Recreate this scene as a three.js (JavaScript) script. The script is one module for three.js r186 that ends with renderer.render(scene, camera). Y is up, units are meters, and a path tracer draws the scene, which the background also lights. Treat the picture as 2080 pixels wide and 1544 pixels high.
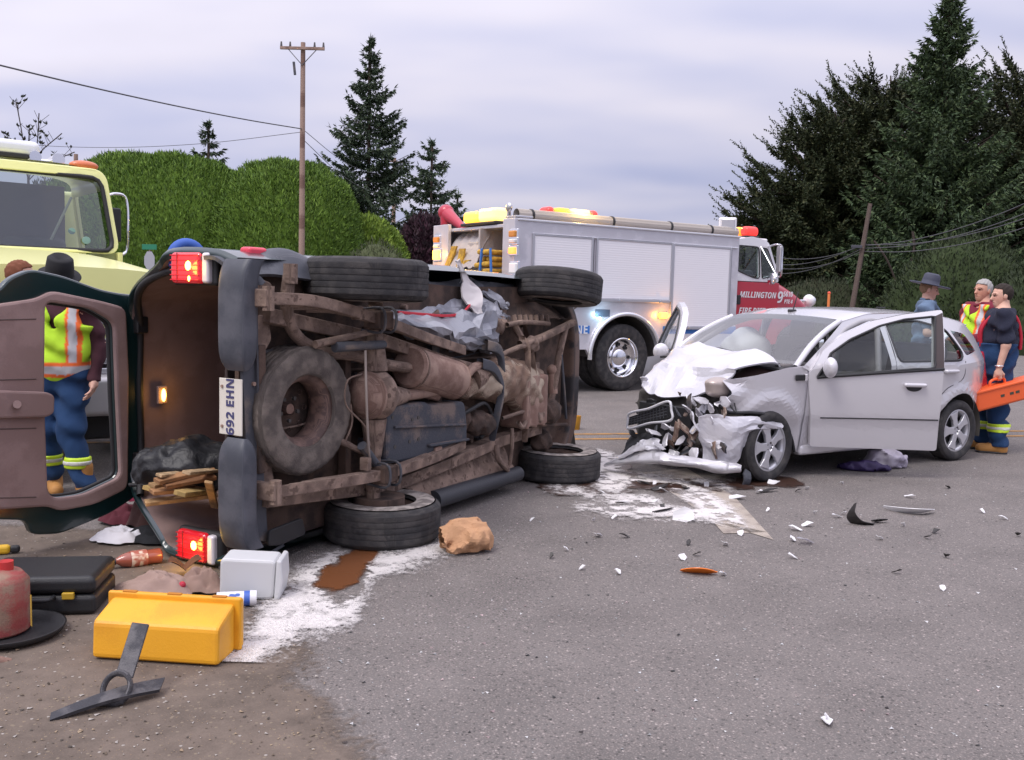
import * as THREE from 'three';
import { mergeGeometries } from 'three/addons/utils/BufferGeometryUtils.js';
import { RoundedBoxGeometry } from 'three/addons/geometries/RoundedBoxGeometry.js';
import { TessellateModifier } from 'three/addons/modifiers/TessellateModifier.js';
import { ConvexGeometry } from 'three/addons/geometries/ConvexGeometry.js';
import { FontLoader } from 'three/addons/loaders/FontLoader.js';
import { TextGeometry } from 'three/addons/geometries/TextGeometry.js';

// ---------- camera, sky, sun, exposure ----------
const FPX = 1900, EYE = 1.45, HORIZON = 600, ROLL = 0.0275;
const scene = new THREE.Scene();
const camera = new THREE.PerspectiveCamera(2 * Math.atan(772 / FPX) * 180 / Math.PI, 2080 / 1544, 0.05, 900);
camera.position.set(0, EYE, 0);
camera.rotation.order = 'YXZ';
camera.rotation.x = -Math.atan((772 - HORIZON) * Math.cos(ROLL) / FPX);
camera.rotation.z = ROLL;
camera.updateMatrixWorld(true);
const renderer = new THREE.WebGLRenderer({ antialias: true });
renderer.setSize(1024, 760);
renderer.toneMapping = THREE.LinearToneMapping;
renderer.toneMappingExposure = 1.32;
renderer.shadowMap.enabled = true;

// ---------- noise ----------
function rng(s) { return () => { s = (s + 0x6D2B79F5) | 0; let t = Math.imul(s ^ (s >>> 15), 1 | s); t = (t + Math.imul(t ^ (t >>> 7), 61 | t)) ^ t; return ((t ^ (t >>> 14)) >>> 0) / 4294967296; }; }
const R0 = rng(77);
const rr = (a, b, r = R0) => a + (b - a) * r();
function h3(x, y, z) { let n = Math.imul(x | 0, 374761393) ^ Math.imul(y | 0, 668265263) ^ Math.imul(z | 0, 1274126177); n = Math.imul(n ^ (n >>> 13), 1274126177); n ^= n >>> 16; return (n >>> 0) / 4294967296; }
const sm = t => t * t * (3 - 2 * t), mix = (a, b, t) => a + (b - a) * t, clamp = (x, a = 0, b = 1) => Math.min(b, Math.max(a, x));
const step = (a, b, x) => sm(clamp((x - a) / (b - a)));
function vn(x, y, z = 0, px = 0, py = 0) {           // value noise, optional period
  const X = Math.floor(x), Y = Math.floor(y), Z = Math.floor(z), fx = sm(x - X), fy = sm(y - Y), fz = sm(z - Z);
  const w = (i, p) => p ? ((i % p) + p) % p : i;
  const c = (i, j, k) => h3(w(X + i, px), w(Y + j, py), Z + k);
  return mix(mix(mix(c(0, 0, 0), c(1, 0, 0), fx), mix(c(0, 1, 0), c(1, 1, 0), fx), fy), mix(mix(c(0, 0, 1), c(1, 0, 1), fx), mix(c(0, 1, 1), c(1, 1, 1), fx), fy), fz);
}
function fbm(x, y, z = 0, o = 4, p = 0) { let s = 0, a = 0.5, n = 0; for (let i = 0; i < o; i++) { s += a * vn(x, y, z + i * 17, p, p); n += a; a /= 2; x *= 2; y *= 2; z *= 2; p *= 2; } return s / n; }

// sky: high overcast in soft streaks
{
  const W = 1024, H = 512, d = new Float32Array(W * H * 4);
  for (let j = 0; j < H; j++) for (let i = 0; i < W; i++) {
    const el = ((j + 0.5) / H - 0.5) * Math.PI, az = ((i + 0.5) / W - 0.5) * 2 * Math.PI;
    const x = Math.cos(el) * Math.cos(az), z = Math.cos(el) * Math.sin(az), y = Math.sin(el);
    const yy = Math.max(y, 0), q = 1 / (yy + 0.16);
    const n = fbm(x * q * 0.9 + 3, z * q * 2.6 + 9, 0, 5), n2 = fbm(x * q * 2.1 + 40, z * q * 6.5 + 3, 2, 4);
    const lum = 0.45 + 0.15 * step(0.0, 0.30, yy) + 0.70 * step(0.2, 1, yy);
    const side = 0.10 * clamp(-x * 1.4, -0.6, 1) * (1 - yy);
    const c = clamp((n - 0.5) * 1.5 + (n2 - 0.5) * 0.55, -0.5, 0.5);
    const L = lum + side + c * 0.19 * (0.55 + yy);
    const blue = clamp(0.48 - c * 1.1 - side * 3 - yy * 0.8, 0, 1);
    const k = (j * W + i) * 4;
    d[k] = L * mix(1.0, 0.81, blue); d[k + 1] = L * mix(0.965, 0.87, blue); d[k + 2] = L * mix(1.13, 1.25, blue); d[k + 3] = 1;
    if (y < 0) { const f = clamp(-y * 12); d[k] = mix(d[k], 0.16, f); d[k + 1] = mix(d[k + 1], 0.15, f); d[k + 2] = mix(d[k + 2], 0.15, f); }
  }
  const t = new THREE.DataTexture(d, W, H, THREE.RGBAFormat, THREE.FloatType);
  t.mapping = THREE.EquirectangularReflectionMapping; t.magFilter = t.minFilter = THREE.LinearFilter; t.needsUpdate = true;
  scene.background = t; scene.environment = t;
}
const sun = new THREE.DirectionalLight(new THREE.Color(1, 0.95, 0.9), 1.5);
sun.position.set(-14, 34, 16); sun.castShadow = true; sun.shadow.radius = 45;
sun.shadow.mapSize.set(2048, 2048);
Object.assign(sun.shadow.camera, { left: -40, right: 40, top: 40, bottom: -40, near: 1, far: 120 });
scene.add(sun);

// ---------- helpers ----------
const V = (x, y, z) => new THREE.Vector3(x, y, z);
function ray(px, py) { return V((px - 1040) / FPX, -(py - 772) / FPX, -1).applyQuaternion(camera.quaternion); }
function G(px, py, h = 0) { const d = ray(px, py), t = (h - EYE) / d.y; return V(d.x * t, h, d.z * t); }           // pixel -> ground (or level h)
function D(px, py, dep) { const d = ray(px, py), t = -dep / d.z; return V(d.x * t, EYE + d.y * t, d.z * t); }      // pixel -> point at a distance ahead
function onPlane(o, px, py, ax, v) {                                                                            // pixel -> plane of an object's own frame
  o.updateWorldMatrix(true, false); const inv = o.matrixWorld.clone().invert();
  const c = camera.position.clone().applyMatrix4(inv), d = ray(px, py).transformDirection(inv), t = (v - c.getComponent(ax)) / d.getComponent(ax);
  return c.addScaledVector(d, t);
}
const used = {};
function nm(n) { const k = used[n] = (used[n] ?? -1) + 1; return k ? n + '_' + String(k).padStart(3, '0') : n; }
function tag(o, label, category, group, kind) { o.userData = { label, category }; if (group) o.userData.group = group; if (kind) { o.userData.kind = kind; if (kind === 'structure') delete o.userData.category; } return o; }
function thing(name, label, category, pos, turn = 0, group) { const o = new THREE.Group(); o.name = nm(name); if (pos) o.position.copy(pos); o.rotation.y = turn; scene.add(o); tag(o, label, category, group); o.updateMatrixWorld(true); return o; }
function boxUV(g) {
  const p = g.attributes.position, n = g.attributes.normal, u = new Float32Array(p.count * 2);
  for (let i = 0; i < p.count; i++) {
    const ax = Math.abs(n.getX(i)), ay = Math.abs(n.getY(i)), az = Math.abs(n.getZ(i));
    if (ay >= ax && ay >= az) { u[2 * i] = p.getX(i); u[2 * i + 1] = p.getZ(i); } else if (ax >= az) { u[2 * i] = p.getZ(i); u[2 * i + 1] = p.getY(i); } else { u[2 * i] = p.getX(i); u[2 * i + 1] = p.getY(i); }
  }
  g.setAttribute('uv', new THREE.BufferAttribute(u, 2)); return g;
}
function prep(g) { const keep = g.userData.uv; if (g.index) g = g.toNonIndexed(); if (!g.attributes.normal) g.computeVertexNormals(); for (const k of Object.keys(g.attributes)) if (!['position', 'normal', 'uv', 'color'].includes(k)) g.deleteAttribute(k); if (!g.attributes.uv || !keep) boxUV(g); g.morphAttributes = {}; return g; }
function join(gs) { gs = gs.flat(Infinity).map(prep); const col = gs.some(g => g.attributes.color); if (col) for (const g of gs) if (!g.attributes.color) g.setAttribute('color', new THREE.BufferAttribute(new Float32Array(g.attributes.position.count * 3).fill(1), 3)); return gs.length > 1 ? mergeGeometries(gs) : gs[0]; }
function part(parent, name, gs, mat, kind) {
  const m = new THREE.Mesh(join(Array.isArray(gs) ? gs : [gs]), mat); m.castShadow = m.receiveShadow = true;
  m.name = parent === scene ? nm(name) : name; if (kind) m.userData.kind = kind; parent.add(m); return m;
}
function solo(name, gs, mat, label, category, group, kind) { const m = part(scene, name, gs, mat); tag(m, label, category, group, kind); return m; }
const mv = (g, x = 0, y = 0, z = 0) => g.translate(x, y, z);
function box(w, h, d, x = 0, y = 0, z = 0, r = 0.01, ry = 0, rx = 0, rz = 0) { const g = r > 0 ? new RoundedBoxGeometry(w, h, d, 2, Math.min(r, w / 2.01, h / 2.01, d / 2.01)) : new THREE.BoxGeometry(w, h, d); if (rx) g.rotateX(rx); if (rz) g.rotateZ(rz); if (ry) g.rotateY(ry); return g.translate(x, y, z); }
function cyl(a, b, r1, r2 = r1, seg = 16, open = false) { a = a.isVector3 ? a : V(...a); b = b.isVector3 ? b : V(...b); const d = b.clone().sub(a), g = new THREE.CylinderGeometry(r2, r1, d.length(), seg, 1, open); g.applyQuaternion(new THREE.Quaternion().setFromUnitVectors(V(0, 1, 0), d.normalize())); const m = a.clone().add(b).multiplyScalar(0.5); return g.translate(m.x, m.y, m.z); }
function beam(a, b, w, h, up = V(0, 1, 0), r = 0.006) { a = a.isVector3 ? a : V(...a); b = b.isVector3 ? b : V(...b); const d = b.clone().sub(a), L = d.length(), g = new RoundedBoxGeometry(L, h, w, 1, Math.min(r, w / 2.1, h / 2.1)); const x = d.normalize(), z = V().crossVectors(x, up).normalize(), y = V().crossVectors(z, x); g.applyMatrix4(new THREE.Matrix4().makeBasis(x, y, z)); const m = a.clone().add(b).multiplyScalar(0.5); return g.translate(m.x, m.y, m.z); }
function tube(pts, r, seg = 24, rad = 8, closed = false) { pts = pts.map(p => p.isVector3 ? p : V(...p)); return new THREE.TubeGeometry(new THREE.CatmullRomCurve3(pts, closed, 'centripetal'), seg, r, rad, closed); }
function ball(r, x, y, z, sx = 1, sy = 1, sz = 1, seg = 16) { return new THREE.SphereGeometry(r, seg, Math.max(6, seg * 0.7 | 0)).scale(sx, sy, sz).translate(x, y, z); }
function lathe(pts, seg = 48) { return new THREE.LatheGeometry(pts.map(p => new THREE.Vector2(p[0], p[1])), seg); }
function shape(pts, holes = []) { const s = new THREE.Shape(pts.map(p => new THREE.Vector2(p[0] ?? p.x, p[1] ?? p.y))); for (const h of holes) s.holes.push(new THREE.Path(h.map(p => new THREE.Vector2(p[0] ?? p.x, p[1] ?? p.y)))); return s; }
function plate(pts, depth, holes = [], bevel = 0.004) { const s = pts.holes ? pts : shape(pts, holes); return new THREE.ExtrudeGeometry(s, { depth: Math.max(1e-4, depth - 2 * bevel), bevelEnabled: bevel > 0, bevelThickness: bevel, bevelSize: bevel, bevelOffset: -bevel, bevelSegments: 2, curveSegments: 12 }).translate(0, 0, bevel); }
function rounded(pts, r = 0.05, n = 4) {               // round the corners of a polygon
  const out = [], N = pts.length;
  for (let i = 0; i < N; i++) { const p = pts[i], a = pts[(i + N - 1) % N], b = pts[(i + 1) % N]; const P = V(p[0] ?? p.x, p[1] ?? p.y, 0), A = V(a[0] ?? a.x, a[1] ?? a.y, 0), B = V(b[0] ?? b.x, b[1] ?? b.y, 0); const la = Math.min(r, P.distanceTo(A) / 2.1), lb = Math.min(r, P.distanceTo(B) / 2.1); const s = P.clone().lerp(A, la / P.distanceTo(A)), e = P.clone().lerp(B, lb / P.distanceTo(B)); for (let k = 0; k <= n; k++) { const t = k / n; out.push([(1 - t) ** 2 * s.x + 2 * t * (1 - t) * P.x + t * t * e.x, (1 - t) ** 2 * s.y + 2 * t * (1 - t) * P.y + t * t * e.y]); } }
  return out;
}
function sheet(f, nu, nv, thick = 0) {                 // f(u,v) -> Vector3; a skin, with thickness if asked
  const P = [], idx = [];
  for (let j = 0; j <= nv; j++) for (let i = 0; i <= nu; i++) { const p = f(i / nu, j / nv); P.push(p.x, p.y, p.z); }
  for (let j = 0; j < nv; j++) for (let i = 0; i < nu; i++) { const a = j * (nu + 1) + i, b = a + 1, c = a + nu + 1, e = c + 1; idx.push(a, b, e, a, e, c); }
  let g = new THREE.BufferGeometry(); g.setAttribute('position', new THREE.Float32BufferAttribute(P, 3)); g.setIndex(idx); g.computeVertexNormals();
  if (thick) {
    const n = g.attributes.normal, N = P.length / 3, Q = P.slice(); for (let i = 0; i < N; i++) Q.push(P[3 * i] - n.getX(i) * thick, P[3 * i + 1] - n.getY(i) * thick, P[3 * i + 2] - n.getZ(i) * thick);
    const I = idx.slice(); for (let k = 0; k < idx.length; k += 3) I.push(idx[k] + N, idx[k + 2] + N, idx[k + 1] + N);
    const edge = []; for (let i = 0; i <= nu; i++) edge.push(i); for (let j = 1; j <= nv; j++) edge.push(j * (nu + 1) + nu); for (let i = nu - 1; i >= 0; i--) edge.push(nv * (nu + 1) + i); for (let j = nv - 1; j > 0; j--) edge.push(j * (nu + 1));
    g = new THREE.BufferGeometry(); g.setAttribute('position', new THREE.Float32BufferAttribute(Q, 3)); g.setIndex(I); g.computeVertexNormals(); g = g.toNonIndexed();
    const E = []; for (let k = 0; k < edge.length; k++) { const a = edge[k], b = edge[(k + 1) % edge.length]; for (const q of [a, a + N, b + N, a, b + N, b]) E.push(Q[3 * q], Q[3 * q + 1], Q[3 * q + 2]); }
    const e = new THREE.BufferGeometry(); e.setAttribute('position', new THREE.Float32BufferAttribute(E, 3)); e.computeVertexNormals();
    return mergeGeometries([g, e]);
  }
  return g;
}
function fan(g, f) { const p = g.attributes.position; for (let i = 0; i < p.count; i++) { const v = f(V(p.getX(i), p.getY(i), p.getZ(i))); p.setXYZ(i, v.x, v.y, v.z); } g.computeVertexNormals(); return g; }
const tess = (g, e, it = 6) => new TessellateModifier(e, it).modify(g.index ? g.toNonIndexed() : g);
// closed surface of a distance field (surface nets)
function blob(f, lo, hi, cell, col) {
  const n = [0, 1, 2].map(k => Math.ceil((hi[k] - lo[k]) / cell) + 1), [nx, ny, nz] = n, F = new Float32Array(nx * ny * nz);
  const at = (i, j, k) => i + nx * (j + ny * k);
  for (let k = 0; k < nz; k++) for (let j = 0; j < ny; j++) for (let i = 0; i < nx; i++) F[at(i, j, k)] = f(lo[0] + i * cell, lo[1] + j * cell, lo[2] + k * cell);
  const vid = new Int32Array(nx * ny * nz).fill(-1), P = [], I = [];
  const E = [[0, 1], [2, 3], [4, 5], [6, 7], [0, 2], [1, 3], [4, 6], [5, 7], [0, 4], [1, 5], [2, 6], [3, 7]];
  for (let k = 0; k < nz - 1; k++) for (let j = 0; j < ny - 1; j++) for (let i = 0; i < nx - 1; i++) {
    const v = []; let m = 0; for (let c = 0; c < 8; c++) { v[c] = F[at(i + (c & 1), j + (c >> 1 & 1), k + (c >> 2))]; if (v[c] < 0) m++; }
    if (m === 0 || m === 8) continue;
    let x = 0, y = 0, z = 0, q = 0; for (const [a, b] of E) if ((v[a] < 0) !== (v[b] < 0)) { const t = v[a] / (v[a] - v[b]); x += mix(a & 1, b & 1, t); y += mix(a >> 1 & 1, b >> 1 & 1, t); z += mix(a >> 2, b >> 2, t); q++; }
    vid[at(i, j, k)] = P.length / 3; P.push(lo[0] + (i + x / q) * cell, lo[1] + (j + y / q) * cell, lo[2] + (k + z / q) * cell);
  }
  const quad = (a, b, c, d, flip) => { if (Math.min(a, b, c, d) < 0) return; if (flip) I.push(a, c, b, a, d, c); else I.push(a, b, c, a, c, d); };
  for (let k = 1; k < nz - 1; k++) for (let j = 1; j < ny - 1; j++) for (let i = 1; i < nx - 1; i++) {
    const s = F[at(i, j, k)] < 0;
    if (s !== F[at(i + 1, j, k)] < 0) quad(vid[at(i, j - 1, k - 1)], vid[at(i, j, k - 1)], vid[at(i, j, k)], vid[at(i, j - 1, k)], !s);
    if (s !== F[at(i, j + 1, k)] < 0) quad(vid[at(i - 1, j, k - 1)], vid[at(i - 1, j, k)], vid[at(i, j, k)], vid[at(i, j, k - 1)], !s);
    if (s !== F[at(i, j, k + 1)] < 0) quad(vid[at(i - 1, j - 1, k)], vid[at(i, j - 1, k)], vid[at(i, j, k)], vid[at(i - 1, j, k)], !s);
  }
  const g = new THREE.BufferGeometry(); g.setAttribute('position', new THREE.Float32BufferAttribute(P, 3)); g.setIndex(I); g.computeVertexNormals();
  if (col) { const C = new Float32Array(P.length); for (let i = 0; i < P.length; i += 3) { const c = col(P[i], P[i + 1], P[i + 2]); C[i] = c[0]; C[i + 1] = c[1]; C[i + 2] = c[2]; } g.setAttribute('color', new THREE.BufferAttribute(C, 3)); }
  return g;
}
const smin = (a, b, k) => { const h = clamp(0.5 + 0.5 * (b - a) / k); return mix(b, a, h) - k * h * (1 - h); };
function cap(x, y, z, a, b, r1, r2) { const bx = b[0] - a[0], by = b[1] - a[1], bz = b[2] - a[2], px = x - a[0], py = y - a[1], pz = z - a[2]; const h = clamp((px * bx + py * by + pz * bz) / (bx * bx + by * by + bz * bz + 1e-9)); return Math.hypot(px - bx * h, py - by * h, pz - bz * h) - mix(r1, r2, h); }
const ell = (x, y, z, c, r) => { const a = (x - c[0]) / r[0], b = (y - c[1]) / r[1], d = (z - c[2]) / r[2], k = Math.hypot(a, b, d); return (k - 1) * Math.min(...r); };

// ---------- textures and materials ----------
function tex(size, f, srgb = true) {
  const d = new Uint8Array(size * size * 4);
  for (let j = 0; j < size; j++) for (let i = 0; i < size; i++) { const c = f(i / size, j / size, i, j), k = (j * size + i) * 4; const a = Array.isArray(c) ? c : [c, c, c]; for (let q = 0; q < 3; q++) d[k + q] = clamp(a[q]) * 255; d[k + 3] = (a[3] === undefined ? 1 : clamp(a[3])) * 255; }
  const t = new THREE.DataTexture(d, size, size); t.wrapS = t.wrapT = THREE.RepeatWrapping; t.magFilter = THREE.LinearFilter; t.minFilter = THREE.LinearMipmapLinearFilter; t.generateMipmaps = true; if (srgb) t.colorSpace = THREE.SRGBColorSpace; t.needsUpdate = true; return t;
}
const rep = (t, m) => { const c = t.clone(); c.repeat.set(1 / m, 1 / m); c.needsUpdate = true; return c; };
const T = {
  soft: tex(256, (u, v) => fbm(u * 8, v * 8, 0, 5, 8), false),
  fine: tex(256, (u, v) => 0.5 * fbm(u * 64, v * 64, 3, 2, 64) + 0.5 * fbm(u * 16, v * 16, 1, 3, 16), false),
  weave: tex(128, (u, v) => 0.5 + 0.25 * Math.sin(u * 201) * Math.sin(v * 201) + 0.3 * (fbm(u * 8, v * 8, 5, 4, 8) - 0.5), false),
};
const lin = (r, g, b) => new THREE.Color().setRGB(r, g, b);
// a colour map of one material: mottled between two colours by grainy noise, in linear values
function mottle(a, b, { f = 6, o = 5, lo = 0.35, hi = 0.65, size = 256, c = null, z = 0 } = {}) {
  const s = x => x <= 0.0031308 ? x * 12.92 : 1.055 * Math.pow(x, 1 / 2.4) - 0.055;
  return tex(size, (u, v) => { const n = step(lo, hi, fbm(u * f, v * f, z, o, f) + 0.10 * (vn(u * 128, v * 128, 7, 128, 128) - 0.5)); let k = [0, 1, 2].map(q => mix(a[q], b[q], n)); if (c) { const m = step(0.62, 0.72, fbm(u * f * 2, v * f * 2, z + 50, 4, f * 2)); k = k.map((x, q) => mix(x, c[q], m)); } return k.map(s); });
}
function mat(c, o = {}) { const { m = 0, r = 0.6, bump, bs = 0.002, bm = 0.3, map, mm = 1, rmap, phys, ...rest } = o; const K = new (phys ? THREE.MeshPhysicalMaterial : THREE.MeshStandardMaterial)({ color: Array.isArray(c) ? lin(...c) : c, metalness: m, roughness: r, side: THREE.DoubleSide, ...(phys || {}), ...rest }); if (bump) { K.bumpMap = rep(bump, bm); K.bumpScale = bs; } if (map) { K.map = rep(map, mm); K.color.set(1, 1, 1); } if (rmap) K.roughnessMap = rep(rmap, mm); return K; }
const glow = (c, k, base = [0.5, 0.1, 0.05]) => new THREE.MeshStandardMaterial({ color: lin(...base), emissive: lin(...c), emissiveIntensity: k, roughness: 0.3 });
const K = {
  rubber: mat([0.022, 0.022, 0.024], { r: 0.82, bump: T.fine, bs: 0.002, bm: 0.15, map: mottle([0.026, 0.025, 0.027], [0.062, 0.057, 0.055], { f: 9, lo: 0.25, hi: 0.8 }), mm: 0.5 }),
  rubberDust: mat([0.1, 0.08, 0.07], { r: 0.95, bump: T.fine, bs: 0.004, bm: 0.15, map: mottle([0.088, 0.073, 0.065], [0.19, 0.158, 0.135], { f: 9, lo: 0.2, hi: 0.8 }), mm: 0.5 }),
  black: mat([0.018, 0.018, 0.02], { r: 0.55, bump: T.fine, bs: 0.0006, bm: 0.1 }),
  dark: mat([0.085, 0.078, 0.072], { r: 0.93, bump: T.fine, bs: 0.002, bm: 0.2 }),
  chrome: mat([0.85, 0.85, 0.87], { m: 1, r: 0.12 }),
  alu: mat([0.55, 0.55, 0.58], { m: 0.85, r: 0.38, bump: T.soft, bs: 0.0006, bm: 0.6 }),
  glass: new THREE.MeshPhysicalMaterial({ color: lin(0.86, 0.92, 0.9), roughness: 0.03, transmission: 1, thickness: 0, ior: 1.5, side: THREE.DoubleSide }),
  white: mat([0.72, 0.72, 0.74], { r: 0.35 }),
  grime: mat([0.1, 0.07, 0.05], { r: 0.92, bump: T.fine, bs: 0.003, bm: 0.2, map: mottle([0.145, 0.10, 0.08], [0.29, 0.205, 0.16], { f: 9, lo: 0.25, hi: 0.75, c: [0.12, 0.08, 0.062] }), mm: 0.6 }),
  grimeDark: mat([0.05, 0.04, 0.03], { r: 0.93, bump: T.fine, bs: 0.003, bm: 0.2, map: mottle([0.045, 0.031, 0.026], [0.115, 0.074, 0.056], { f: 9, lo: 0.25, hi: 0.75, z: 9 }), mm: 0.7 }),
  rust: mat([0.2, 0.12, 0.09], { r: 0.9, bump: T.fine, bs: 0.002, bm: 0.15, map: mottle([0.21, 0.125, 0.098], [0.35, 0.24, 0.19], { f: 8, lo: 0.25, hi: 0.75, z: 3 }), mm: 0.6 }),
  steel: mat([0.2, 0.2, 0.2], { r: 0.7, m: 0.2, bump: T.fine, bs: 0.002, bm: 0.2, map: mottle([0.075, 0.08, 0.095], [0.21, 0.17, 0.145], { f: 4, lo: 0.4, hi: 0.75, z: 21 }), mm: 0.5 }),
  skin: mat([0.62, 0.36, 0.27], { r: 0.55, bump: T.fine, bs: 0.0008, bm: 0.05 }),
};

// ---------- ground, road, shoulder ----------
function groundSheet(name, pts, y, m, label, kind = 'structure', e = 1.2) {
  const g = tess(new THREE.ShapeGeometry(shape(pts.map(p => [p.x ?? p[0], -(p.z ?? p[1])]))), e, 7); g.rotateX(-Math.PI / 2); g.translate(0, y, 0);
  const o = solo(name, g, m, label, null, null, kind); o.castShadow = false; return o;
}
{
  const s = x => x <= 0.0031308 ? x * 12.92 : 1.055 * Math.pow(x, 1 / 2.4) - 0.055;
  const stone = (u, v, n, z) => { const X = u * n, Y = v * n, ix = Math.floor(X), iy = Math.floor(Y); let b = 9, id = 0; for (let j = -1; j <= 1; j++) for (let i = -1; i <= 1; i++) { const a = ((ix + i) % n + n) % n, c = ((iy + j) % n + n) % n; const dx = ix + i + h3(a, c, z) - X, dy = iy + j + h3(a, c, z + 1) - Y, q = dx * dx + dy * dy; if (q < b) { b = q; id = h3(a, c, z + 2); } } return [Math.sqrt(b), id]; };
  const asphalt = tex(1024, (u, v) => { const [d, id] = stone(u, v, 150, 3), [d2, id2] = stone(u, v, 330, 8); const big = fbm(u * 5, v * 5, 2, 4, 5); let L = 0.118 + 0.09 * Math.pow(id, 2.2) * step(0.62, 0.30, d) + 0.05 * id2 * step(0.6, 0.2, d2) + 0.05 * (big - 0.5); if (id > 0.98) L += 0.10; if (id2 > 0.99) L += 0.10; if (id < 0.05) L *= 0.65; const w = id * 0.05; return [s(L * (1.09 + w)), s(L * 0.995), s(L * (0.94 - w * 0.3))]; });
  const asphaltB = tex(1024, (u, v) => { const [d, id] = stone(u, v, 150, 3), [d2] = stone(u, v, 330, 8); return 0.35 + 0.5 * id * step(0.65, 0.25, d) - 0.2 * step(0.2, 0.6, d2); }, false);
  const road = mat([1, 1, 1], { r: 0.93, map: asphalt, mm: 1.3, bump: asphaltB, bs: 0.004, bm: 1.3 });
  const dirtT = tex(1024, (u, v) => { const [d, id] = stone(u, v, 90, 31), [d2, id2] = stone(u, v, 300, 38); const n = fbm(u * 6, v * 6, 12, 6, 6), n2 = fbm(u * 24, v * 24, 13, 4, 24); let L = 0.062 + 0.055 * n + 0.05 * (n2 - 0.4) + 0.018 * id2; let c = [L * 1.28, L, L * 0.80]; if (id > 0.93 && d < 0.35) c = id > 0.985 ? [0.33, 0.30, 0.27] : [0.19, 0.15, 0.11]; if (id2 > 0.985 && d2 < 0.4) c = [0.28, 0.2, 0.12]; return c.map(s); });
  const dirt = mat([1, 1, 1], { r: 0.97, map: dirtT, mm: 1.4, bump: dirtT, bs: 0.012, bm: 1.4 });
  const grass = mat([1, 1, 1], { r: 0.97, map: mottle([0.035, 0.05, 0.018], [0.09, 0.085, 0.035], { f: 8 }), mm: 7, bump: T.fine, bs: 0.06, bm: 3 });
  groundSheet('ground', [[-500, 30], [500, 30], [500, -600], [-500, -600]], -0.03, grass, 'grassy verge and fields reaching to the horizon', 'structure', 60);
  // the crossing of two asphalt roads
  const rd = groundSheet('road', [[-30, 20], [30, 20], [34, -9], [46, -22], [46, -34], [20, -33], [-6, -31], [-30, -29], [-40, -12]], 0, road, 'grey coarse asphalt road strewn with wreckage', 'structure', 1.6);
  { // dirt and gravel washed over the edge of the asphalt: a grainy, ragged border
    const edge = new THREE.CatmullRomCurve3([G(735, 1640), G(690, 1540), G(640, 1440), G(575, 1340), G(500, 1240), G(430, 1165), G(330, 1110), G(180, 1075), G(-200, 1070), G(-900, 1080)]).getPoints(70), poly = [...edge, V(-9, 0, -1.6), V(-4, 0, 1), V(0.6, 0, 1)], x0 = -9, x1 = 0.9, z0 = -7.4, z1 = 0.6;
    const a = tex(1024, (u, v) => { const x = mix(x0, x1, u), z = mix(z0, z1, v); let inn = false, d = 9; for (let i = 0, j = poly.length - 1; i < poly.length; j = i++) { const p = poly[i], q = poly[j]; if ((p.z > z) !== (q.z > z) && x < (q.x - p.x) * (z - p.z) / (q.z - p.z) + p.x) inn = !inn; } for (const p of edge) d = Math.min(d, (p.x - x) ** 2 + (p.z - z) ** 2); d = Math.sqrt(d) * (inn ? 1 : -1); const e = d + (fbm(x * 3, z * 3, 5, 4) - 0.5) * 0.34; return clamp(step(-0.16, 0.12, e) * 1.5 + step(0.6, 0.8, vn(x * 70, z * 70, 3)) * step(-0.3, 0.05, e) * 0.6 - 0.25) * (e > 0.16 ? 1 : step(0.3, 0.55, fbm(x * 45, z * 45, 2, 3) + clamp(e * 1.6 + 0.16, -0.2, 0.4))); }, false);
    a.wrapS = a.wrapT = THREE.ClampToEdgeWrapping; a.repeat.set(1 / (x1 - x0), 1 / (z1 - z0)); a.offset.set(-x0 / (x1 - x0), -z0 / (z1 - z0)); dirt.alphaMap = a; dirt.transparent = true;
    const g = new THREE.PlaneGeometry(x1 - x0, z1 - z0, 6, 6).rotateX(-Math.PI / 2).translate((x0 + x1) / 2, 0.004, (z0 + z1) / 2); solo('dirt_shoulder', g, dirt, 'brown dirt and gravel shoulder beside the asphalt', null, null, 'structure').castShadow = false;
  }
  // double yellow centre line, pale worn stop bar
  const paint = (a, b, w, c, name, label, y = 0.004) => { const d = b.clone().sub(a).normalize(), n = V(-d.z, 0, d.x).multiplyScalar(w / 2), L = a.distanceTo(b), N = Math.ceil(L / 0.25), up = [], dn = []; for (let i = 0; i <= N; i++) { const p = a.clone().lerp(b, i / N), e = 0.012; up.push(p.clone().add(n).addScaledVector(n, (h3(i, 1, 9) - 0.5) * e / w)); dn.unshift(p.clone().sub(n).addScaledVector(n, (h3(i, 2, 9) - 0.5) * e / w)); } return groundSheet(name, [...up, ...dn], y, c, label, 'structure', 0.6); };
  const yel = mat([1, 1, 1], { r: 0.85, map: mottle([0.36, 0.19, 0.06], [0.2, 0.14, 0.09], { f: 10, lo: 0.4, hi: 0.75 }), mm: 0.8, bump: asphaltB, bs: 0.005, bm: 1.3 });
  const yd = V(0.862, 0, -0.507);
  for (const [px, py] of [[1240, 882], [1240, 892]]) { const c = G(px, py), d = G(px + 70, py - 1).sub(G(px - 70, py)).normalize(); paint(c.clone().addScaledVector(d, -14), c.clone().addScaledVector(d, 14), 0.1, yel, 'centre_line', py < 890 ? 'far stripe of the double yellow centre line' : 'near stripe of the double yellow centre line'); }
  const bar = mat([1, 1, 1], { r: 0.85, map: mottle([0.40, 0.345, 0.29], [0.24, 0.20, 0.175], { f: 9, lo: 0.45, hi: 0.8 }), mm: 1, bump: asphaltB, bs: 0.005, bm: 1.3 });
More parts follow.
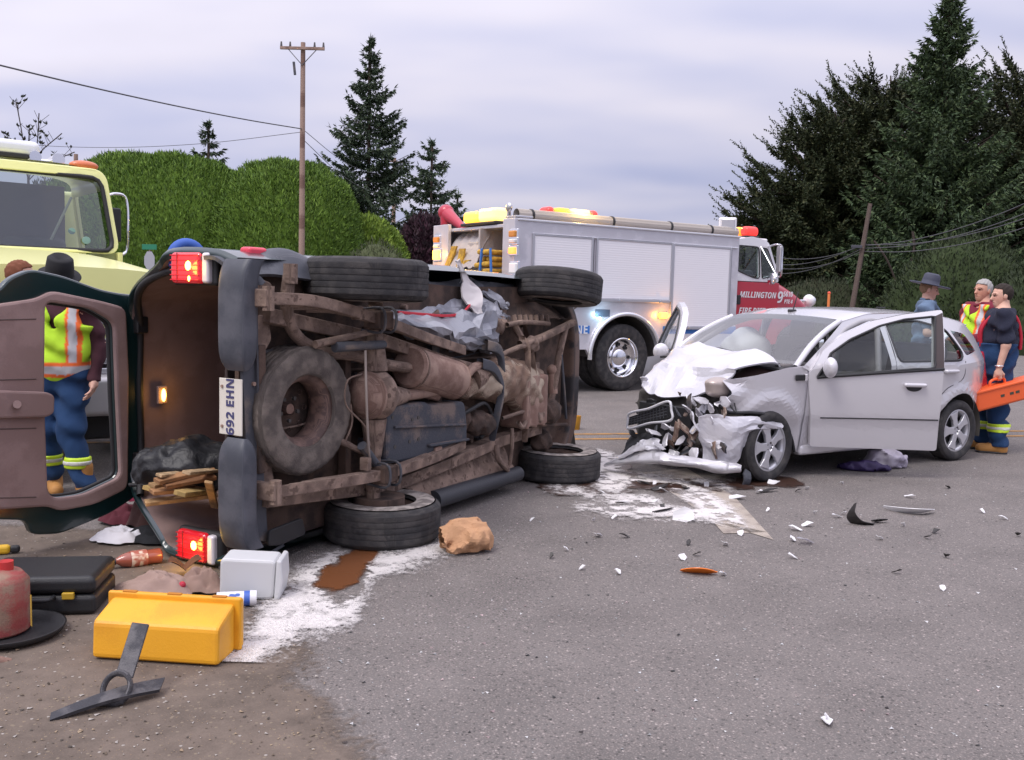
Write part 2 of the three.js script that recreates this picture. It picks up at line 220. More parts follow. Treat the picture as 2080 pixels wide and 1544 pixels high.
  groundSheet('stop_bar', [G(1300, 962), G(1395, 952), G(1490, 1008), G(1572, 1098), G(1560, 1082), G(1470, 1085), G(1448, 1060), G(1390, 1018)], 0.004, bar, 'worn pale stop bar painted on the asphalt', 'structure', 0.5);
  // wet brown oil and white absorbent powder lying over it
  const mask = (name, quad, f, m, label, y) => {      // f(x,z) -> amount 0..1 of matter at a place on the ground
    const P = quad.map(q => G(...q)), x0 = Math.min(...P.map(p => p.x)), x1 = Math.max(...P.map(p => p.x)), z0 = Math.min(...P.map(p => p.z)), z1 = Math.max(...P.map(p => p.z));
    const N = 1024, t = tex(N, (u, v) => f(mix(x0, x1, u), mix(z1, z0, v)), false);
    t.wrapS = t.wrapT = THREE.ClampToEdgeWrapping; m.alphaMap = t; m.transparent = true;
    const g = new THREE.PlaneGeometry(x1 - x0, z1 - z0, 8, 8); g.rotateX(-Math.PI / 2); g.translate((x0 + x1) / 2, y, (z0 + z1) / 2); g.userData.uv = true; const o = solo(name, g, m, label, 'spill', null, 'stuff'); o.castShadow = false; return o;
  };
  const gp = L => L.map(l => l.map(([px, py, q]) => { const p = G(px, py); return [p.x, p.z * 0.3, q * -p.z / FPX]; }));   // strokes in metres on the ground, z squeezed
  const seg = (x, z, pts) => { let b = 1e9; const y = z * 0.3; for (let i = 0; i < pts.length - 1; i++) { const [ax, ay, ar] = pts[i], [bx, by, br] = pts[i + 1]; const vx = bx - ax, vy = by - ay, h = clamp(((x - ax) * vx + (y - ay) * vy) / (vx * vx + vy * vy)); b = Math.min(b, Math.hypot(x - ax - vx * h, (y - ay - vy * h) * 1.25) - mix(ar, br, h)); } return b * 330; };
  const grain = (x, z, k) => fbm(x * k + 50, z * k + 50, 4, 5);
  const oil = mat([0.035, 0.016, 0.009], { r: 0.28 });
  const oilA = [[[700, 1165, 48], [735, 1135, 36], [760, 1100, 40]], [[688, 1190, 30], [665, 1175, 22]]], oilB = [[[1130, 985, 40], [1330, 985, 26], [1450, 985, 22], [1600, 975, 20]], [[1240, 930, 14], [1290, 985, 26]]];
  const oilF = L0 => { const L = gp(L0); return (x, z) => { const n = grain(x, z, 5); return step(4, -10, Math.min(...L.map(l => seg(x, z, l))) + (n - 0.5) * 70); }; };
  mask('oil_puddle', [[600, 1060], [860, 1060], [860, 1260], [600, 1260]], oilF(oilA), mat([0.16, 0.062, 0.026], { r: 0.25 }), 'brown oil puddle soaking the white powder by the lower rear wheel', 0.007);
  mask('oil_puddle', [[1050, 900], [1700, 900], [1700, 1060], [1050, 1060]], oilF(oilB), mat([0.05, 0.025, 0.017], { r: 0.4 }), 'dark oil stain running under the wrecked hatchback bumper', 0.007);
  const pow = () => mat([0.74, 0.70, 0.68], { r: 1, bump: T.fine, bs: 0.02, bm: 0.12 });
  const cov = (L0, H0, holeK) => { const L = gp(L0), hole = gp(H0); return (x, z) => {
    const n = grain(x, z, 4), f = fbm(x * 38, z * 38, 8, 4), g = vn(x * 160, z * 160, 2); let d = Math.min(...L.map(l => seg(x, z, l))) + (n - 0.5) * 46; let a = step(30, -18, d + (f - 0.5) * 40);
    if (hole) { const h = Math.min(...hole.map(l => seg(x, z, l))) + (n - 0.5) * 44 + (f - 0.5) * 26; a *= step(-3, 11, h); }
    const lump = fbm(x * 12 + 7, z * 12, 6, 4); a *= mix(1, step(0.33, 0.47, lump), holeK);
    return clamp(a * (0.8 + 0.45 * f) * mix(step(0.3, 0.75, g * 0.8 + a * 0.55), 1, step(0.75, 0.98, a)));
  }; };
  mask('absorbent_powder', [[470, 1040], [1060, 1040], [1060, 1350], [470, 1350]], cov([[[520, 1310, 34], [570, 1265, 55], [660, 1205, 66], [760, 1150, 36], [860, 1128, 18], [960, 1098, 4]], [[600, 1245, 52], [690, 1232, 44]], [[630, 1180, 30], [690, 1140, 16]]], [[[705, 1165, 40], [740, 1130, 30]], [[668, 1180, 24], [705, 1200, 24]]], 0.30), pow(), 'white absorbent powder spread from the yellow toolbox to the lower rear wheel', 0.012);
  mask('absorbent_powder', [[1080, 900], [1640, 900], [1640, 1130], [1080, 1130]], cov([[[1225, 930, 26], [1240, 980, 30]], [[1250, 970, 22], [1370, 985, 26], [1440, 1030, 40], [1500, 1062, 14]], [[1180, 1035, 8], [1330, 1040, 14], [1430, 1045, 22]], [[1120, 990, 6], [1240, 1020, 8], [1330, 1022, 8]], [[1380, 1000, 20], [1450, 1055, 16]], [[1470, 990, 6], [1420, 980, 8]]], [[[1300, 990, 6], [1380, 992, 5]]], 0.55), pow(), 'white absorbent powder scattered over the stop bar by the hatchback', 0.012);
  K.roadMat = road;
  // small crumbs of glass, plastic and gravel nobody could count
  const r = rng(5), gs = [];
  for (let i = 0; i < 1100; i++) { const px = rr(640, 2080, r), py = 930 + 600 * Math.pow(r(), 1.7); const p = G(px, py), q = 0.003 + 0.007 * Math.pow(r(), 3); const g = new THREE.TetrahedronGeometry(q).scale(1, 0.5, 1.4).rotateY(r() * 6).translate(p.x, q * 0.3, p.z); const c = r() < 0.3 ? 0.55 : r() < 0.6 ? 0.25 : 0.03, w = r() < 0.2 ? 0.75 : 1; g.setAttribute('color', new THREE.BufferAttribute(new Float32Array(g.attributes.position.count * 3).map((_, k) => c * (k % 3 ? w : 1)), 3)); gs.push(g); }
  for (let i = 0; i < 900; i++) { const px = rr(0, 660, r), py = rr(1090, 1540, r); const p = G(px, py), q = 0.0018 + 0.0042 * Math.pow(r(), 3); const g = new THREE.TetrahedronGeometry(q).scale(1 + r() * 2, 0.6, 1.2).rotateY(r() * 6).translate(p.x, 0.006 + q * 0.3, p.z); const c = [[0.3, 0.22, 0.14], [0.12, 0.09, 0.06], [0.34, 0.31, 0.28], [0.05, 0.04, 0.03]][r() * 4 | 0]; g.setAttribute('color', new THREE.BufferAttribute(new Float32Array(g.attributes.position.count * 3).map((_, k) => c[k % 3]), 3)); gs.push(g); }
  solo('crumbs', gs, mat([1, 1, 1], { r: 0.6, vertexColors: true }), 'tiny crumbs of glass, plastic and gravel scattered on the ground', 'crumbs', null, 'stuff');
}

// ---------- vegetation ----------
// leaf-sized faces collected into one crown; colour varies leaf by leaf at random
class Leaves {
  constructor(seed, pal) { this.p = []; this.c = []; this.n = []; this.r = rng(seed); this.pal = pal; }
  blade(o, d, w, len, s, dark = 1) {                    // pointed leaf: o base, d direction, w sideways
    const t = this.pal[this.r() * this.pal.length | 0], k = 0.7 + 0.6 * this.r();
    const m = o.clone().addScaledVector(d, len * 0.45), e = o.clone().addScaledVector(d, len), a = m.clone().addScaledVector(w, s), b = m.clone().addScaledVector(w, -s);
    this.p.push(o.x, o.y, o.z, a.x, a.y, a.z, b.x, b.y, b.z, a.x, a.y, a.z, e.x, e.y, e.z, b.x, b.y, b.z);
    for (let i = 0; i < 6; i++) this.c.push(t[0] * k, t[1] * k, t[2] * k);
  }
  dir() { const z = this.r() * 2 - 1, a = this.r() * 6.2832, q = Math.sqrt(1 - z * z); return V(q * Math.cos(a), z, q * Math.sin(a)); }
  tuft(o, d, len, s, n) { for (let i = 0; i < n; i++) { const e = d.clone().addScaledVector(this.dir(), 0.75).normalize(); const w = V().crossVectors(e, this.dir()).normalize(); this.blade(o, e, w, len * (0.6 + 0.7 * this.r()), s * (0.6 + 0.8 * this.r())); } }
  geo() { const g = new THREE.BufferGeometry(); g.setAttribute('position', new THREE.Float32BufferAttribute(this.p, 3)); g.setAttribute('color', new THREE.Float32BufferAttribute(this.c, 3)); g.computeVertexNormals(); return g; }
}
const leafM = mat([1, 1, 1], { r: 0.75, vertexColors: true });
const bark = mat([1, 1, 1], { r: 0.95, map: mottle([0.05, 0.035, 0.028], [0.12, 0.085, 0.065], { f: 8 }), mm: 1.5, bump: T.fine, bs: 0.03, bm: 0.6 });
// tiered conifer with drooping boughs
function conifer(base, H, R, seed, pal, label, { tiers = 30, bare = 0.05, sag = 0.35, lift = 0.25, len = 0.3, dens = 1, lean = 0, pow = 0.85, group } = {}) {
  const t = thing('conifer_tree', label, 'tree', base, 0, group), L = new Leaves(seed, pal), r = L.r, tw = [];
  const axis = h => V(lean * h * h / H, h, 0);
  part(t, 'trunk', tube([0, 0.25, 0.5, 0.75, 0.97].map(q => axis(q * H)), 0.12, 20, 7).clone(), bark);
  tw.push(cyl([0, -0.1, 0], [0, H * 0.35, 0], H * 0.018, H * 0.011, 9));
  for (let k = 0; k < tiers; k++) {
    const f = k / (tiers - 1), h = H * (bare + (1 - bare) * Math.pow(f, 0.92)) * 0.985, rad = R * Math.pow(1 - f, pow) + 0.12, n = Math.round((5 + 4 * (1 - f)) * dens);
    for (let b = 0; b < n; b++) {
      const a = r() * 6.2832, q = rad * (0.62 + 0.5 * r()), out = V(Math.cos(a), 0, Math.sin(a)), s = axis(h + (r() - 0.5) * H * 0.025), pt = u => s.clone().addScaledVector(out, q * u).add(V(0, -sag * q * u + (sag + lift) * q * u * u * 0.9 + (1 - f) * 0 , 0));
      if (q > R * 0.35 && b % 2 === 0) tw.push(tube([pt(0), pt(0.5), pt(0.9)], 0.02, 5, 4));
      const m = Math.max(3, Math.round(q / (len * 0.42)));
      for (let i = 0; i < m; i++) { const u = (i + 0.6) / m, p = pt(u), wd = (1 - u * 0.75) * q * 0.26, side = V(-out.z, 0, out.x); const c = u < 0.25 ? 2 : 4;
        for (let j = 0; j < c; j++) { const off = (r() * 2 - 1) * wd; const o = p.clone().addScaledVector(side, off).add(V(0, -Math.abs(off) * 0.35 - r() * len * 0.25, 0)); L.tuft(o, out.clone().multiplyScalar(0.8).addScaledVector(side, Math.sign(off) * 0.5).add(V(0, -0.45, 0)).normalize(), len, len * 0.16, 3); } }
      L.tuft(pt(1), out.clone().add(V(0, 0.35, 0)).normalize(), len * 1.3, len * 0.14, 3);
    }
  }
  L.tuft(axis(H * 0.97), V(0, 1, 0), len * 2, len * 0.15, 6);
  part(t, 'branch', tw, bark); part(t, 'crown', L.geo(), leafM); return t;
}
// wind-shaped cypress: rising limbs that carry flat dark sprays and end in spiky shoots
function cypress(base, H, R, seed, pal, label, { limbs = 70, wind = V(-0.25, 0, 0.1), low = 0.08, len = 0.215, group, shape: sh = f => Math.sqrt(Math.max(0, 1 - Math.pow(f * 1.05 - 0.25, 2) * 1.45)) } = {}) {
  const t = thing('cypress_tree', label, 'tree', base, 0, group), L = new Leaves(seed, pal), r = L.r, wood = [cyl([0, -0.1, 0], [wind.x * H * 0.2, H * 0.5, 0], H * 0.03, H * 0.018, 9), cyl([wind.x * H * 0.2, H * 0.5, 0], [wind.x * H * 0.5, H * 0.93, 0], H * 0.018, 0.03, 7)];
  for (let k = 0; k < limbs; k++) {
    const f = low + (1 - low) * Math.pow((k + r()) / limbs, 0.9), h = f * H * 0.86, a = r() * 6.2832, q = Math.max(0.8, R * sh(f)) * (0.72 + 0.45 * r()), s = V(wind.x * H * 0.45 * f, h, 0), out = V(Math.cos(a), 0, Math.sin(a)).addScaledVector(wind, 0.8);
    const rise = (0.10 + 0.55 * f) * (0.6 + 0.8 * r()), pt = u => s.clone().addScaledVector(out, q * u).add(V(0, q * (rise * u * u + 0.06 * Math.sin(u * 7 + k)), 0));
    if (k % 2) wood.push(tube([pt(0), pt(0.45), pt(0.85)], 0.05, 6, 5));
    const m = Math.round(q / (len * 0.26)), side = V(-out.z, 0, out.x).normalize();
    for (let i = 0; i < m; i++) {
      const u = 0.12 + 0.88 * (i + r()) / m, p = pt(u), wd = Math.min(q * 0.28, 1.4) * (1 - Math.pow(u, 2.2)) + 0.10;
      for (let j = 0; j < 4; j++) { const off = (r() * 2 - 1) * wd, o = p.clone().addScaledVector(side, off).add(V(0, (r() - 0.55) * 0.45 * (1 - u * 0.6), 0)); L.tuft(o, out.clone().normalize().multiplyScalar(0.9).addScaledVector(side, off / wd * 0.7).add(V(0, 0.3 * (r() - 0.3), 0)).normalize(), len, len * 0.19, 3); }
      if (u > 0.55 && r() < 0.35) { const d = out.clone().normalize().multiplyScalar(0.7).add(V((r() - 0.5) * 0.6, 0.5 + 0.4 * r(), (r() - 0.5) * 0.6)).normalize(); for (let z = 0; z < 7; z++) L.tuft(p.clone().addScaledVector(d, z * len * 0.5), d, len * (1 - z * 0.09), len * 0.13, 3); }
    }
    const d = pt(1).sub(pt(0.8)).normalize(); for (let z = 0; z < 11; z++) L.tuft(pt(1).addScaledVector(d, z * len * 0.45), d, len * (1.1 - z * 0.06), len * 0.13, 3);
  }
  part(t, 'trunk', wood, bark); part(t, 'crown', L.geo(), leafM); return t;
}
// clipped hedge or shrub: leaves set all over a lumpy mound
function hedge(name, base, R, n, seed, pal, label, category, { leaf = 0.2, sw = 0.05, e = 2.6, core = [0, 1, 2].map(q => pal.reduce((s, c) => s + c[q], 0) / pal.length), loose = 0.18, up = 0.55, turn = 0 } = {}) {
  const t = thing(name, label, category, base, turn), L = new Leaves(seed, pal), r = L.r;
  const rad = d => { const k = Math.pow(Math.pow(Math.abs(d.x), e) + Math.pow(Math.abs(d.y), e) + Math.pow(Math.abs(d.z), e), -1 / e); return k * (1 + 0.11 * (fbm(d.x * 4 + seed, d.y * 4 + 9, d.z * 4, 4) - 0.5)); };
  part(t, 'inner_growth', fan(new THREE.IcosahedronGeometry(1, 5), v => { const d = v.clone().normalize(); const k = rad(d) * 0.965; return V(d.x * k * R[0], Math.max(-0.05, d.y * k * R[1]), d.z * k * R[2]); }), mat(core, { r: 1 }));
  for (let i = 0; i < n; i++) {
    const d = L.dir(); if (d.y < -0.02) d.y = -d.y; const k = rad(d) * (1 - loose * 0.35 * r() * r()), p = V(d.x * k * R[0], d.y * k * R[1], d.z * k * R[2]);
    const nn = V(d.x / R[0], d.y / R[1], d.z / R[2]).normalize(), dr = nn.clone().multiplyScalar(0.6).add(V(0, up, 0)).addScaledVector(L.dir(), 0.6).normalize(), w = V().crossVectors(dr, nn).addScaledVector(L.dir(), 0.5).normalize();
    L.blade(p, dr, w, leaf * (0.6 + 0.8 * r()), sw * (0.7 + 0.6 * r()));
    if (r() < 0.10) L.blade(p.clone().addScaledVector(nn, leaf * 0.4), V(0, 1, 0).addScaledVector(L.dir(), 0.4).normalize(), w, leaf * 1.3, sw);
  }
  part(t, 'foliage', L.geo(), leafM); return t;
}
const GREEN = [[0.095, 0.175, 0.02], [0.125, 0.22, 0.024], [0.07, 0.135, 0.017], [0.16, 0.26, 0.032]];
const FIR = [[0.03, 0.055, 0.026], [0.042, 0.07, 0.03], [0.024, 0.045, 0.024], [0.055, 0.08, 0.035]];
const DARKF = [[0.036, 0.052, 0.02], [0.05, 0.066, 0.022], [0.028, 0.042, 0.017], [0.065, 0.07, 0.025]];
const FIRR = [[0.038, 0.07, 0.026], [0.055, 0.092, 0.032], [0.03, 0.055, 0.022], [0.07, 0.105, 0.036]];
const at = (px, dep) => { const p = D(px, 600, dep); return V(p.x, -0.03, p.z); };
hedge('hedge', at(325, 44), [4.9, 7.2, 3.6], 70000, 11, GREEN, 'tall rounded green hedge behind the green street sign', 'hedge', { leaf: 0.19, sw: 0.032, e: 3.8 });
hedge('hedge', at(585, 43), [3.5, 7.0, 3.2], 52000, 12, GREEN, 'tall rounded green hedge behind the utility pole with a crossarm', 'hedge', { leaf: 0.19, sw: 0.032, e: 3.0 });
hedge('hedge', at(735, 46), [2.75, 5.0, 2.6], 30000, 13, GREEN.map(c => [c[0] * 1.45, c[1] * 1.25, c[2] * 1.2]), 'lower rounded green hedge at the end of the row beside the dark red shrub', 'hedge', { leaf: 0.19, sw: 0.034, e: 2.2 });
hedge('shrub', at(765, 38), [1.75, 3.45, 1.4], 6000, 14, [[0.06, 0.075, 0.03], [0.08, 0.085, 0.04], [0.05, 0.07, 0.025]], 'sparse olive green shrub in front of the lower hedge', 'shrub', { leaf: 0.2, sw: 0.02, e: 2, loose: 1.2 });
hedge('shrub', at(862, 48), [2.0, 5.2, 1.9], 9000, 15, [[0.035, 0.012, 0.02], [0.05, 0.014, 0.028], [0.024, 0.01, 0.016]], 'dark red leaved shrub between hedge and fire engine', 'shrub', { leaf: 0.3, sw: 0.07, e: 2 });
hedge('shrub', at(95, 52), [2.6, 7.1, 2], 8000, 16, [[0.05, 0.07, 0.03], [0.07, 0.075, 0.035], [0.035, 0.05, 0.025]], 'olive bushy tree rising behind the yellow truck cab', 'tree', { leaf: 0.25, sw: 0.04, e: 1.8, loose: 1.5 });
conifer(at(745, 62), 17.9, 5.2, 21, FIR, 'tall dark fir with a narrow pointed top behind the hedges', { tiers: 36, sag: 0.5, lift: 0.28, len: 0.3, dens: 0.9, pow: 0.9 });
conifer(at(872, 92), 16.2, 5.0, 22, FIR, 'smaller distant fir above the dark red shrub', { tiers: 22, len: 0.42, dens: 0.75, pow: 0.6 });
conifer(at(424, 85), 16.2, 4.6, 23, FIR, 'distant fir tip peeping over the hedge top', { tiers: 18, len: 0.45, dens: 0.7 });
conifer(at(925, 100), 12.0, 3.4, 24, FIR, 'small distant fir beside the red deck nozzle', { tiers: 14, len: 0.45, dens: 0.7 });
{ // bare twiggy tree behind the yellow truck
  const b = at(62, 50), t = thing('twiggy_tree', 'nearly bare twiggy tree above the yellow truck roof', 'tree', b), r = rng(31), w = [cyl([0, 0, 0], [0, 7.0, 0], 0.12, 0.06, 7)], L = new Leaves(32, [[0.05, 0.055, 0.03], [0.035, 0.04, 0.025]]);
  for (const [x, y] of [[-0.4, 10.8], [0.9, 10.2], [1.8, 9.3], [-0.9, 9.0], [2.3, 8.4], [0.4, 9.4]]) { const p = [V(0, 6.8, 0), V(x * 0.4 + rr(-.2, .2, r), 6.8 + (y - 6.8) * 0.5, rr(-.4, .4, r)), V(x, y, rr(-.6, .6, r))]; w.push(tube(p, 0.028, 8, 5)); for (let i = 0; i < 10; i++) { const q = p[1].clone().lerp(p[2], r()); const e = q.clone().add(V(rr(-.5, .5, r), rr(0, .6, r), rr(-.5, .5, r))); w.push(tube([q, e], 0.012, 2, 4)); if (r() < 0.7) L.tuft(e, V(0, 1, 0), 0.22, 0.05, 5); } }
  part(t, 'trunk', w, bark); part(t, 'crown', L.geo(), leafM);
}
// dark windbreak on the right
const WB = 'windbreak of dark conifers';
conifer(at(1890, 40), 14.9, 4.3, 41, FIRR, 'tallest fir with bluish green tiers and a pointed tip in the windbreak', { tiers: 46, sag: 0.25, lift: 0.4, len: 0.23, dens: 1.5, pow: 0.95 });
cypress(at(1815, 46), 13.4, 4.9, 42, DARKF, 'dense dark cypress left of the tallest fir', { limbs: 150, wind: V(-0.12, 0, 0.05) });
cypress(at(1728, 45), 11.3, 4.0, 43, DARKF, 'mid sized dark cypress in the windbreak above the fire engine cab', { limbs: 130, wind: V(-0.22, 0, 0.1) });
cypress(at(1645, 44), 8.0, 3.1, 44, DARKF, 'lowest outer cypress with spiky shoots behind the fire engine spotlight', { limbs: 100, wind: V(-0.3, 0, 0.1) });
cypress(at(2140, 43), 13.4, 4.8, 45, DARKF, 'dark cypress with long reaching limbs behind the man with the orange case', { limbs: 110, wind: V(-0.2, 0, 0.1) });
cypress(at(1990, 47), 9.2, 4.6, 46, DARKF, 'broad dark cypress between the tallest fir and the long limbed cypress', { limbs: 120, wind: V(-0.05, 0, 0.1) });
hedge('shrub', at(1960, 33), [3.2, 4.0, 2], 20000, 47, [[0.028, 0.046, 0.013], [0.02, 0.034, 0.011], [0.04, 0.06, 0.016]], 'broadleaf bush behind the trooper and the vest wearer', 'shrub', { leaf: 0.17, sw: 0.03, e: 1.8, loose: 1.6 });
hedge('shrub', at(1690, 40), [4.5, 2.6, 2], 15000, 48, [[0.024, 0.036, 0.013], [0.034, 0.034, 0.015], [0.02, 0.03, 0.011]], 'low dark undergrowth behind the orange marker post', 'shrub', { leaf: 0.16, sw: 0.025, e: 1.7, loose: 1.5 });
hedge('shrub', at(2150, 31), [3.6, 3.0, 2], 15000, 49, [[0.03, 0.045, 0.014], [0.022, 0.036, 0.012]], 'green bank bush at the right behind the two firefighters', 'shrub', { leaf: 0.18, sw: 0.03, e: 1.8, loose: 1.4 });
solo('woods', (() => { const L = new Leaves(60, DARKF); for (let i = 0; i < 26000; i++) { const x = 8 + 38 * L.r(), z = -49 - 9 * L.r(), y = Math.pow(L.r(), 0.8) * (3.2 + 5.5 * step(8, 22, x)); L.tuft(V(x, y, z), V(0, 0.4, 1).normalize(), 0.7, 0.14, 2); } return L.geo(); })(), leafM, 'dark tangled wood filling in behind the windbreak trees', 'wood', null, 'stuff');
{ // pale trunk forking low in the windbreak
  const t = thing('forked_trunk', 'pale forking bare trunk in the shade right of the leaning pole', 'tree', at(1825, 37)), b2 = mat([0.075, 0.055, 0.045], { r: 0.9, bump: T.fine, bs: 0.02, bm: 0.5 });
  part(t, 'trunk', [tube([[0, 0, 0], [-0.05, 1.2, 0], [0.05, 2.4, 0]], 0.085, 10, 7), tube([[0.02, 2.1, 0], [-0.6, 3.3, 0.1], [-1.1, 4.0, 0]], 0.04, 8, 6), tube([[0.04, 2.3, 0], [0.5, 3.6, 0], [0.4, 4.4, 0]], 0.05, 8, 6)], b2);
}
// ---------- poles, wires, signs ----------
{
  const wood = mat([1, 1, 1], { r: 0.9, map: mottle([0.20, 0.12, 0.095], [0.36, 0.25, 0.20], { f: 8, z: 4 }), mm: 1.6, bump: T.fine, bs: 0.01, bm: 0.5 }), wire = mat([0.09, 0.09, 0.10], { r: 0.6 });
  const pole = (base, H, r, label, arms) => { const t = thing('utility_pole', label, 'utility pole', base, 0); part(t, 'shaft', cyl([0, 0, 0], [0, H, 0], r * 1.15, r * 0.8, 12), wood); for (const [y, w, yaw] of arms) { part(t, 'crossarm', box(w, 0.11, 0.1, 0, y, 0.12, 0.01, yaw), wood); for (const s of [-0.95, -0.55, 0.55, 0.95]) part(t, 'insulator', cyl([s * w / 2 * Math.cos(yaw), y + 0.05, 0.12 - Math.sin(yaw) * s * w / 2], [s * w / 2 * Math.cos(yaw), y + 0.24, 0.12 - Math.sin(yaw) * s * w / 2], 0.05, 0.03, 8), K.steel); } return t; };
  const p1b = at(612, 38), p1 = pole(p1b, 11.2, 0.115, 'tall weathered utility pole with one crossarm in front of the hedge', [[10.95, 1.75, 0]]);
  part(p1, 'brace', [beam([-0.55, 10.9, 0.12], [0, 10.3, 0.14], 0.03, 0.03), beam([0.55, 10.9, 0.12], [0, 10.3, 0.14], 0.03, 0.03)], K.steel); part(p1, 'fuse_cutout', cyl([-0.32, 10.4, 0.2], [-0.26, 9.9, 0.22], 0.05, 0.05, 8), K.steel);
  const p2 = pole(at(797, 72), 11.6, 0.16, 'distant utility pole with transformer beside the tall fir', [[11.3, 1.6, 0.3]]); part(p2, 'transformer', cyl([-0.1, 9.4, 0.35], [-0.1, 10.3, 0.35], 0.2, 0.2, 12), K.white);
  pole(at(871, 110), 9.6, 0.14, 'farthest utility pole low against the small fir', [[9.4, 1.8, 0.2], [8.8, 1.6, 0.2]]);
  pole(at(158, 60), 9.6, 0.16, 'plain pole end showing behind the yellow truck', []);
  const p5b = at(1738, 33), p5 = thing('leaning_pole', 'leaning bare wooden pole carrying wires before the windbreak', 'utility pole', p5b); part(p5, 'shaft', cyl([-0.25, 0, 0], [0.32, 5.0, 0], 0.1, 0.07, 10), mat([0.13, 0.095, 0.08], { r: 0.95, bump: T.fine, bs: 0.02, bm: 0.5 })); part(p5, 'bracket', box(0.35, 0.1, 0.12, -0.1, 3.5, 0.1), K.steel);
  const span = (a, b, sag, r, label, g) => { const m = a.clone().lerp(b, 0.5); m.y -= sag; const q = a.clone().lerp(b, 0.25); q.y -= sag * 0.75; const s = a.clone().lerp(b, 0.75); s.y -= sag * 0.75; return solo('overhead_wire', tube([a, q, m, s, b], r, 40, 5), wire, label, 'wire', g); };
  span(D(-60, 118, 22), V(p1b.x, D(612, 262, 38).y, p1b.z), 0.12, 0.022, 'thick overhead cable running down to the crossarm utility pole', null);
  span(D(-60, 282, 45), V(p1b.x, D(612, 268, 38).y, p1b.z), 0.5, 0.012, 'thin wire crossing above the hedge to the crossarm utility pole', null);
  span(V(p1b.x, D(612, 262, 38).y, p1b.z), V(p2.position.x, 10.6, p2.position.z), 0.8, 0.014, 'upper wire running from the crossarm pole to the transformer pole', null);
  span(V(p1b.x, D(612, 282, 38).y, p1b.z), V(p2.position.x, 9.0, p2.position.z), 0.8, 0.014, 'lower wire running from the crossarm pole to the transformer pole', null);
  const h5 = [[505, 425, 555], [497, 440, 535], [511, 460, 542], [500, 400, 518]], gl = 'bundle of wires strung through the leaning pole';
  for (const [ym, yr, yl] of h5) { const m = D(1751, ym, 33.2); span(m, D(2180, yr - 34, 27), 0.4, 0.014, 'overhead wire sagging away from the leaning pole beyond the trooper', gl); span(D(1560, yl, 40), m, 0.3, 0.014, 'overhead wire strung from the leaning pole behind the fire engine', 'wires strung behind the fire engine'); }
  // street corner sign
  const sg = thing('street_sign', 'small green street name sign above the grey back of an octagonal sign', 'sign', at(304, 36), -0.2);
  part(sg, 'post', cyl([0, 0, -0.03], [0, 2.95, -0.03], 0.035, 0.035, 8), mat([0.22, 0.15, 0.12], { r: 0.9 })); part(sg, 'name_plate', box(0.62, 0.2, 0.02, 0, 2.94, 0, 0.004), mat([0.02, 0.20, 0.11], { r: 0.5 }));
  part(sg, 'octagon_back', new THREE.CylinderGeometry(0.38, 0.38, 0.02, 8).rotateY(Math.PI / 8).rotateX(Math.PI / 2).scale(0.62, 1, 1).translate(0, 2.42, 0), mat([0.42, 0.42, 0.46], { r: 0.5, m: 0.3 }));
  const mk = thing('marker_post', 'thin orange marker post standing before the dark trees', 'post', at(1684, 24)); part(mk, 'post', cyl([0, 0, 0], [0, 1.75, 0], 0.035, 0.035, 8), mat([0.75, 0.22, 0.06], { r: 0.5 })); part(mk, 'cap', ball(0.04, 0, 1.76, 0), mat([0.8, 0.1, 0.05], { r: 0.5 }));
  { const sh = thing('shed', 'small open shed roof half hidden under the windbreak', 'shed', at(1795, 42)); part(sh, 'roof', box(2.2, 0.06, 1.6, 0, 3.1, 0, 0.01, 0, 0, 0.12), mat([0.3, 0.32, 0.36], { r: 0.5 })); for (const x of [-0.95, 0.95]) part(sh, 'post', box(0.1, 3.0, 0.1, x, 1.5, 0.6), bark); }
}

// ---------- vehicles: shared pieces ----------
function tyreGeo(R, W, ri, seg = 72, tread = 0.008, lugs = 0) {     // axis along y, centred
  const h = W / 2, p = [[ri, -h * 0.78], [ri + 0.012, -h * 0.9], [mix(ri, R, 0.35), -h], [mix(ri, R, 0.75), -h * 0.97], [R - 0.014, -h * 0.86], [R - 0.003, -h * 0.72]];
  const n = 5; for (let i = 0; i < n; i++) { const a = -h * 0.72 + (i / n) * h * 1.44, b = a + h * 1.44 / n; p.push([R, a + 0.002], [R, b - 0.005]); if (i < n - 1) p.push([R - tread, b - 0.0045], [R - tread, b - 0.0005]); }
  p.push([R - 0.003, h * 0.72], [R - 0.014, h * 0.86], [mix(ri, R, 0.75), h * 0.97], [mix(ri, R, 0.35), h], [ri + 0.012, h * 0.9], [ri, h * 0.78]);
  const g = lathe(p, seg);
  if (lugs) { const q = g.attributes.position; for (let i = 0; i < q.count; i++) { const x = q.getX(i), z = q.getZ(i), r = Math.hypot(x, z); if (r > R - 0.02) { const a = Math.atan2(z, x), k = (Math.floor(a / 6.2832 * lugs * 2 + (q.getY(i) > 0 ? 0.5 : 0)) & 1) ? 0.0045 : 0; q.setX(i, x * (1 - k / r)); q.setZ(i, z * (1 - k / r)); } } g.computeVertexNormals(); }
  return g;
}
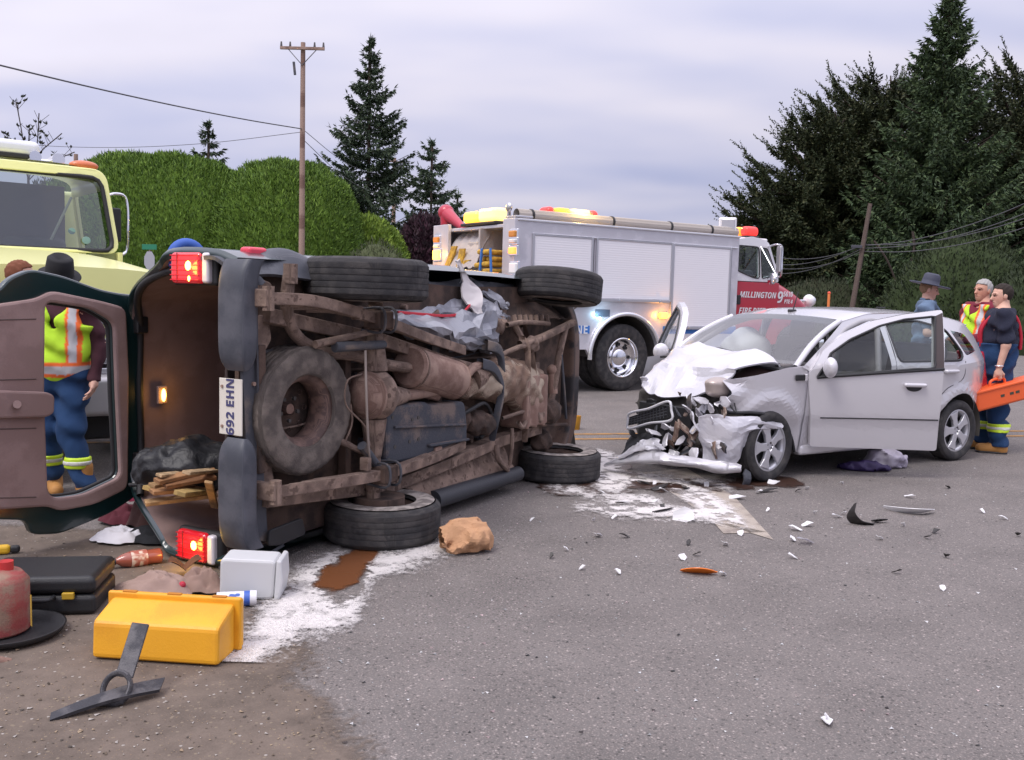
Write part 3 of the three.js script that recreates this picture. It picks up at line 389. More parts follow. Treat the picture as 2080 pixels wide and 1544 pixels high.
function steelRim(ri, W, dish = 0.05, holes = 8) {   // dished disc with round holes, open face toward +y
  const h = W / 2, s = new THREE.Shape(); s.absarc(0, 0, ri * 0.80, 0, 6.2832); const c = new THREE.Path(); c.absarc(0, 0, ri * 0.16, 0, 6.2832, true); s.holes.push(c);
  for (let i = 0; i < holes; i++) { const a = i / holes * 6.2832, q = new THREE.Path(); q.absarc(Math.cos(a) * ri * 0.62, Math.sin(a) * ri * 0.62, ri * 0.075, 0, 6.2832, true); s.holes.push(q); }
  const d = new THREE.ExtrudeGeometry(s, { depth: 0.006, bevelEnabled: false, curveSegments: 24 }).rotateX(-Math.PI / 2).translate(0, -dish, 0);
  return [lathe([[ri + 0.006, -h * 0.8], [ri - 0.02, -h * 0.7], [ri * 0.8, -h * 0.3], [ri * 0.8, h * 0.3], [ri - 0.02, h * 0.62], [ri + 0.01, h * 0.78], [ri + 0.014, h * 0.82], [ri + 0.002, h * 0.84]], 48), d, cyl([0, -dish - 0.05, 0], [0, -dish + 0.02, 0], ri * 0.2, ri * 0.17, 20, true)];
}
function alloy(ri, W, spokes = 5) {                  // star wheel, face toward +y
  const h = W / 2, gs = [lathe([[ri, -h * 0.8], [ri - 0.02, -h * 0.6], [ri - 0.035, 0], [ri - 0.03, h * 0.6], [ri - 0.012, h * 0.74], [ri + 0.006, h * 0.8], [ri + 0.008, h * 0.86], [ri - 0.012, h * 0.86]], 48)];
  for (let i = 0; i < spokes; i++) { const a = i / spokes * 6.2832, w0 = ri * 0.17, w1 = ri * 0.30; const s = shape([[ri * 0.16, -w0], [ri * 0.55, -w0 * 0.95], [ri - 0.02, -w1], [ri - 0.02, w1], [ri * 0.55, w0 * 0.95], [ri * 0.16, w0]]); gs.push(plate(s, 0.03, [], 0.006).rotateX(-Math.PI / 2).translate(0, h * 0.5, 0).rotateY(a)); }
  gs.push(lathe([[0, h * 0.72], [ri * 0.15, h * 0.72], [ri * 0.24, h * 0.66], [ri * 0.27, h * 0.5]], 30)); return gs;
}
const font = await new FontLoader().loadAsync('fonts/droid/droid_sans_bold.typeface.json');
function letters(s, size, slant = 0.2, d = 0.004) { const g = new TextGeometry(s, { font, size, depth: d, curveSegments: 3, bevelEnabled: false }); g.computeBoundingBox(); g.applyMatrix4(new THREE.Matrix4().makeShear(0, 0, slant, 0, 0, 0)); return g; }
function lamp(parent, name, g, c, k, base, light) { const o = part(parent, name, g, glow(c, k, base)); if (light) { const l = new THREE.PointLight(lin(...c), light[3], 0, 2); l.position.set(light[0], light[1], light[2]); l.castShadow = true; l.shadow.radius = 2; parent.add(l); l.name = 'lamp_light'; } return o; }
const AMB = [1, 0.42, 0.06], RED = [1, 0.05, 0.04];
const redP = mat([0.45, 0.012, 0.035], { r: 0.28, phys: { clearcoat: 0.7, clearcoatRoughness: 0.08 } });
const whiteP = mat([0.74, 0.74, 0.77], { r: 0.3, phys: { clearcoat: 0.6, clearcoatRoughness: 0.1 } });
const slatT = tex(128, (u, v) => 0.5 + 0.5 * Math.sin(v * 6.2832 * 8), false);

// ---------- white and red fire engine ----------
{
  const t = thing('fire_engine', 'white fire engine with silver body, red lower cab and roller shutters', 'fire engine', G(1265, 795), Math.atan2(0.545, 0.838));
  const P = (x, y, z = 0) => { const p = onPlane(t, x, y, 2, z); return [p.x, p.y]; }, W = 2.45;
  const X0 = -2.05, X1 = P(1501, 520)[0], ROOF = 2.52, silver = mat([0.60, 0.60, 0.64], { m: 0.4, r: 0.34, bump: T.soft, bs: 0.001, bm: 0.5, map: mottle([0.60, 0.59, 0.63], [0.72, 0.70, 0.74], { f: 6 }), mm: 1.2 });
  // body side with wheel arch cut
  const sideShape = s => { const q = shape([[X0, 0.66], [-0.75, 0.66], ...Array.from({ length: 19 }, (_, i) => { const a = Math.PI - i / 18 * Math.PI; return [Math.cos(a) * 0.68, 0.55 + Math.max(0, Math.sin(a)) * 0.64]; }), [0.75, 0.66], [X1, 0.66], [X1, ROOF], [X0, ROOF]]); return q; };
  part(t, 'side_panel', plate(sideShape(), 0.05, [], 0.006).translate(0, 0, -0.05), silver);
  part(t, 'side_panel', plate(sideShape(), 0.05, [], 0.006).translate(0, 0, -W), silver);
  part(t, 'roof', box(X1 - X0 - 0.02, 0.05, W - 0.1, (X0 + X1) / 2, ROOF - 0.06, -W / 2), silver);
  part(t, 'underbody', [box(X1 - X0 - 0.1, 0.5, 0.9, (X0 + X1) / 2, 0.72, -W / 2), box(X1 - X0 - 0.1, 1.2, 0.05, (X0 + X1) / 2, 1.2, -0.75)], K.dark);
  part(t, 'drip_rail', [box(X1 - X0, 0.03, 0.05, (X0 + X1) / 2, ROOF + 0.012, 0.0, 0.008), box(X1 - X0 - 0.5, 0.022, 0.03, (X0 + X1) / 2 + 0.2, 2.345, 0.012, 0.006)], mat([0.75, 0.75, 0.78], { m: 0.6, r: 0.25 }));
  // roller shutters with frames
  const shut = mat([0.84, 0.83, 0.86], { r: 0.4, bump: slatT, bs: 0.0009, bm: 0.28 });
  for (const [xa, ya, xb, yb] of [[1085, 477, 1198, 562], [1214, 487, 1358, 609], [1369, 499, 1474, 663]]) {
    const a = P(xa, ya), b = P(xb, yb), w = b[0] - a[0], y1 = xa < 1100 ? 2.32 : a[1], y0 = xa < 1100 ? 1.36 : b[1], h = y1 - y0, cx = (a[0] + b[0]) / 2, cy = (y0 + y1) / 2;
    const s = part(t, 'roller_shutter', box(w, h, 0.02, cx, cy, 0.008, 0.002), shut);
    part(s, 'frame', [box(0.035, h + 0.07, 0.035, cx - w / 2 - 0.018, cy, 0.014, 0.006), box(0.035, h + 0.07, 0.035, cx + w / 2 + 0.018, cy, 0.014, 0.006), box(w, 0.035, 0.03, cx, y1 + 0.018, 0.012, 0.006)], K.alu);
    part(s, 'handle_rail', [box(w, 0.05, 0.045, cx, y0 - 0.03, 0.022, 0.008), box(0.05, 0.05, 0.03, cx - w * 0.2, y0 - 0.03, 0.05), box(0.05, 0.05, 0.03, cx + w * 0.36, y0 - 0.03, 0.05)], K.alu);
    part(s, 'track_gap', box(0.03, h, 0.004, cx + w / 2 + 0.05, cy, 0.003, 0), K.black);
  }
  // stripe, lower white band, lettering, data plate
  const stripe = mat([0.03, 0.16, 0.5], { r: 0.4 });
  part(t, 'blue_stripe', [box(0.72, 0.12, 0.006, X0 + 1.35 - 0.36, 0.965, 0.003, 0), box(X1 - 0.78, 0.12, 0.006, (X1 + 0.78) / 2, 0.965, 0.003, 0)].map(g => g), stripe);
  part(t, 'white_band', [box(0.95, 0.2, 0.004, X0 + 0.5, 0.79, 0.002, 0), box(X1 - 0.8, 0.22, 0.004, (X1 + 0.8) / 2, 0.79, 0.002, 0)], K.white);
  part(t, 'lettering', letters('NE', 0.13, 0).translate(P(1168, 674)[0], 0.9, 0.004), K.white);
  part(t, 'data_plate', box(0.28, 0.11, 0.006, P(1224, 634)[0], P(1224, 636)[1], 0.003, 0.002), mat([0.12, 0.15, 0.2], { r: 0.4, m: 0.4 }));
  lamp(t, 'blue_reflection_glow', ball(0.022, P(1218, 647)[0], P(1218, 647)[1], 0.012), [0.45, 0.8, 1], 6, [0.4, 0.6, 0.8], [P(1218, 640)[0], P(1218, 640)[1], 0.12, 0.1]);  // glowing bead and point light added in place of reflected police lights
  lamp(t, 'side_marker_lamp', box(0.16, 0.1, 0.05, P(1345, 641)[0], P(1345, 641)[1], 0.03, 0.02), [1, 0.4, 0.05], 3, [0.8, 0.3, 0.1], [P(1345, 641)[0], P(1345, 641)[1], 0.14, 0.22]);
  // fender trim ring and wheels
  const ring = []; for (let i = 0; i <= 20; i++) { const a = Math.PI * (1.02 - i / 20 * 1.04); ring.push([Math.cos(a) * 0.70, 0.55 + Math.sin(a) * 0.66, 0.03]); }
  part(t, 'fender_trim', [tube(ring, 0.035, 40, 8)], mat([0.85, 0.85, 0.88], { m: 0.7, r: 0.2 }));
  part(t, 'wheel_well', [sheet((u, v) => V(Math.cos(Math.PI * u) * 0.69, 0.55 + Math.sin(Math.PI * u) * 0.65, -0.02 - v * 0.7), 20, 2)], K.dark);
  const wheel = (x, z, flip) => { const w = part(t, 'wheel', tyreGeo(0.525, 0.29, 0.3, 64, 0.01).rotateX(Math.PI / 2 * (flip ? -1 : 1)).translate(x, 0.525, z), K.rubber); part(w, 'rim', [lathe([[0.305, -0.1], [0.29, 0.02], [0.3, 0.12], [0.315, 0.135], [0.285, 0.135], [0.262, 0.06], [0.25, 0.0], [0.17, -0.01], [0.15, 0.05], [0.1, 0.085], [0, 0.09]], 48).rotateX(Math.PI / 2 * (flip ? -1 : 1)).translate(x, 0.525, z)], K.chrome); const lug = []; for (let i = 0; i < 8; i++) { const a = i / 8 * 6.28; lug.push(cyl([x + Math.cos(a) * 0.205, 0.525 + Math.sin(a) * 0.205, z - 0.03], [x + Math.cos(a) * 0.205, 0.525 + Math.sin(a) * 0.205, z + (flip ? -1 : 1) * 0.025], 0.028, 0.028, 8)); } part(w, 'hand_hole', lug, K.black); };
  wheel(0, -0.16); wheel(0, -W + 0.16, true); wheel(4.0, -0.18); wheel(4.0, -W + 0.18, true); wheel(0, -0.5); wheel(0, -W + 0.5, true);
  // cab: white above, red below
  const cabTop = [[X1, 2.5], P(1535, 480), P(1556, 485), P(1570, 493), P(1588, 556), [P(1589, 575)[0], 1.80], [X1, 1.80]], zc = -0.08;
  const win = rounded([P(1503, 498), P(1549, 502), P(1550, 566), P(1538, 564), P(1504, 549)], 0.06), vent = rounded([P(1553, 503), P(1566, 505), P(1583, 558), P(1555, 566)], 0.03);
  for (const z of [zc - 0.05, -W + 0.08]) part(t, 'cab_side', plate(rounded(cabTop, 0.05), 0.05, [win, vent], 0.008).translate(0, 0, z), whiteP);
  const cx1 = P(1570, 493)[0];
  part(t, 'cab_roof', [box(cx1 - X1 - 0.02, 0.06, W - 0.2, (cx1 + X1) / 2, 2.52, -W / 2, 0.03), box(0.1, 0.7, W - 0.2, X1 + 0.05, 2.1, -W / 2)], whiteP);
  part(t, 'windshield', sheet((u, v) => V(mix(cx1, P(1588, 556)[0], v), mix(2.44, 1.85, v), -0.14 - u * (W - 0.28)), 2, 2), K.glass);
  part(t, 'door_window', plate(win, 0.006, [], 0).translate(0, 0, zc - 0.03), K.glass); part(t, 'vent_window', plate(vent, 0.006, [], 0).translate(0, 0, zc - 0.03), K.glass);
  part(t, 'window_gasket', [tube([...win, win[0]].map(p => V(p[0], p[1], zc + 0.004)), 0.012, 60, 5), tube([...vent, vent[0]].map(p => V(p[0], p[1], zc + 0.004)), 0.01, 40, 5)], K.black);
  part(t, 'cab_interior', [box(0.5, 0.6, W - 0.4, X1 + 0.35, 1.7, -W / 2, 0.05), box(0.9, 0.05, W - 0.4, X1 + 0.6, 1.35, -W / 2), box(0.12, 0.7, 0.5, X1 + 0.3, 2.05, -0.55, 0.05), box(0.12, 0.7, 0.5, X1 + 0.3, 2.05, -1.9, 0.05)], K.black);
  const xr = P(1590, 577)[0], low = [[X1, 1.79], [xr, 1.79], [xr + 0.02, 0.72], [X1, 0.62]];
  for (const z of [zc - 0.05, -W + 0.08]) part(t, 'cab_door', plate(low, 0.05, [], 0.006).translate(0, 0, z), redP);
  part(t, 'door_handle', box(0.09, 0.16, 0.03, P(1506, 609)[0], P(1506, 609)[1], zc + 0.015, 0.015), K.black);
  part(t, 'lettering', [letters('MILLINGTON', 0.103, 0.25).translate(P(1508, 602)[0], P(1508, 604)[1], zc + 0.004), letters('FIRE DIST. #5', 0.103, 0.25).translate(P(1506, 636)[0], P(1506, 637)[1], zc + 0.004)], K.white);
  part(t, 'door_number', letters('9', 0.2, 0.15).translate(P(1584, 613)[0], P(1584, 615)[1], zc + 0.004), K.white);
  // hood tapering forward
  const hx = P(1648, 620, -0.25)[0], hoodF = (u, v) => { const x = mix(xr, hx, u), w = mix(1.13, 0.98, u), a = (v - 0.5) * Math.PI, top = mix(1.86, 1.46, Math.pow(u, 1.2)) - 0.03 * Math.pow(u, 6) * 4; const s = Math.sign(Math.sin(a)) * Math.pow(Math.abs(Math.sin(a)), 0.25), c = Math.pow(Math.max(0, Math.cos(a)), 0.14); return V(x, 0.75 + (top - 0.75) * c, -W / 2 + w * s); };
  part(t, 'hood', [sheet(hoodF, 14, 24), sheet((u, v) => { const p = hoodF(1, v), q = V(hx, 0.75, p.z); return q.lerp(p, u); }, 3, 24)], redP);
  part(t, 'hood_lettering', [letters('5610', 0.09, 0.2).rotateY(0.08).translate(xr + 0.1, 1.56, -0.07), letters('PTE 4', 0.07, 0.2).rotateY(0.08).translate(xr + 0.14, 1.44, -0.075)], K.white);
  part(t, 'grille', box(0.04, 0.5, 0.9, hx + 0.02, 1.08, -W / 2), K.chrome); part(t, 'front_bumper', box(0.25, 0.3, 2.3, hx + 0.2, 0.65, -W / 2, 0.06), K.chrome); part(t, 'front_fender', [box(1.3, 0.35, 0.35, 3.95, 1.15, -0.3, 0.14), box(1.3, 0.35, 0.35, 3.95, 1.15, -W + 0.3, 0.14)], redP);
  for (const z of [-0.42, -W + 0.42]) { const h = part(t, 'headlight', ball(0.12, P(1645, 607, -0.4)[0], 1.5, z, 0.8, 1, 1), whiteP); part(h, 'lens', ball(0.1, P(1645, 607, -0.4)[0] + 0.05, 1.5, z), K.chrome); part(h, 'bracket', cyl([xr + 0.3, 1.5, z], [P(1645, 607, -0.4)[0], 1.5, z], 0.02), K.chrome); }
  // mirror on chrome arms
  const mz = 0.32, mp = (x, y) => [...P(x, y, mz), mz];
  const mir = part(t, 'mirror', box(0.04, 0.44, 0.1, ...mp(1582, 527), 0.02), K.alu); part(mir, 'mirror_arm', [tube([[P(1569, 497)[0], 2.42, zc], mp(1580, 497), mp(1588, 500), mp(1588, 530), mp(1587, 556), [P(1586, 560)[0], 1.9, zc]], 0.017, 30, 6), cyl([P(1553, 500)[0], 2.4, zc], mp(1578, 562), 0.016)], K.chrome); part(mir, 'round_mirror', ball(0.1, ...mp(1568, 567), 0.35, 1, 1), K.chrome);
  // roof: light bars, suction hose, spotlight
  const bar = (x, y, z, n) => { const L = 1.15, g = part(t, 'light_bar', box(0.32, 0.05, L, x, y, z, 0.02), K.black); for (const s of [1, -1]) { part(g, 'end_lens', box(0.3, 0.17, 0.2, x, y + 0.1, z + s * (L / 2 - 0.1), 0.07), glow(RED, 0.8, [0.6, 0.03, 0.03])); part(g, 'lens', box(0.28, 0.16, 0.24, x, y + 0.1, z + s * (L / 2 - 0.33), 0.05), glow([1, 0.3, 0.03], 1.2, [0.8, 0.3, 0.05])); } lamp(g, 'lit_lens', box(0.28, 0.16, 0.22, x, y + 0.1, z, 0.05), [1, 0.6, 0.14], 2.6, [0.9, 0.6, 0.3], [x - 0.05, y + 0.35, z, n]); return g; };
  { const a = onPlane(t, 1140, 446, 2, -0.6); const g = part(t, 'light_bar', box(0.95, 0.05, 0.3, a.x, ROOF + 0.06, -0.42, 0.02), K.black); const y = ROOF + 0.17; for (const dx of [-0.4, 0.42]) part(g, 'end_lens', box(0.15, 0.2, 0.28, a.x + dx, y, -0.42, 0.07), glow(RED, 0.8, [0.6, 0.03, 0.03])); part(g, 'lens', box(0.26, 0.19, 0.28, a.x - 0.17, y, -0.42, 0.05), glow([1, 0.42, 0.04], 1.1, [0.8, 0.35, 0.05])); lamp(g, 'lit_lens', box(0.36, 0.19, 0.28, a.x + 0.16, y, -0.42, 0.05), [1, 0.62, 0.14], 2.0, [0.9, 0.6, 0.3], [a.x + 0.1, y + 0.15, -0.1, 1.0]); }
  bar(X1 + 0.42, 2.555, -0.66, 0.8);
  part(t, 'suction_hose', [tube([[X0 + 0.1, ROOF + 0.1, -0.2], [0, ROOF + 0.1, -0.2], [X1 + 0.1, ROOF + 0.1, -0.2]], 0.085, 20, 12)], mat([0.42, 0.38, 0.34], { r: 0.7, bump: slatT, bs: 0.002, bm: 0.3 }));
  for (const x of [-1.7, -0.2, 1.0, 1.9]) part(t, 'hose_strap', cyl([x - 0.02, ROOF + 0.1, -0.2], [x + 0.02, ROOF + 0.1, -0.2], 0.093, 0.093, 14), K.black);
  part(t, 'hose_cradle', [box(0.3, 0.03, 0.3, X0 + 0.15, ROOF + 0.06, -0.2), box(0.05, 0.22, 0.05, X0 + 0.06, ROOF + 0.12, -0.34), ball(0.07, X0 + 0.02, ROOF + 0.2, -0.28, 0.6, 1, 1)], K.alu);
  { const s = onPlane(t, 1478, 458, 2, -0.25), g = part(t, 'spotlight', box(0.08, 0.27, 0.3, s.x, s.y, -0.25, 0.03, 0.7), whiteP); part(g, 'lens', box(0.02, 0.2, 0.22, s.x - 0.03, s.y, -0.21, 0.01, 0.7), K.alu); part(g, 'stand', cyl([s.x, 2.5, -0.25], [s.x, s.y - 0.1, -0.25], 0.025), K.alu); }
  lamp(t, 'clearance_lamp', box(0.1, 0.06, 0.06, P(1541, 480)[0], 2.57, -0.3, 0.02), AMB, 6, [0.8, 0.3, 0.1]);
  // rear face: lamp columns, hose bed, step
  const Q = (x, y, xx = X0) => onPlane(t, x, y, 0, xx);
  const zA = -0.32, zB = -1.95;
  part(t, 'rear_column', box(0.06, 1.9, -zA, X0 - 0.02, 1.6, zA / 2, 0.01), silver); part(t, 'rear_column', box(0.06, 1.9, W + zB, X0 - 0.02, 1.6, (zB - W) / 2, 0.01), silver);
  part(t, 'rear_bed', [box(0.04, 1.9, W - 0.2, X0 + 0.75, 1.55, -W / 2), box(0.75, 0.04, W - 0.3, X0 + 0.37, 1.35, -W / 2), box(0.05, 0.75, W - 0.1, X0 - 0.01, 0.98, -W / 2)], silver);
  part(t, 'bed_cover', [sheet((u, v) => V(X0 + 0.5 - 0.62 * u, 2.50 - 0.05 * u - 0.6 * u * u * u + 0.02 * Math.sin(v * 30), mix(-0.95, -2.0, v)), 10, 16, 0.01), box(0.7, 1.1, 0.05, X0 + 0.3, 1.9, -0.98), box(0.6, 0.9, 0.3, X0 + 0.32, 1.8, -1.3, 0.02)], mat([0.40, 0.37, 0.37], { r: 0.7, bump: T.soft, bs: 0.01, bm: 0.4 }));
  const hose = mat([0.62, 0.36, 0.05], { r: 0.85, bump: T.weave, bs: 0.004, bm: 0.1, map: mottle([0.62, 0.38, 0.05], [0.42, 0.24, 0.04], { f: 8 }), mm: 0.4 }), r = rng(8);
  for (let i = 0; i < 8; i++) for (let k = 0; k < 2; k++) part(t, 'folded_hose', box(0.4, 0.075, 0.17, X0 - 0.02 + rr(-0.05, 0.08, r), 1.45 + i * 0.088 + rr(-0.01, 0.01, r), -0.5 - k * 0.19 + rr(-0.03, 0.03, r), 0.034, rr(-0.15, 0.15, r), 0, rr(-0.05, 0.05, r)), hose);
  part(t, 'hose_strap', [box(0.03, 0.75, 0.04, X0 - 0.24, 1.75, -0.62, 0.006, 0, 0.12), box(0.03, 0.45, 0.03, X0 - 0.2, 1.9, -0.38, 0.006, 0, -0.1)], stripe);
  for (const s of [[[922, 500], [905, 535], [886, 582]], [[938, 505], [926, 545], [918, 585]], [[950, 528], [915, 545], [895, 580]], [[940, 560], [915, 572], [893, 586]], [[946, 575], [925, 582], [905, 588]]]) { const p = s.map(([x, y], i) => Q(x, y, X0 - 0.1 - 0.05 * i)); part(t, 'hanging_hose', sheet((u, v) => { const c = new THREE.QuadraticBezierCurve3(...p).getPoint(u); return c.add(V(0.03 * Math.sin(u * 3), 0, (v - 0.5) * 0.16)); }, 10, 2, 0.03), hose); }
  part(t, 'rear_step', [box(0.45, 0.06, W, X0 - 0.22, 0.62, -W / 2, 0.01), box(0.35, 0.05, W - 0.9, X0 - 0.1, 1.32, -W / 2, 0.01)], K.alu);
  const rl = (x, y, w, h, c, k, base, n) => { const p = Q(x, y, X0 - 0.06); part(t, 'lamp_bezel', box(0.04, h + 0.05, w + 0.05, X0 - 0.055, p.y, p.z, 0.01), K.chrome); lamp(t, 'rear_lamp', box(0.05, h, w, X0 - 0.085, p.y, p.z, 0.02), c, k, base, n && [X0 - 0.3, p.y, p.z, n]); };
  rl(1044, 475, 0.16, 0.09, AMB, 0.08, [0.5, 0.2, 0.04]); rl(1044, 490, 0.16, 0.06, [1, 1, 1], 0.02, [0.6, 0.6, 0.62]); rl(1043, 509, 0.16, 0.1, [1, 0.3, 0.04], 1.6, [0.8, 0.2, 0.1], 0.06); rl(1045, 545, 0.17, 0.15, [1, 1, 1], 0.1, [0.7, 0.7, 0.72]);
  rl(889, 487, 0.16, 0.09, AMB, 0.08, [0.5, 0.2, 0.04]); rl(889, 500, 0.16, 0.06, [1, 1, 1], 0.02, [0.6, 0.6, 0.62]); rl(889, 518, 0.2, 0.16, [1, 0.45, 0.08], 3, [0.9, 0.3, 0.1], 0.4);
  { const a = Q(985, 458), z = -1.1, g = part(t, 'light_bar', box(0.34, 0.05, 1.05, X0 + 0.15, 2.52, z, 0.02), K.black); lamp(g, 'lit_lens', box(0.3, 0.2, 0.5, X0 + 0.12, 2.64, z + 0.26, 0.06), [1, 0.6, 0.12], 2.0, [0.9, 0.6, 0.3], [X0 - 0.1, 2.85, z, 0.9]); part(g, 'lens', box(0.28, 0.18, 0.4, X0 + 0.12, 2.63, z - 0.26, 0.06), glow([1, 0.5, 0.04], 1.8, [0.8, 0.5, 0.1])); }
  { const rg = mat([0.42, 0.02, 0.05], { r: 0.4, phys: { clearcoat: 0.4 } }), p = (x, y) => Q(x, y, X0 + 0.5), g = part(t, 'deck_gun', [cyl(p(905, 432), p(940, 462), 0.13, 0.06, 14), ball(0.14, ...p(906, 432).toArray()), cyl(p(908, 440), [X0 + 0.5, 2.5, p(908, 440).z], 0.12, 0.1, 14), cyl(p(940, 462), p(955, 468), 0.05, 0.04, 10)], rg); part(g, 'mount', cyl([X0 + 0.5, 2.45, p(912, 460).z], [X0 + 0.5, 2.62, p(912, 460).z], 0.16, 0.12, 14), K.steel); }
}

// ---------- yellow green truck on the left ----------
{
  const yp = mat([0.88, 0.88, 0.36], { r: 0.32, phys: { clearcoat: 0.5, clearcoatRoughness: 0.15 }, bump: T.soft, bs: 0.0015, bm: 0.9 });
  const f = V(0.62, 0, 0.78), cow = D(228, 512, 9.0), o = V(cow.x, 0, cow.z), t = thing('yellow_truck', 'pale yellow green fire truck with rounded cab and sloping hood', 'truck', null, 0);
  t.rotation.y = Math.atan2(-f.z, f.x); t.position.copy(o).addScaledVector(V(-f.z, 0, f.x), 1.02).addScaledVector(f, -0.12); t.updateMatrixWorld(true);   // local x forward, z right; origin below the middle of the windshield foot
  const y0 = cow.y, yr = 2.56, hw = 1.12, P = (x, y, zz) => onPlane(t, x, y, 0, zz);
  const ws = [[-1.05, y0 + 0.01], [1.05, y0 + 0.01], [0.97, yr - 0.10], [-0.97, yr - 0.10]], tilt = y => 0.12 - (y - y0) * 0.2;
  const outl = rounded([[-hw, y0 - 0.02], [hw, y0 - 0.02], [1.03, yr - 0.01], [-1.03, yr - 0.01]], 0.14, 6), hole = rounded(ws.map(p => [p[0], p[1]]), 0.1, 6);
  const bend = v => V(tilt(v.y) - 0.10 * Math.pow(Math.abs(v.x) / hw, 3) + (v.z), v.y, v.x);
  part(t, 'windshield_frame', fan(tess(plate(outl, 0.06, [hole], 0.01).translate(0, 0, -0.06), 0.25), bend), yp);
  part(t, 'windshield', fan(tess(new THREE.ShapeGeometry(shape(hole)).translate(0, 0, -0.03), 0.25), bend), new THREE.MeshPhysicalMaterial({ color: lin(0.5, 0.58, 0.6), roughness: 0.1, transmission: 1, thickness: 0, ior: 2.1, side: THREE.DoubleSide }));
  part(t, 'gasket', tube([...hole, hole[0]].map(p => bend(V(p[0], p[1], 0.005))), 0.022, 90, 6), K.black);
  part(t, 'cab', [sheet((u, v) => { const a = v * Math.PI, s = Math.cos(a), c = Math.sin(a); return V(-0.14 - u * 1.3, yr - 0.2 + 0.22 * Math.pow(c, 0.4), Math.sign(s) * Math.pow(Math.abs(s), 0.4) * 1.03); }, 4, 24), ...[-1, 1].map(s => plate([[-1.45, 0.75], [0.02, 0.75], [0.1, y0], [-1.45, y0]], 0.04, [], 0.005).translate(0, 0, s * (hw - 0.02) - 0.02)), ...[-1, 1].map(s => sheet((u, v) => V(-1.32 - 0.13 * v, mix(y0, yr - 0.15, u), s * mix(hw - 0.01, 1.03, u)), 4, 1, 0.03)), box(0.04, 0.62, 0.8, -1.42, 1.7 + 0.0, 0.65), box(0.04, 1.0, 2.1, -1.42, 1.3, 0)], yp);
  part(t, 'cab_interior', [box(1.3, 0.05, 2.0, -0.7, 1.0, 0), box(0.3, 0.5, 2.0, 0.0, 1.45, 0, 0.08), box(0.16, 0.8, 0.6, -0.95, 1.5, 0.6, 0.06), box(0.16, 0.8, 0.6, -0.95, 1.5, -0.55, 0.06), box(0.03, 0.75, 1.9, -1.4, 2.1, -0.0)], mat([0.09, 0.105, 0.115], { r: 0.9 }));
  part(t, 'visor_edge', [cyl([-0.2, y0 + 0.1, -0.55], [-0.05, y0 + 0.5, -0.7], 0.012)], mat([0.5, 0.5, 0.42], { r: 0.5 }));
  const hoodL = 1.9, hoodF = (u, v) => { const x = 0.10 + hoodL * u, w = mix(1.09, 1.08, u), a = (v - 0.5) * Math.PI, top = mix(y0 + 0.0, 1.58, Math.pow(u, 1.3)); const s = Math.sign(Math.sin(a)) * Math.pow(Math.abs(Math.sin(a)), 0.32), c = Math.pow(Math.max(0, Math.cos(a)), 0.2); const crown = 0.05 * (1 - Math.pow(Math.abs(s), 2)); return V(x + 0.1 * Math.max(0, Math.cos(a)) * u, 1.0 + (top - 1.05) * c + crown * c, w * s); };
  part(t, 'hood', [sheet(hoodF, 16, 30), sheet((u, v) => { const p = hoodF(1, v); return V(p.x, mix(1.0, p.y, u), p.z); }, 3, 30)], yp);
  part(t, 'grille', Array.from({ length: 9 }, (_, i) => box(0.04, 0.045, 1.05, 0.1 + hoodL + 0.1, 0.72 + i * 0.075, 0, 0.01)), K.alu); part(t, 'grille_surround', box(0.06, 0.75, 1.9, hoodL + 0.1, 1.02, 0, 0.03), mat([0.10, 0.08, 0.09], { r: 0.5 }));
  for (const s of [-1, 1]) { const h = part(t, 'headlight', box(0.06, 0.2, 0.3, hoodL + 0.15, 1.05, s * 0.72, 0.04), K.chrome); part(h, 'lens', box(0.02, 0.15, 0.22, hoodL + 0.185, 1.05, s * 0.72, 0.01), mat([0.8, 0.8, 0.75], { r: 0.2 })); }
  part(t, 'front_bumper', [box(0.28, 0.3, 2.2, hoodL + 0.26, 0.62, 0, 0.05)], mat([0.5, 0.49, 0.5], { r: 0.4, m: 0.4 })); part(t, 'skid_pan', box(0.1, 0.2, 1.6, hoodL + 0.2, 0.38, 0, 0.03), K.black);
  part(t, 'fender', [-1, 1].map(s => sheet((u, v) => { const a = Math.PI * u; return V(0.85 + Math.cos(a) * 0.72, 0.55 + Math.sin(a) * 0.62, s * (0.8 + 0.35 * v)); }, 16, 2, 0.02)), yp);
  for (const s of [-1, 1]) { const w = part(t, 'wheel', tyreGeo(0.5, 0.28, 0.29, 48).rotateX(Math.PI / 2).translate(0.85, 0.5, s * 0.95), K.rubber); part(w, 'rim', steelRim(0.29, 0.26).map(g => g.rotateX(s * Math.PI / 2).translate(0.85, 0.5, s * 0.95)), K.white); }
  part(t, 'rear_body', box(3.0, 1.7, 2.3, -3.1, 1.6, 0, 0.05), yp); part(t, 'chassis', box(5.0, 0.3, 0.9, -1.6, 0.7, 0), K.black);
  // roof bar, horns, clearance lamps, mirror
  const lb = part(t, 'light_bar', [box(0.34, 0.14, 1.25, -0.5, yr + 0.15, 0.12, 0.06)], mat([0.72, 0.74, 0.8], { r: 0.15, phys: { clearcoat: 1 } })); for (const z of [-0.3, 0.55]) part(lb, 'bar_foot', box(0.2, 0.1, 0.1, -0.5, yr + 0.04, z), K.alu); part(lb, 'base', box(0.32, 0.04, 1.15, -0.5, yr + 0.07, 0.12), K.black);
  for (const z of [0.72, 0.3, -0.85]) part(t, 'clearance_lamp', ball(0.09, -0.2, yr + 0.02, z, 0.9, 0.55, 1.5), mat([0.6, 0.16, 0.06], { r: 0.25 }));
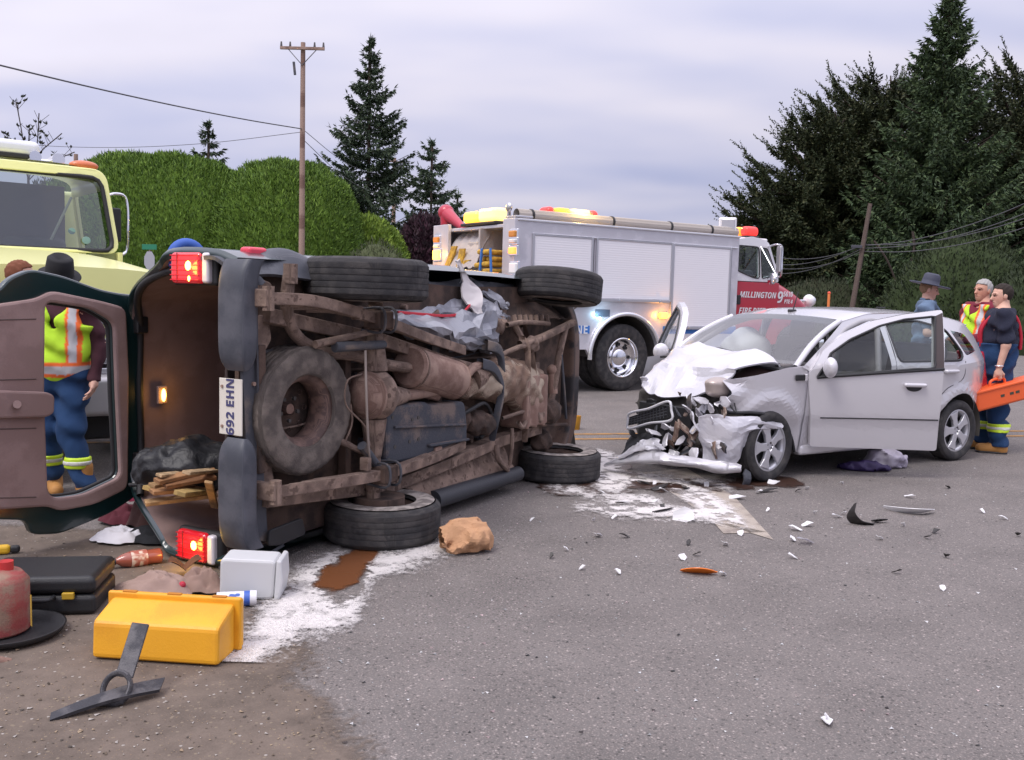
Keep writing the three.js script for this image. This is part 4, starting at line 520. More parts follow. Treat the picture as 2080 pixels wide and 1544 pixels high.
  part(t, 'air_horn', [cyl([-0.6, yr + 0.07, -0.42], [-0.3, yr + 0.07, -0.45], 0.025, 0.055, 14), cyl([-0.7, yr + 0.07, -0.62], [-0.34, yr + 0.07, -0.66], 0.025, 0.06, 14), cyl([-0.5, yr + 0.06, -0.4], [-0.5, yr + 0.06, -0.66], 0.02)], K.chrome);
  const mr = part(t, 'mirror', box(0.04, 0.34, 0.1, -0.45, 2.05, -1.21, 0.02), K.black); part(mr, 'mirror_arm', tube([[-0.3, 2.3, -1.05], [-0.42, 2.36, -1.2], [-0.45, 2.34, -1.3], [-0.43, 2.0, -1.32], [-0.45, 1.78, -1.3], [-0.3, 1.74, -1.1]], 0.014, 40, 6), K.chrome);
  for (const [q, x, y, z] of [[0.035, 0.06, 0.1, -0.8], [0.03, 0.03, 0.18, -0.68]]) part(t, 'windshield_sticker', ball(q, x, y0 + y, z, 0.05, 1, 1.1), mat([0.2, 0.34, 0.32], { r: 0.6 }));
}

// ---------- overturned sport utility vehicle, lying on its left side, underside toward us ----------
function patch(rows, nu, nv, thick = 0, noise = 0, nf = 8, flat = false) {        // smooth skin through a net of points, optionally creased
  const cr = (a, b, c, d, t) => V().copy(b).multiplyScalar(2).addScaledVector(c.clone().sub(a), t).addScaledVector(a.clone().multiplyScalar(2).addScaledVector(b, -5).addScaledVector(c, 4).sub(d), t * t).addScaledVector(d.clone().addScaledVector(c, -3).addScaledVector(b, 3).sub(a), t * t * t).multiplyScalar(0.5);
  const line = (L, t) => { const n = L.length - 1, f = Math.min(t * n, n - 1e-6), i = Math.floor(f); return cr(L[Math.max(0, i - 1)], L[i], L[i + 1], L[Math.min(n, i + 2)], f - i); };
  const g0 = sheet((u, v) => { const p = line(rows.map(r => line(r, u)), v); if (noise) { const q = nf, k = (s) => 1 - Math.abs(2 * vn(u * q + s, v * q * 0.8, s) - 1) * 2; p.add(V(k(1), k(5), k(9)).multiplyScalar(noise)).add(V(k(2), k(6), k(3)).multiplyScalar(0)); p.z += noise * 0.6 * (1 - Math.abs(2 * vn(u * q * 2.3, v * q * 2, 30) - 1)); } return p; }, nu, nv, thick);
  if (!flat) return g0; const g1 = g0.index ? g0.toNonIndexed() : g0; g1.computeVertexNormals(); return g1;
}
const SUV = (() => {
  const a = G(775, 1125); a.addScaledVector(V(a.x, 0, a.z).normalize(), 0.345);
  const t = thing('overturned_suv', 'dark green sport utility vehicle lying on its side with underside showing', 'car', a, Math.atan2(0.870, 0.493));
  const L = (px, py, z = 0) => onPlane(t, px, py, 2, z), P = (px, py, z = 0) => { const p = L(px, py, z); return [p.x, p.y]; };
  const tb = (pts, r, seg = 24) => tube(pts.map(p => L(...p)), r, seg, 8), pl = (pts, z, d, b = 0.005, rd = 0.02) => plate(rounded(pts.map(p => P(p[0], p[1], z)), rd, 3), d, [], b).translate(0, 0, z - d);
  const bm = (p, q, w, h) => beam(L(...p), L(...q), w, h, V(0, 0, 1));
  const green = mat([0.006, 0.024, 0.026], { r: 0.3, phys: { clearcoat: 0.8, clearcoatRoughness: 0.1 } }), clad = mat([0.11, 0.115, 0.13], { r: 0.5, bump: T.fine, bs: 0.0006, bm: 0.1, map: mottle([0.052, 0.057, 0.071], [0.10, 0.103, 0.12], { f: 8, lo: 0.25, hi: 0.75 }), mm: 0.9 });
  const trim = mat([0.23, 0.155, 0.145], { r: 0.7, bump: T.fine, bs: 0.001, bm: 0.08, map: mottle([0.265, 0.18, 0.168], [0.32, 0.222, 0.208], { f: 6 }), mm: 0.8 });
  const tank = mat([0.08, 0.085, 0.1], { r: 0.75, bump: T.fine, bs: 0.003, bm: 0.2, map: mottle([0.055, 0.06, 0.075], [0.19, 0.145, 0.125], { f: 4, lo: 0.46, hi: 0.72, z: 14 }), mm: 0.8 });
  // wheels
  const R = 0.345, wheel = (x, y, z, up, rx = 0, rz = 0, dust) => {
    const q = g => { if (!up) g.rotateX(Math.PI); g.rotateX(rx); g.rotateZ(rz); return g.translate(x, y, z); };
    const w = part(t, 'wheel', q(tyreGeo(R, 0.235, 0.195, 120, 0.0035, 58)), K.rubber);
    part(w, 'rim', steelRim(0.195, 0.2, 0.03).map(q), K.grimeDark);
    part(w, 'inner_sidewall', q(lathe([[0.2, -0.112], [0.26, -0.121], [0.315, -0.112], [0.30, -0.116], [0.26, -0.1215], [0.2, -0.1125]], 64).scale(1, 1.01, 1)), dust); return w;
  };
  const B = onPlane(t, 1130, 988, 1, 0), fx = B.x + 0.2, fz = B.z - 0.29;
  const pale = mat([0.30, 0.26, 0.235], { r: 0.85, map: mottle([0.16, 0.14, 0.13], [0.36, 0.32, 0.29], { f: 10 }), mm: 0.5 });
  wheel(0, 0.118, 0, false, 0, 0, pale); wheel(2.29, 0.118, 0, false, 0.02, 0, pale);
  { const p = L(745, 568, 0.02); wheel(p.x, p.y, 0.02, true, 0, -0.01, K.rubberDust); } { const p = L(1134, 583, 0.0); wheel(p.x, p.y, 0.0, true, 0.0, -0.14, K.rubberDust); }
  part(t, 'brake_drum', cyl([-0.03, 0.16, 0], [-0.03, 0.26, 0], 0.15, 0.15, 24), K.grimeDark); part(t, 'brake_drum', cyl([0, 1.4, 0], [0, 1.5, 0], 0.15, 0.15, 24), K.grimeDark);
  // floor and frame
  part(t, 'floor_pan', [plate([[-0.93, 0.1], [1.1, 0.08], [2.1, 0.12], [2.1, 1.52], [1.1, 1.5], [-0.93, 1.56]], 0.03).translate(0, 0, -0.24)], K.grimeDark);
  for (const [x, y, w, h] of [[0.5, 0.95, 0.9, 0.05], [0.5, 1.22, 0.9, 0.05], [0.5, 0.66, 0.8, 0.04], [1.4, 0.55, 0.5, 0.05], [1.4, 1.2, 0.5, 0.05]]) part(t, 'floor_rib', box(w, h, 0.03, x, y, -0.2, 0.012), K.grimeDark);
  const rail = (pts, w = 0.075, h = 0.1) => { for (let i = 0; i < pts.length - 1; i++) part(t, 'frame_rail', bm(pts[i], pts[i + 1], w, h), K.grime); };
  rail([[535, 640, -0.1], [765, 690, -0.1], [900, 735, -0.06], [1000, 762, -0.05], [1085, 745, -0.05]]); rail([[530, 1015, -0.1], [790, 985, -0.1], [905, 940, -0.06], [1010, 895, -0.05], [1090, 870, -0.05]]);
  for (const [q, s, w] of [[[520, 700, -0.12], [520, 960, -0.12], 0.09], [[880, 720, -0.08], [890, 935, -0.08], 0.07], [[700, 672, -0.14], [700, 995, -0.14], 0.06]]) part(t, 'crossmember', bm(q, s, 0.05, w), K.grimeDark);
  // leaf springs: stacked leaves, clamp, shackles
  const leaf = (pts, n, name = 'leaf_spring') => { const g = part(t, name, tapeBar(pts.map(p => L(...p)), 0.062, 0.012), K.grime); for (let i = 1; i < n; i++) { const a = 0.12 * i; part(g, 'leaf', tapeBar(pts.map((p, k) => L(...p).add(V(0, 0, -0.014 * i))).map((p, k, A) => { const c = A[A.length >> 1]; return p.clone().lerp(c, a); }), 0.06, 0.011), K.grime); } return g; };
  function tapeBar(pts, w, h) { const c = new THREE.CatmullRomCurve3(pts, false, 'centripetal'); return sheet((u, v) => { const p = c.getPoint(u), a = v * Math.PI * 2, k = (s) => Math.sign(s) * Math.pow(Math.abs(s), 0.35); return p.add(V(0, k(Math.cos(a)) * w / 2, k(Math.sin(a)) * h / 2)); }, 24, 16); }
  for (const pts of [[[545, 606, 0.03], [640, 612, 0.09], [775, 650, 0.1], [880, 690, 0.05], [945, 712, 0.02]], [[560, 1000, 0.03], [660, 985, 0.09], [785, 963, 0.1], [890, 928, 0.05], [945, 902, 0.02]]]) {
    const g = leaf(pts, 4), c = L(...pts[2]); part(g, 'spring_clamp', [box(0.13, 0.1, 0.12, c.x, c.y, c.z - 0.02, 0.012)], K.grimeDark); for (const s of [-0.05, 0.05]) part(g, 'u_bolt', tube([[c.x + s, c.y - 0.06, c.z - 0.1], [c.x + s, c.y - 0.06, c.z + 0.05], [c.x + s, c.y + 0.06, c.z + 0.05], [c.x + s, c.y + 0.06, c.z - 0.1]], 0.008, 16, 6), K.steel);
    const e = L(...pts[0]); part(g, 'shackle', [box(0.05, 0.09, 0.16, e.x - 0.01, e.y, e.z - 0.06, 0.01), cyl([e.x, e.y - 0.06, e.z], [e.x, e.y + 0.06, e.z], 0.03, 0.03, 12)], K.grime); const b = L(...pts[1]); part(g, 'spring_band', box(0.035, 0.075, 0.06, b.x + 0.35, b.y - Math.sign(b.y - 0.8) * 0.06, b.z - 0.01, 0.006), K.grime);
  }
  // rear axle, differential, shafts
  const ax = -0.09, dy = 0.86; part(t, 'axle_tube', [cyl([ax, 0.2, 0], [ax, 1.45, 0], 0.042, 0.042, 18), cyl([ax, 0.5, 0], [ax, 0.72, 0], 0.046, 0.075, 18), cyl([ax, 1.0, 0], [ax, 1.2, 0], 0.075, 0.046, 18)], K.grime);
  const df = part(t, 'differential', blob((x, y, z) => smin(ell(x, y, z, [ax, dy, 0], [0.11, 0.15, 0.15]), cap(x, y, z, [ax + 0.05, dy - 0.02, 0], [ax + 0.3, dy - 0.03, -0.01], 0.09, 0.045), 0.06), [ax - 0.2, dy - 0.25, -0.22], [ax + 0.42, dy + 0.25, 0.22], 0.013), K.grime);
  part(df, 'differential_cover', lathe([[0.0, 0.085], [0.06, 0.08], [0.1, 0.055], [0.118, 0.02], [0.128, 0.015], [0.14, 0.012], [0.14, 0]], 32).rotateZ(Math.PI / 2).translate(ax - 0.06, dy, 0), K.rust);
  part(t, 'drive_shaft', cyl([ax + 0.3, dy - 0.03, -0.01], [1.35, 0.83, -0.05], 0.036, 0.036, 16), K.rust);
  for (const [p, q, r] of [[[735, 905, 0.06], [780, 965, 0.05], 0.028], [[690, 895, -0.02], [735, 918, 0.02], 0.02], [[640, 700, 0], [765, 672, 0.04], 0.022], [[680, 705, 0.02], [780, 700, 0.06], 0.03]]) part(t, 'shock_absorber', cyl(L(...p), L(...q), r, r * 0.8, 14), r > 0.025 ? K.steel : K.grime);
  part(t, 'brake_line', tb([[742, 712, 0.1], [744, 800, 0.13], [748, 900, 0.1], [752, 950, 0.05]], 0.007), mat([0.3, 0.25, 0.22], { r: 0.7 })); part(t, 'brake_line', tb([[735, 760, 0.05], [705, 775, 0.08], [702, 820, 0.08], [740, 865, 0.09], [752, 905, 0.07]], 0.005), K.grime); part(t, 'brake_line', tb([[700, 900, 0], [715, 860, 0.02], [712, 820, 0.02]], 0.005), K.grime);
  // spare wheel hung under the floor
  { const c = L(600, 832, -0.12), q = g => g.rotateX(Math.PI / 2).rotateY(-0.04).translate(c.x, c.y, c.z); const s = part(t, 'spare_wheel', q(tyreGeo(0.345, 0.225, 0.19, 96, 0.011, 40)), K.rubberDust); part(s, 'rim', steelRim(0.19, 0.2, 0.055, 8).map(q), mat([0.07, 0.045, 0.04], { r: 0.75, map: mottle([0.10, 0.064, 0.055], [0.2, 0.125, 0.1], { f: 9 }), mm: 0.4 })); for (let i = 0; i < 5; i++) { const a = i * 1.2566 + 0.3; part(s, 'bolt_hole', q(cyl([Math.cos(a) * 0.065, -0.055, Math.sin(a) * 0.065], [Math.cos(a) * 0.065, -0.04, Math.sin(a) * 0.065], 0.011, 0.011, 8)), K.dark); } part(s, 'hub_hole', q(cyl([0, -0.06, 0], [0, -0.038, 0], 0.032, 0.028, 16)), K.rust); }
  // exhaust
  { const a = L(832, 745, -0.02), b = L(922, 772, -0.02), d = b.clone().sub(a).normalize(); const m = part(t, 'muffler', [cyl(a, b, 0.128, 0.128, 32), cyl(a.clone().addScaledVector(d, -0.012), a, 0.115, 0.132, 32), cyl(b, b.clone().addScaledVector(d, 0.014), 0.132, 0.11, 32)].map(g => g), K.rust); part(m, 'seam', cyl(a.clone().addScaledVector(d, 0.02), a.clone().addScaledVector(d, 0.032), 0.133, 0.133, 32), K.grime);
    part(t, 'exhaust_pipe', tb([[590, 548, -0.02], [583, 600, -0.04], [585, 650, -0.06], [610, 690, -0.07], [660, 715, -0.06], [720, 722, -0.05], [770, 738, -0.02], [830, 748, -0.02]], 0.034, 50), K.grime); part(t, 'exhaust_tip', new THREE.CylinderGeometry(0.036, 0.036, 0.1, 18, 1, true).translate(...L(590, 556, -0.02).toArray()), K.grime); part(t, 'exhaust_pipe', tb([[925, 772, -0.02], [945, 762, 0], [960, 748, 0], [985, 742, 0]], 0.034), K.rust); part(t, 'catalytic_converter', cyl(L(955, 770, -0.04), L(990, 752, -0.02), 0.095, 0.075, 20), K.grime); part(t, 'exhaust_pipe', tb([[815, 790, -0.1], [850, 795, -0.06], [888, 805, -0.04]], 0.034), K.rust); }
  // fuel tank guard
  { const z = 0.02, pts = [[783, 826], [868, 816], [872, 822], [945, 815], [950, 860], [950, 905], [905, 922], [868, 930], [785, 945]]; const g = part(t, 'tank_guard', pl(pts, z, 0.16, 0.02, 0.04), tank); for (const [x, y] of [[797, 848], [838, 852], [850, 848], [802, 908], [832, 897], [850, 892], [790, 935]]) { const p = L(x, y, z + 0.001); part(g, 'guard_hole', cyl([p.x, p.y, p.z - 0.004], [p.x, p.y, p.z + 0.003], 0.012, 0.012, 10), K.dark); } part(g, 'guard_rib', [bm([800, 868, z + 0.004], [945, 862, z + 0.004], 0.016, 0.03)], tank); part(g, 'guard_rib', [bm([868, 905, z + 0.004], [948, 892, z + 0.004], 0.016, 0.05)], tank); part(g, 'guard_notch', box(0.08, 0.07, 0.03, ...L(888, 918, z).toArray(), 0.01), K.rust); }
  // transmission, front axle and members
  part(t, 'transmission', blob((x, y, z) => { const c = L(1030, 770, -0.02); x -= c.x; y -= c.y; z -= c.z; return smin(smin(ell(x, y, z, [-0.1, 0, 0], [0.28, 0.16, 0.13]), cap(x, y, z, [-0.5, -0.02, -0.05], [0.1, 0, -0.02], 0.08, 0.13), 0.06), ell(x, y, z, [0.25, -0.1, 0.02], [0.25, 0.2, 0.1]), 0.05) + 0.012 * Math.sin(x * 40) * Math.sin(y * 45); }, ...(c => [[c.x - 0.8, c.y - 0.45, c.z - 0.25], [c.x + 0.65, c.y + 0.35, c.z + 0.25]])(L(1030, 770, -0.02)), 0.018), mat([0.3, 0.24, 0.18], { r: 0.85, map: mottle([0.19, 0.12, 0.085], [0.42, 0.34, 0.26], { f: 4 }), mm: 0.6, bump: T.fine, bs: 0.004, bm: 0.2 }));
  part(t, 'oil_pan', blob((x, y, z) => { const c = L(1066, 812, -0.02), q = Math.max(Math.abs(x - c.x) - 0.16, Math.abs(y - c.y) - 0.17, Math.abs(z - c.z) - 0.09); return q - 0.02 + 0.006 * Math.sin(x * 50); }, ...(c => [[c.x - 0.25, c.y - 0.25, c.z - 0.18], [c.x + 0.25, c.y + 0.25, c.z + 0.18]])(L(1066, 812, -0.02)), 0.014), K.rust);
  const FB = [[[975, 738, 0.02], [1000, 748, 0.06], [1018, 790, 0.07], [1010, 840, 0.06], [1000, 885, 0.03]], [[985, 700, 0], [1012, 712, 0.05], [1020, 760, 0.06], [1018, 800, 0.05]], [[1060, 690, 0.02], [1070, 705, 0.05], [1072, 770, 0.07], [1068, 830, 0.07], [1066, 890, 0.04]], [[1078, 715, 0.03], [1084, 760, 0.06], [1082, 820, 0.06], [1085, 855, 0.03]]];
  FB.forEach((p, i) => part(t, 'suspension_member', tapeBar(p.map(q => L(...q)), i < 2 ? 0.075 : 0.06, 0.05), i < 2 ? K.steel : K.grime));
  for (const [p, w, m] of [[[[1055, 700, 0.02], [1090, 690, 0.04], [1130, 672, 0.03], [1165, 655, 0]], 0.05, K.grime], [[[1150, 660, 0.02], [1138, 710, 0.03], [1128, 770, 0.03], [1112, 850, 0]], 0.045, K.grime], [[[1020, 850, 0.05], [1050, 840, 0.07], [1088, 828, 0.05]], 0.022, K.grime], [[[1020, 720, 0.02], [1055, 705, 0.04], [1085, 700, 0.03]], 0.03, K.grime], [[[1075, 862, 0.03], [1110, 864, 0.03], [1150, 862, 0]], 0.025, K.grimeDark], [[[1140, 720, 0.05], [1145, 780, 0.05], [1150, 850, 0.02]], 0.018, K.steel], [[[1045, 660, -0.05], [1062, 690, 0], [1075, 705, 0.02]], 0.04, K.grime], [[[1040, 870, 0.05], [1040, 910, 0.06], [1035, 945, 0.04]], 0.022, K.grime], [[[1008, 905, 0], [1012, 930, 0.03], [1030, 955, 0]], 0.035, K.grime], [[[1030, 660, -0.02], [1060, 655, 0], [1115, 658, 0]], 0.03, K.grime], [[[1052, 858, 0.08], [1060, 868, 0.09], [1068, 856, 0.08]], 0.03, K.grime], [[[1100, 760, -0.05], [1100, 840, -0.05]], 0.06, K.grimeDark]]) part(t, 'suspension_arm', tube(p.map(q => L(...q)), w * 0.62, 20, 9), m);
  part(t, 'front_shock', [cyl(L(1122, 752, 0), L(1123, 800, 0.02), 0.032, 0.038, 14), ball(0.045, ...L(1122, 752, 0).toArray())], K.rust);
  for (const [c, r] of [[[1115, 835, 0.02], 0.1], [[1090, 845, 0.05], 0.06], [[985, 862, 0.0], 0.08], [[965, 858, -0.04], 0.09], [[1080, 700, 0.02], 0.06], [[1010, 660, -0.1], 0.07], [[930, 850, -0.1], 0.1], [[1100, 895, -0.06], 0.09]]) part(t, 'joint_housing', blob((x, y, z) => { const q = L(...c); return ell(x, y, z, [q.x, q.y, q.z], [r * 1.2, r, r * 0.9]) + 0.01 * Math.sin(x * 60) * Math.sin(y * 50 + z * 40); }, ...(q => [[q.x - r * 1.5, q.y - r * 1.4, q.z - r * 1.4], [q.x + r * 1.5, q.y + r * 1.4, q.z + r * 1.4]])(L(...c)), r / 6), r > 0.07 ? K.grimeDark : K.grime);
  part(t, 'hose', tb([[880, 880, -0.1], [960, 830, 0], [985, 820, 0.02], [1000, 860, 0.0], [975, 890, 0]], 0.014, 40), K.black); part(t, 'hose', tb([[600, 690, -0.1], [640, 660, -0.1], [690, 720, -0.1]], 0.01), K.black);
  { const r = rng(412); for (let i = 0; i < 26; i++) { const x = rr(-0.3, 2.0, r), y = rr(0.35, 1.4, r), m = [K.steel, K.grime, K.grimeDark][r() * 3 | 0]; if (i % 2) part(t, 'floor_bracket', box(rr(0.04, 0.1, r), rr(0.03, 0.08, r), rr(0.03, 0.07, r), x, y, -0.19, 0.006, 0, 0, rr(-0.4, 0.4, r)), m); else part(t, 'floor_bolt', cyl([x, y, -0.21], [x, y, -0.165], 0.016, 0.016, 8), m); }
    for (const [y, z, rad, x0, x1] of [[0.98, -0.17, 0.008, -0.6, 1.9], [1.03, -0.165, 0.006, -0.5, 1.8], [0.55, -0.16, 0.009, 0.1, 2.0], [1.12, -0.18, 0.012, -0.9, 0.4], [0.72, -0.17, 0.007, -0.9, 1.2]]) part(t, 'underfloor_pipe', tube(Array.from({ length: 7 }, (_, i) => V(mix(x0, x1, i / 6), y + rr(-0.03, 0.03, r), z + rr(-0.01, 0.015, r))), rad, 40, 6), [K.steel, K.grime][r() * 2 | 0]); }
  // front cross panel, wheel housings, bumper bar
  part(t, 'radiator_support', pl([[1060, 640], [1165, 622], [1168, 690], [1150, 720], [1145, 880], [1100, 905], [1075, 870], [1090, 720]], -0.16, 0.05), K.grimeDark);
  part(t, 'wheel_housing', patch([[[985, 585, -0.5], [1060, 560, -0.5], [1160, 580, -0.5], [1190, 600, -0.5]], [[1000, 620, -0.3], [1060, 610, -0.25], [1130, 620, -0.25], [1165, 630, -0.3]], [[1015, 665, -0.12], [1060, 655, -0.08], [1120, 650, -0.08], [1155, 650, -0.1]]].map(r => r.map(p => L(...p))), 16, 12, 0.01, 0.012), K.grimeDark);
  for (let i = 0; i < 7; i++) part(t, 'vent_rib', bm([1045 + i * 11, 640, -0.06], [1047 + i * 11, 656, -0.04], 0.022, 0.03), K.grime);
  part(t, 'wheel_housing', patch([[[1045, 880, -0.15], [1100, 850, -0.2], [1160, 840, -0.2]], [[1050, 920, -0.35], [1100, 900, -0.4], [1165, 880, -0.4]], [[1055, 960, -0.5], [1110, 945, -0.55], [1170, 920, -0.55]]].map(r => r.map(p => L(...p))), 8, 8, 0.01), K.dark);
  { const x = L(1156, 700, -0.1).x, q = (py) => L(1156, py, -0.1).y; part(t, 'front_bumper', sheet((u, v) => { const y = mix(q(908), q(622), u), a = v * 6.2832, k = s => Math.sign(s) * Math.pow(Math.abs(s), 0.4); return V(x + 0.05 + 0.06 * k(Math.cos(a)) - 0.16 * Math.pow(Math.abs(u - 0.5) * 2, 4), y, -0.16 + 0.12 * k(Math.sin(a))); }, 20, 20), mat([0.06, 0.045, 0.042], { r: 0.6, map: mottle([0.03, 0.028, 0.03], [0.14, 0.09, 0.07], { f: 5 }), mm: 0.7 })); part(t, 'bumper_face', box(0.03, 1.1, 0.3, x + 0.13, 0.84, -0.28, 0.012), mat([0.3, 0.3, 0.32], { m: 0.7, r: 0.3 })); }
  // crumpled right side metal torn upward
  const sheetM = mat([0.19, 0.20, 0.235], { r: 0.36, m: 0.15, bump: T.soft, bs: 0.004, bm: 0.4, map: mottle([0.24, 0.25, 0.285], [0.36, 0.365, 0.40], { f: 5 }), mm: 0.9 });
  const q3 = rows => rows.map(r => r.map(p => L(...p)));
  part(t, 'crumpled_side_panel', patch(q3([[[772, 580, -0.38], [860, 572, -0.38], [930, 567, -0.36], [990, 570, -0.34], [1050, 582, -0.36]], [[780, 612, -0.3], [850, 606, -0.28], [905, 606, -0.24], [955, 615, -0.2], [1005, 606, -0.26]], [[792, 640, -0.22], [860, 640, -0.2], [910, 645, -0.18], [945, 655, -0.16], [988, 645, -0.2]]]), 17, 9, 0.006, 0.022, 6, true), sheetM);
  part(t, 'crumpled_side_panel', patch(q3([[[785, 634, -0.2], [880, 640, -0.18], [940, 632, -0.12], [990, 630, -0.12], [1010, 618, -0.16]], [[800, 655, -0.1], [880, 668, -0.05], [930, 680, -0.02], [985, 672, -0.04], [1018, 660, -0.1]], [[815, 672, -0.12], [885, 690, -0.1], [930, 706, -0.06], [980, 706, -0.06], [1000, 690, -0.1]], [[830, 690, -0.2], [885, 702, -0.2], [935, 715, -0.18], [975, 716, -0.18], [1000, 705, -0.2]]]), 17, 11, 0.006, 0.034, 7, true), sheetM);
  part(t, 'torn_panel_strip', patch(q3([[[940, 572, -0.3], [975, 590, -0.22], [1005, 610, -0.16], [1030, 630, -0.12]], [[965, 572, -0.3], [990, 588, -0.22], [1015, 605, -0.16], [1030, 622, -0.13]]]), 20, 4, 0.02, 0.01), sheetM);
  part(t, 'torn_panel_strip', patch(q3([[[900, 588, -0.3], [940, 612, -0.2], [985, 640, -0.1], [1028, 650, -0.06]], [[930, 575, -0.3], [965, 600, -0.2], [1000, 625, -0.12], [1030, 648, -0.08]]]), 20, 6, 0.01, 0.02), sheetM);
  part(t, 'red_pinstripe', tapeBar([[800, 634, -0.165], [850, 638, -0.15], [905, 641, -0.14], [930, 636, -0.12], [947, 620, -0.12]].map(p => L(...p).add(V(0.0, 0.0, 0.03))), 0.018, 0.01), mat([0.6, 0.03, 0.05], { r: 0.35 }));
  part(t, 'side_curtain', patch(q3([[[925, 528, -0.2], [938, 562, -0.18], [938, 600, -0.15], [955, 625, -0.1], [970, 640, -0.08]], [[931, 530, -0.2], [950, 566, -0.18], [972, 590, -0.15], [977, 615, -0.1], [976, 640, -0.08]]]), 20, 5, 0.012, 0.01), mat([0.62, 0.58, 0.57], { r: 0.8 }));
  // body shell: outer skin, brown inner lining, open rear end
  const sec = [[-0.16, 1.60], [-0.3, 1.64], [-0.66, 1.64], [-0.72, 1.60], [-1.22, 1.44], [-1.31, 1.36], [-1.345, 1.2], [-1.35, 0.82], [-1.345, 0.44], [-1.31, 0.28], [-1.22, 0.20], [-0.72, 0.05], [-0.66, 0.01], [-0.3, 0.01], [-0.16, 0.05]].map(p => V(p[0], p[1], 0)), xr = z => z > -0.7 ? -0.98 : mix(-0.98, -0.70, (-z - 0.7) / 0.65);
  const sc = new THREE.CatmullRomCurve3(sec, false, 'centripetal'), shell = (ins, x1) => (u, v) => { const p = sc.getPoint(v), zz = mix(p.x, -0.75, ins), yy = mix(p.y, 0.82, ins * 1.1); return V(mix(xr(p.x), x1, u), yy, zz); };
  part(t, 'body_shell', sheet(shell(0, 1.15), 10, 60), green); part(t, 'interior_lining', sheet(shell(0.06, 0.7), 8, 60), trim); part(t, 'rear_opening_rim', sheet((u, v) => { const a = shell(0, 1)(0, v), b = shell(0.06, 1)(0, v); return a.lerp(b, u).add(V(-0.025 * Math.sin(u * Math.PI), 0, 0)); }, 4, 60), green);
  part(t, 'front_body', [sheet((u, v) => { const p = sc.getPoint(v), z = Math.max(p.x, mix(-1.3, -0.68, step(0, 0.3, u))); return V(mix(1.15, 2.5, u), mix(p.y, 0.82, 0.02 + 0.04 * u * u), z); }, 14, 50), sheet((u, v) => { const p = sc.getPoint(v), z = Math.max(p.x, -0.68); return V(2.5, mix(0.82, mix(p.y, 0.82, 0.06), u), mix(-0.4, z, u)); }, 2, 40)], green);
  part(t, 'rear_seat', [box(0.16, 1.25, 0.62, 0.25, 0.82, -0.55, 0.06), box(0.12, 0.3, 0.2, 0.3, 1.1, -0.95, 0.05), box(0.12, 0.3, 0.2, 0.3, 0.54, -0.95, 0.05)], mat([0.05, 0.035, 0.035], { r: 0.95, bump: T.weave, bs: 0.002, bm: 0.05 }));
  part(t, 'cargo_floor', plate([[-0.95, 0.09], [0.3, 0.09], [0.3, 1.55], [-0.95, 1.55]], 0.02).translate(0, 0, -0.29), mat([0.05, 0.035, 0.034], { r: 0.95 }));
  part(t, 'pillar_trim', [tube([[-0.94, 1.55, -0.45], [-0.93, 1.52, -0.75], [-0.78, 1.4, -1.15], [-0.66, 1.2, -1.29], [-0.66, 0.82, -1.3], [-0.66, 0.44, -1.29], [-0.78, 0.24, -1.15]], 0.022, 60, 8)], K.black);
  { const d = L(335, 803, -1.235); part(t, 'lamp_bezel', box(0.07, 0.11, 0.02, d.x, d.y, -1.262, 0.008), trim); lamp(t, 'dome_lamp', ball(0.026, d.x, d.y, -1.246, 0.6, 1.5, 0.35), [1, 0.5, 0.1], 7, [0.9, 0.6, 0.2], [d.x, d.y, -1.19, 0.035]); }
  // rear bumper: two painted halves, steel bar behind, plate between
  const bp = (py0, py1, name) => { const ya = onPlane(t, 455, py1, 0, -1.06).y, yb = onPlane(t, 455, py0, 0, -1.06).y; return [ya, yb]; };
  const half = (y0, y1, capTop) => sheet((u, v) => { const y = mix(y0, y1, u), e = capTop ? Math.pow(u, 10) : Math.pow(1 - u, 10), e2 = capTop ? Math.pow(1 - u, 14) : Math.pow(u, 14), a = v * 6.2832, k = s => Math.sign(s) * Math.pow(Math.abs(s), 0.4); return V(-1.03 + 0.06 * k(Math.cos(a)) * (1 - 0.75 * e2) + e * 0.05, y, -0.115 + 0.09 * k(Math.sin(a)) * (1 - 0.35 * e2)); }, 26, 22);
  const [ya0, ya1] = bp(525, 752), [yb0, yb1] = bp(888, 1113), topY = Math.min(ya1, 1.66);
  const b1 = part(t, 'rear_bumper', half(ya0, topY, true), clad), b2 = part(t, 'rear_bumper', half(Math.max(0.012, yb0), yb1, false), clad);
  part(b1, 'bumper_end', patch([[[-1.0, topY - 0.01, -0.42], [-0.8, topY + 0.005, -0.42], [-0.6, topY + 0.04, -0.4], [-0.48, topY + 0.03, -0.38]], [[-1.04, topY - 0.01, -0.26], [-0.8, topY, -0.24], [-0.6, topY + 0.05, -0.22], [-0.46, topY + 0.02, -0.2]], [[-1.0, topY - 0.1, -0.15], [-0.8, topY - 0.08, -0.14], [-0.6, topY - 0.09, -0.12], [-0.47, topY - 0.1, -0.12]]].map(r => r.map(p => V(...p))), 16, 14, 0.02), clad); part(b1, 'side_marker', box(0.13, 0.075, 0.08, ...L(515, 517, -0.3).toArray(), 0.018), mat([0.75, 0.06, 0.1], { r: 0.25 }));
  part(b2, 'bumper_end', patch([[[-1.0, 0.05, -0.16], [-0.85, 0.06, -0.14], [-0.7, 0.1, -0.12]], [[-1.0, 0.02, -0.28], [-0.85, 0.02, -0.26], [-0.7, 0.03, -0.22]]].map(r => r.map(p => V(...p))), 8, 6, 0.015), clad);
  part(t, 'bumper_bar', tess(plate([[505, 545], [493, 760], [500, 890], [520, 1100], [545, 1100], [532, 880], [522, 760], [515, 600]].map(p => P(p[0], p[1], -0.09)), 0.02, [], 0.004), 0.1).translate(0, 0, -0.11), K.steel);
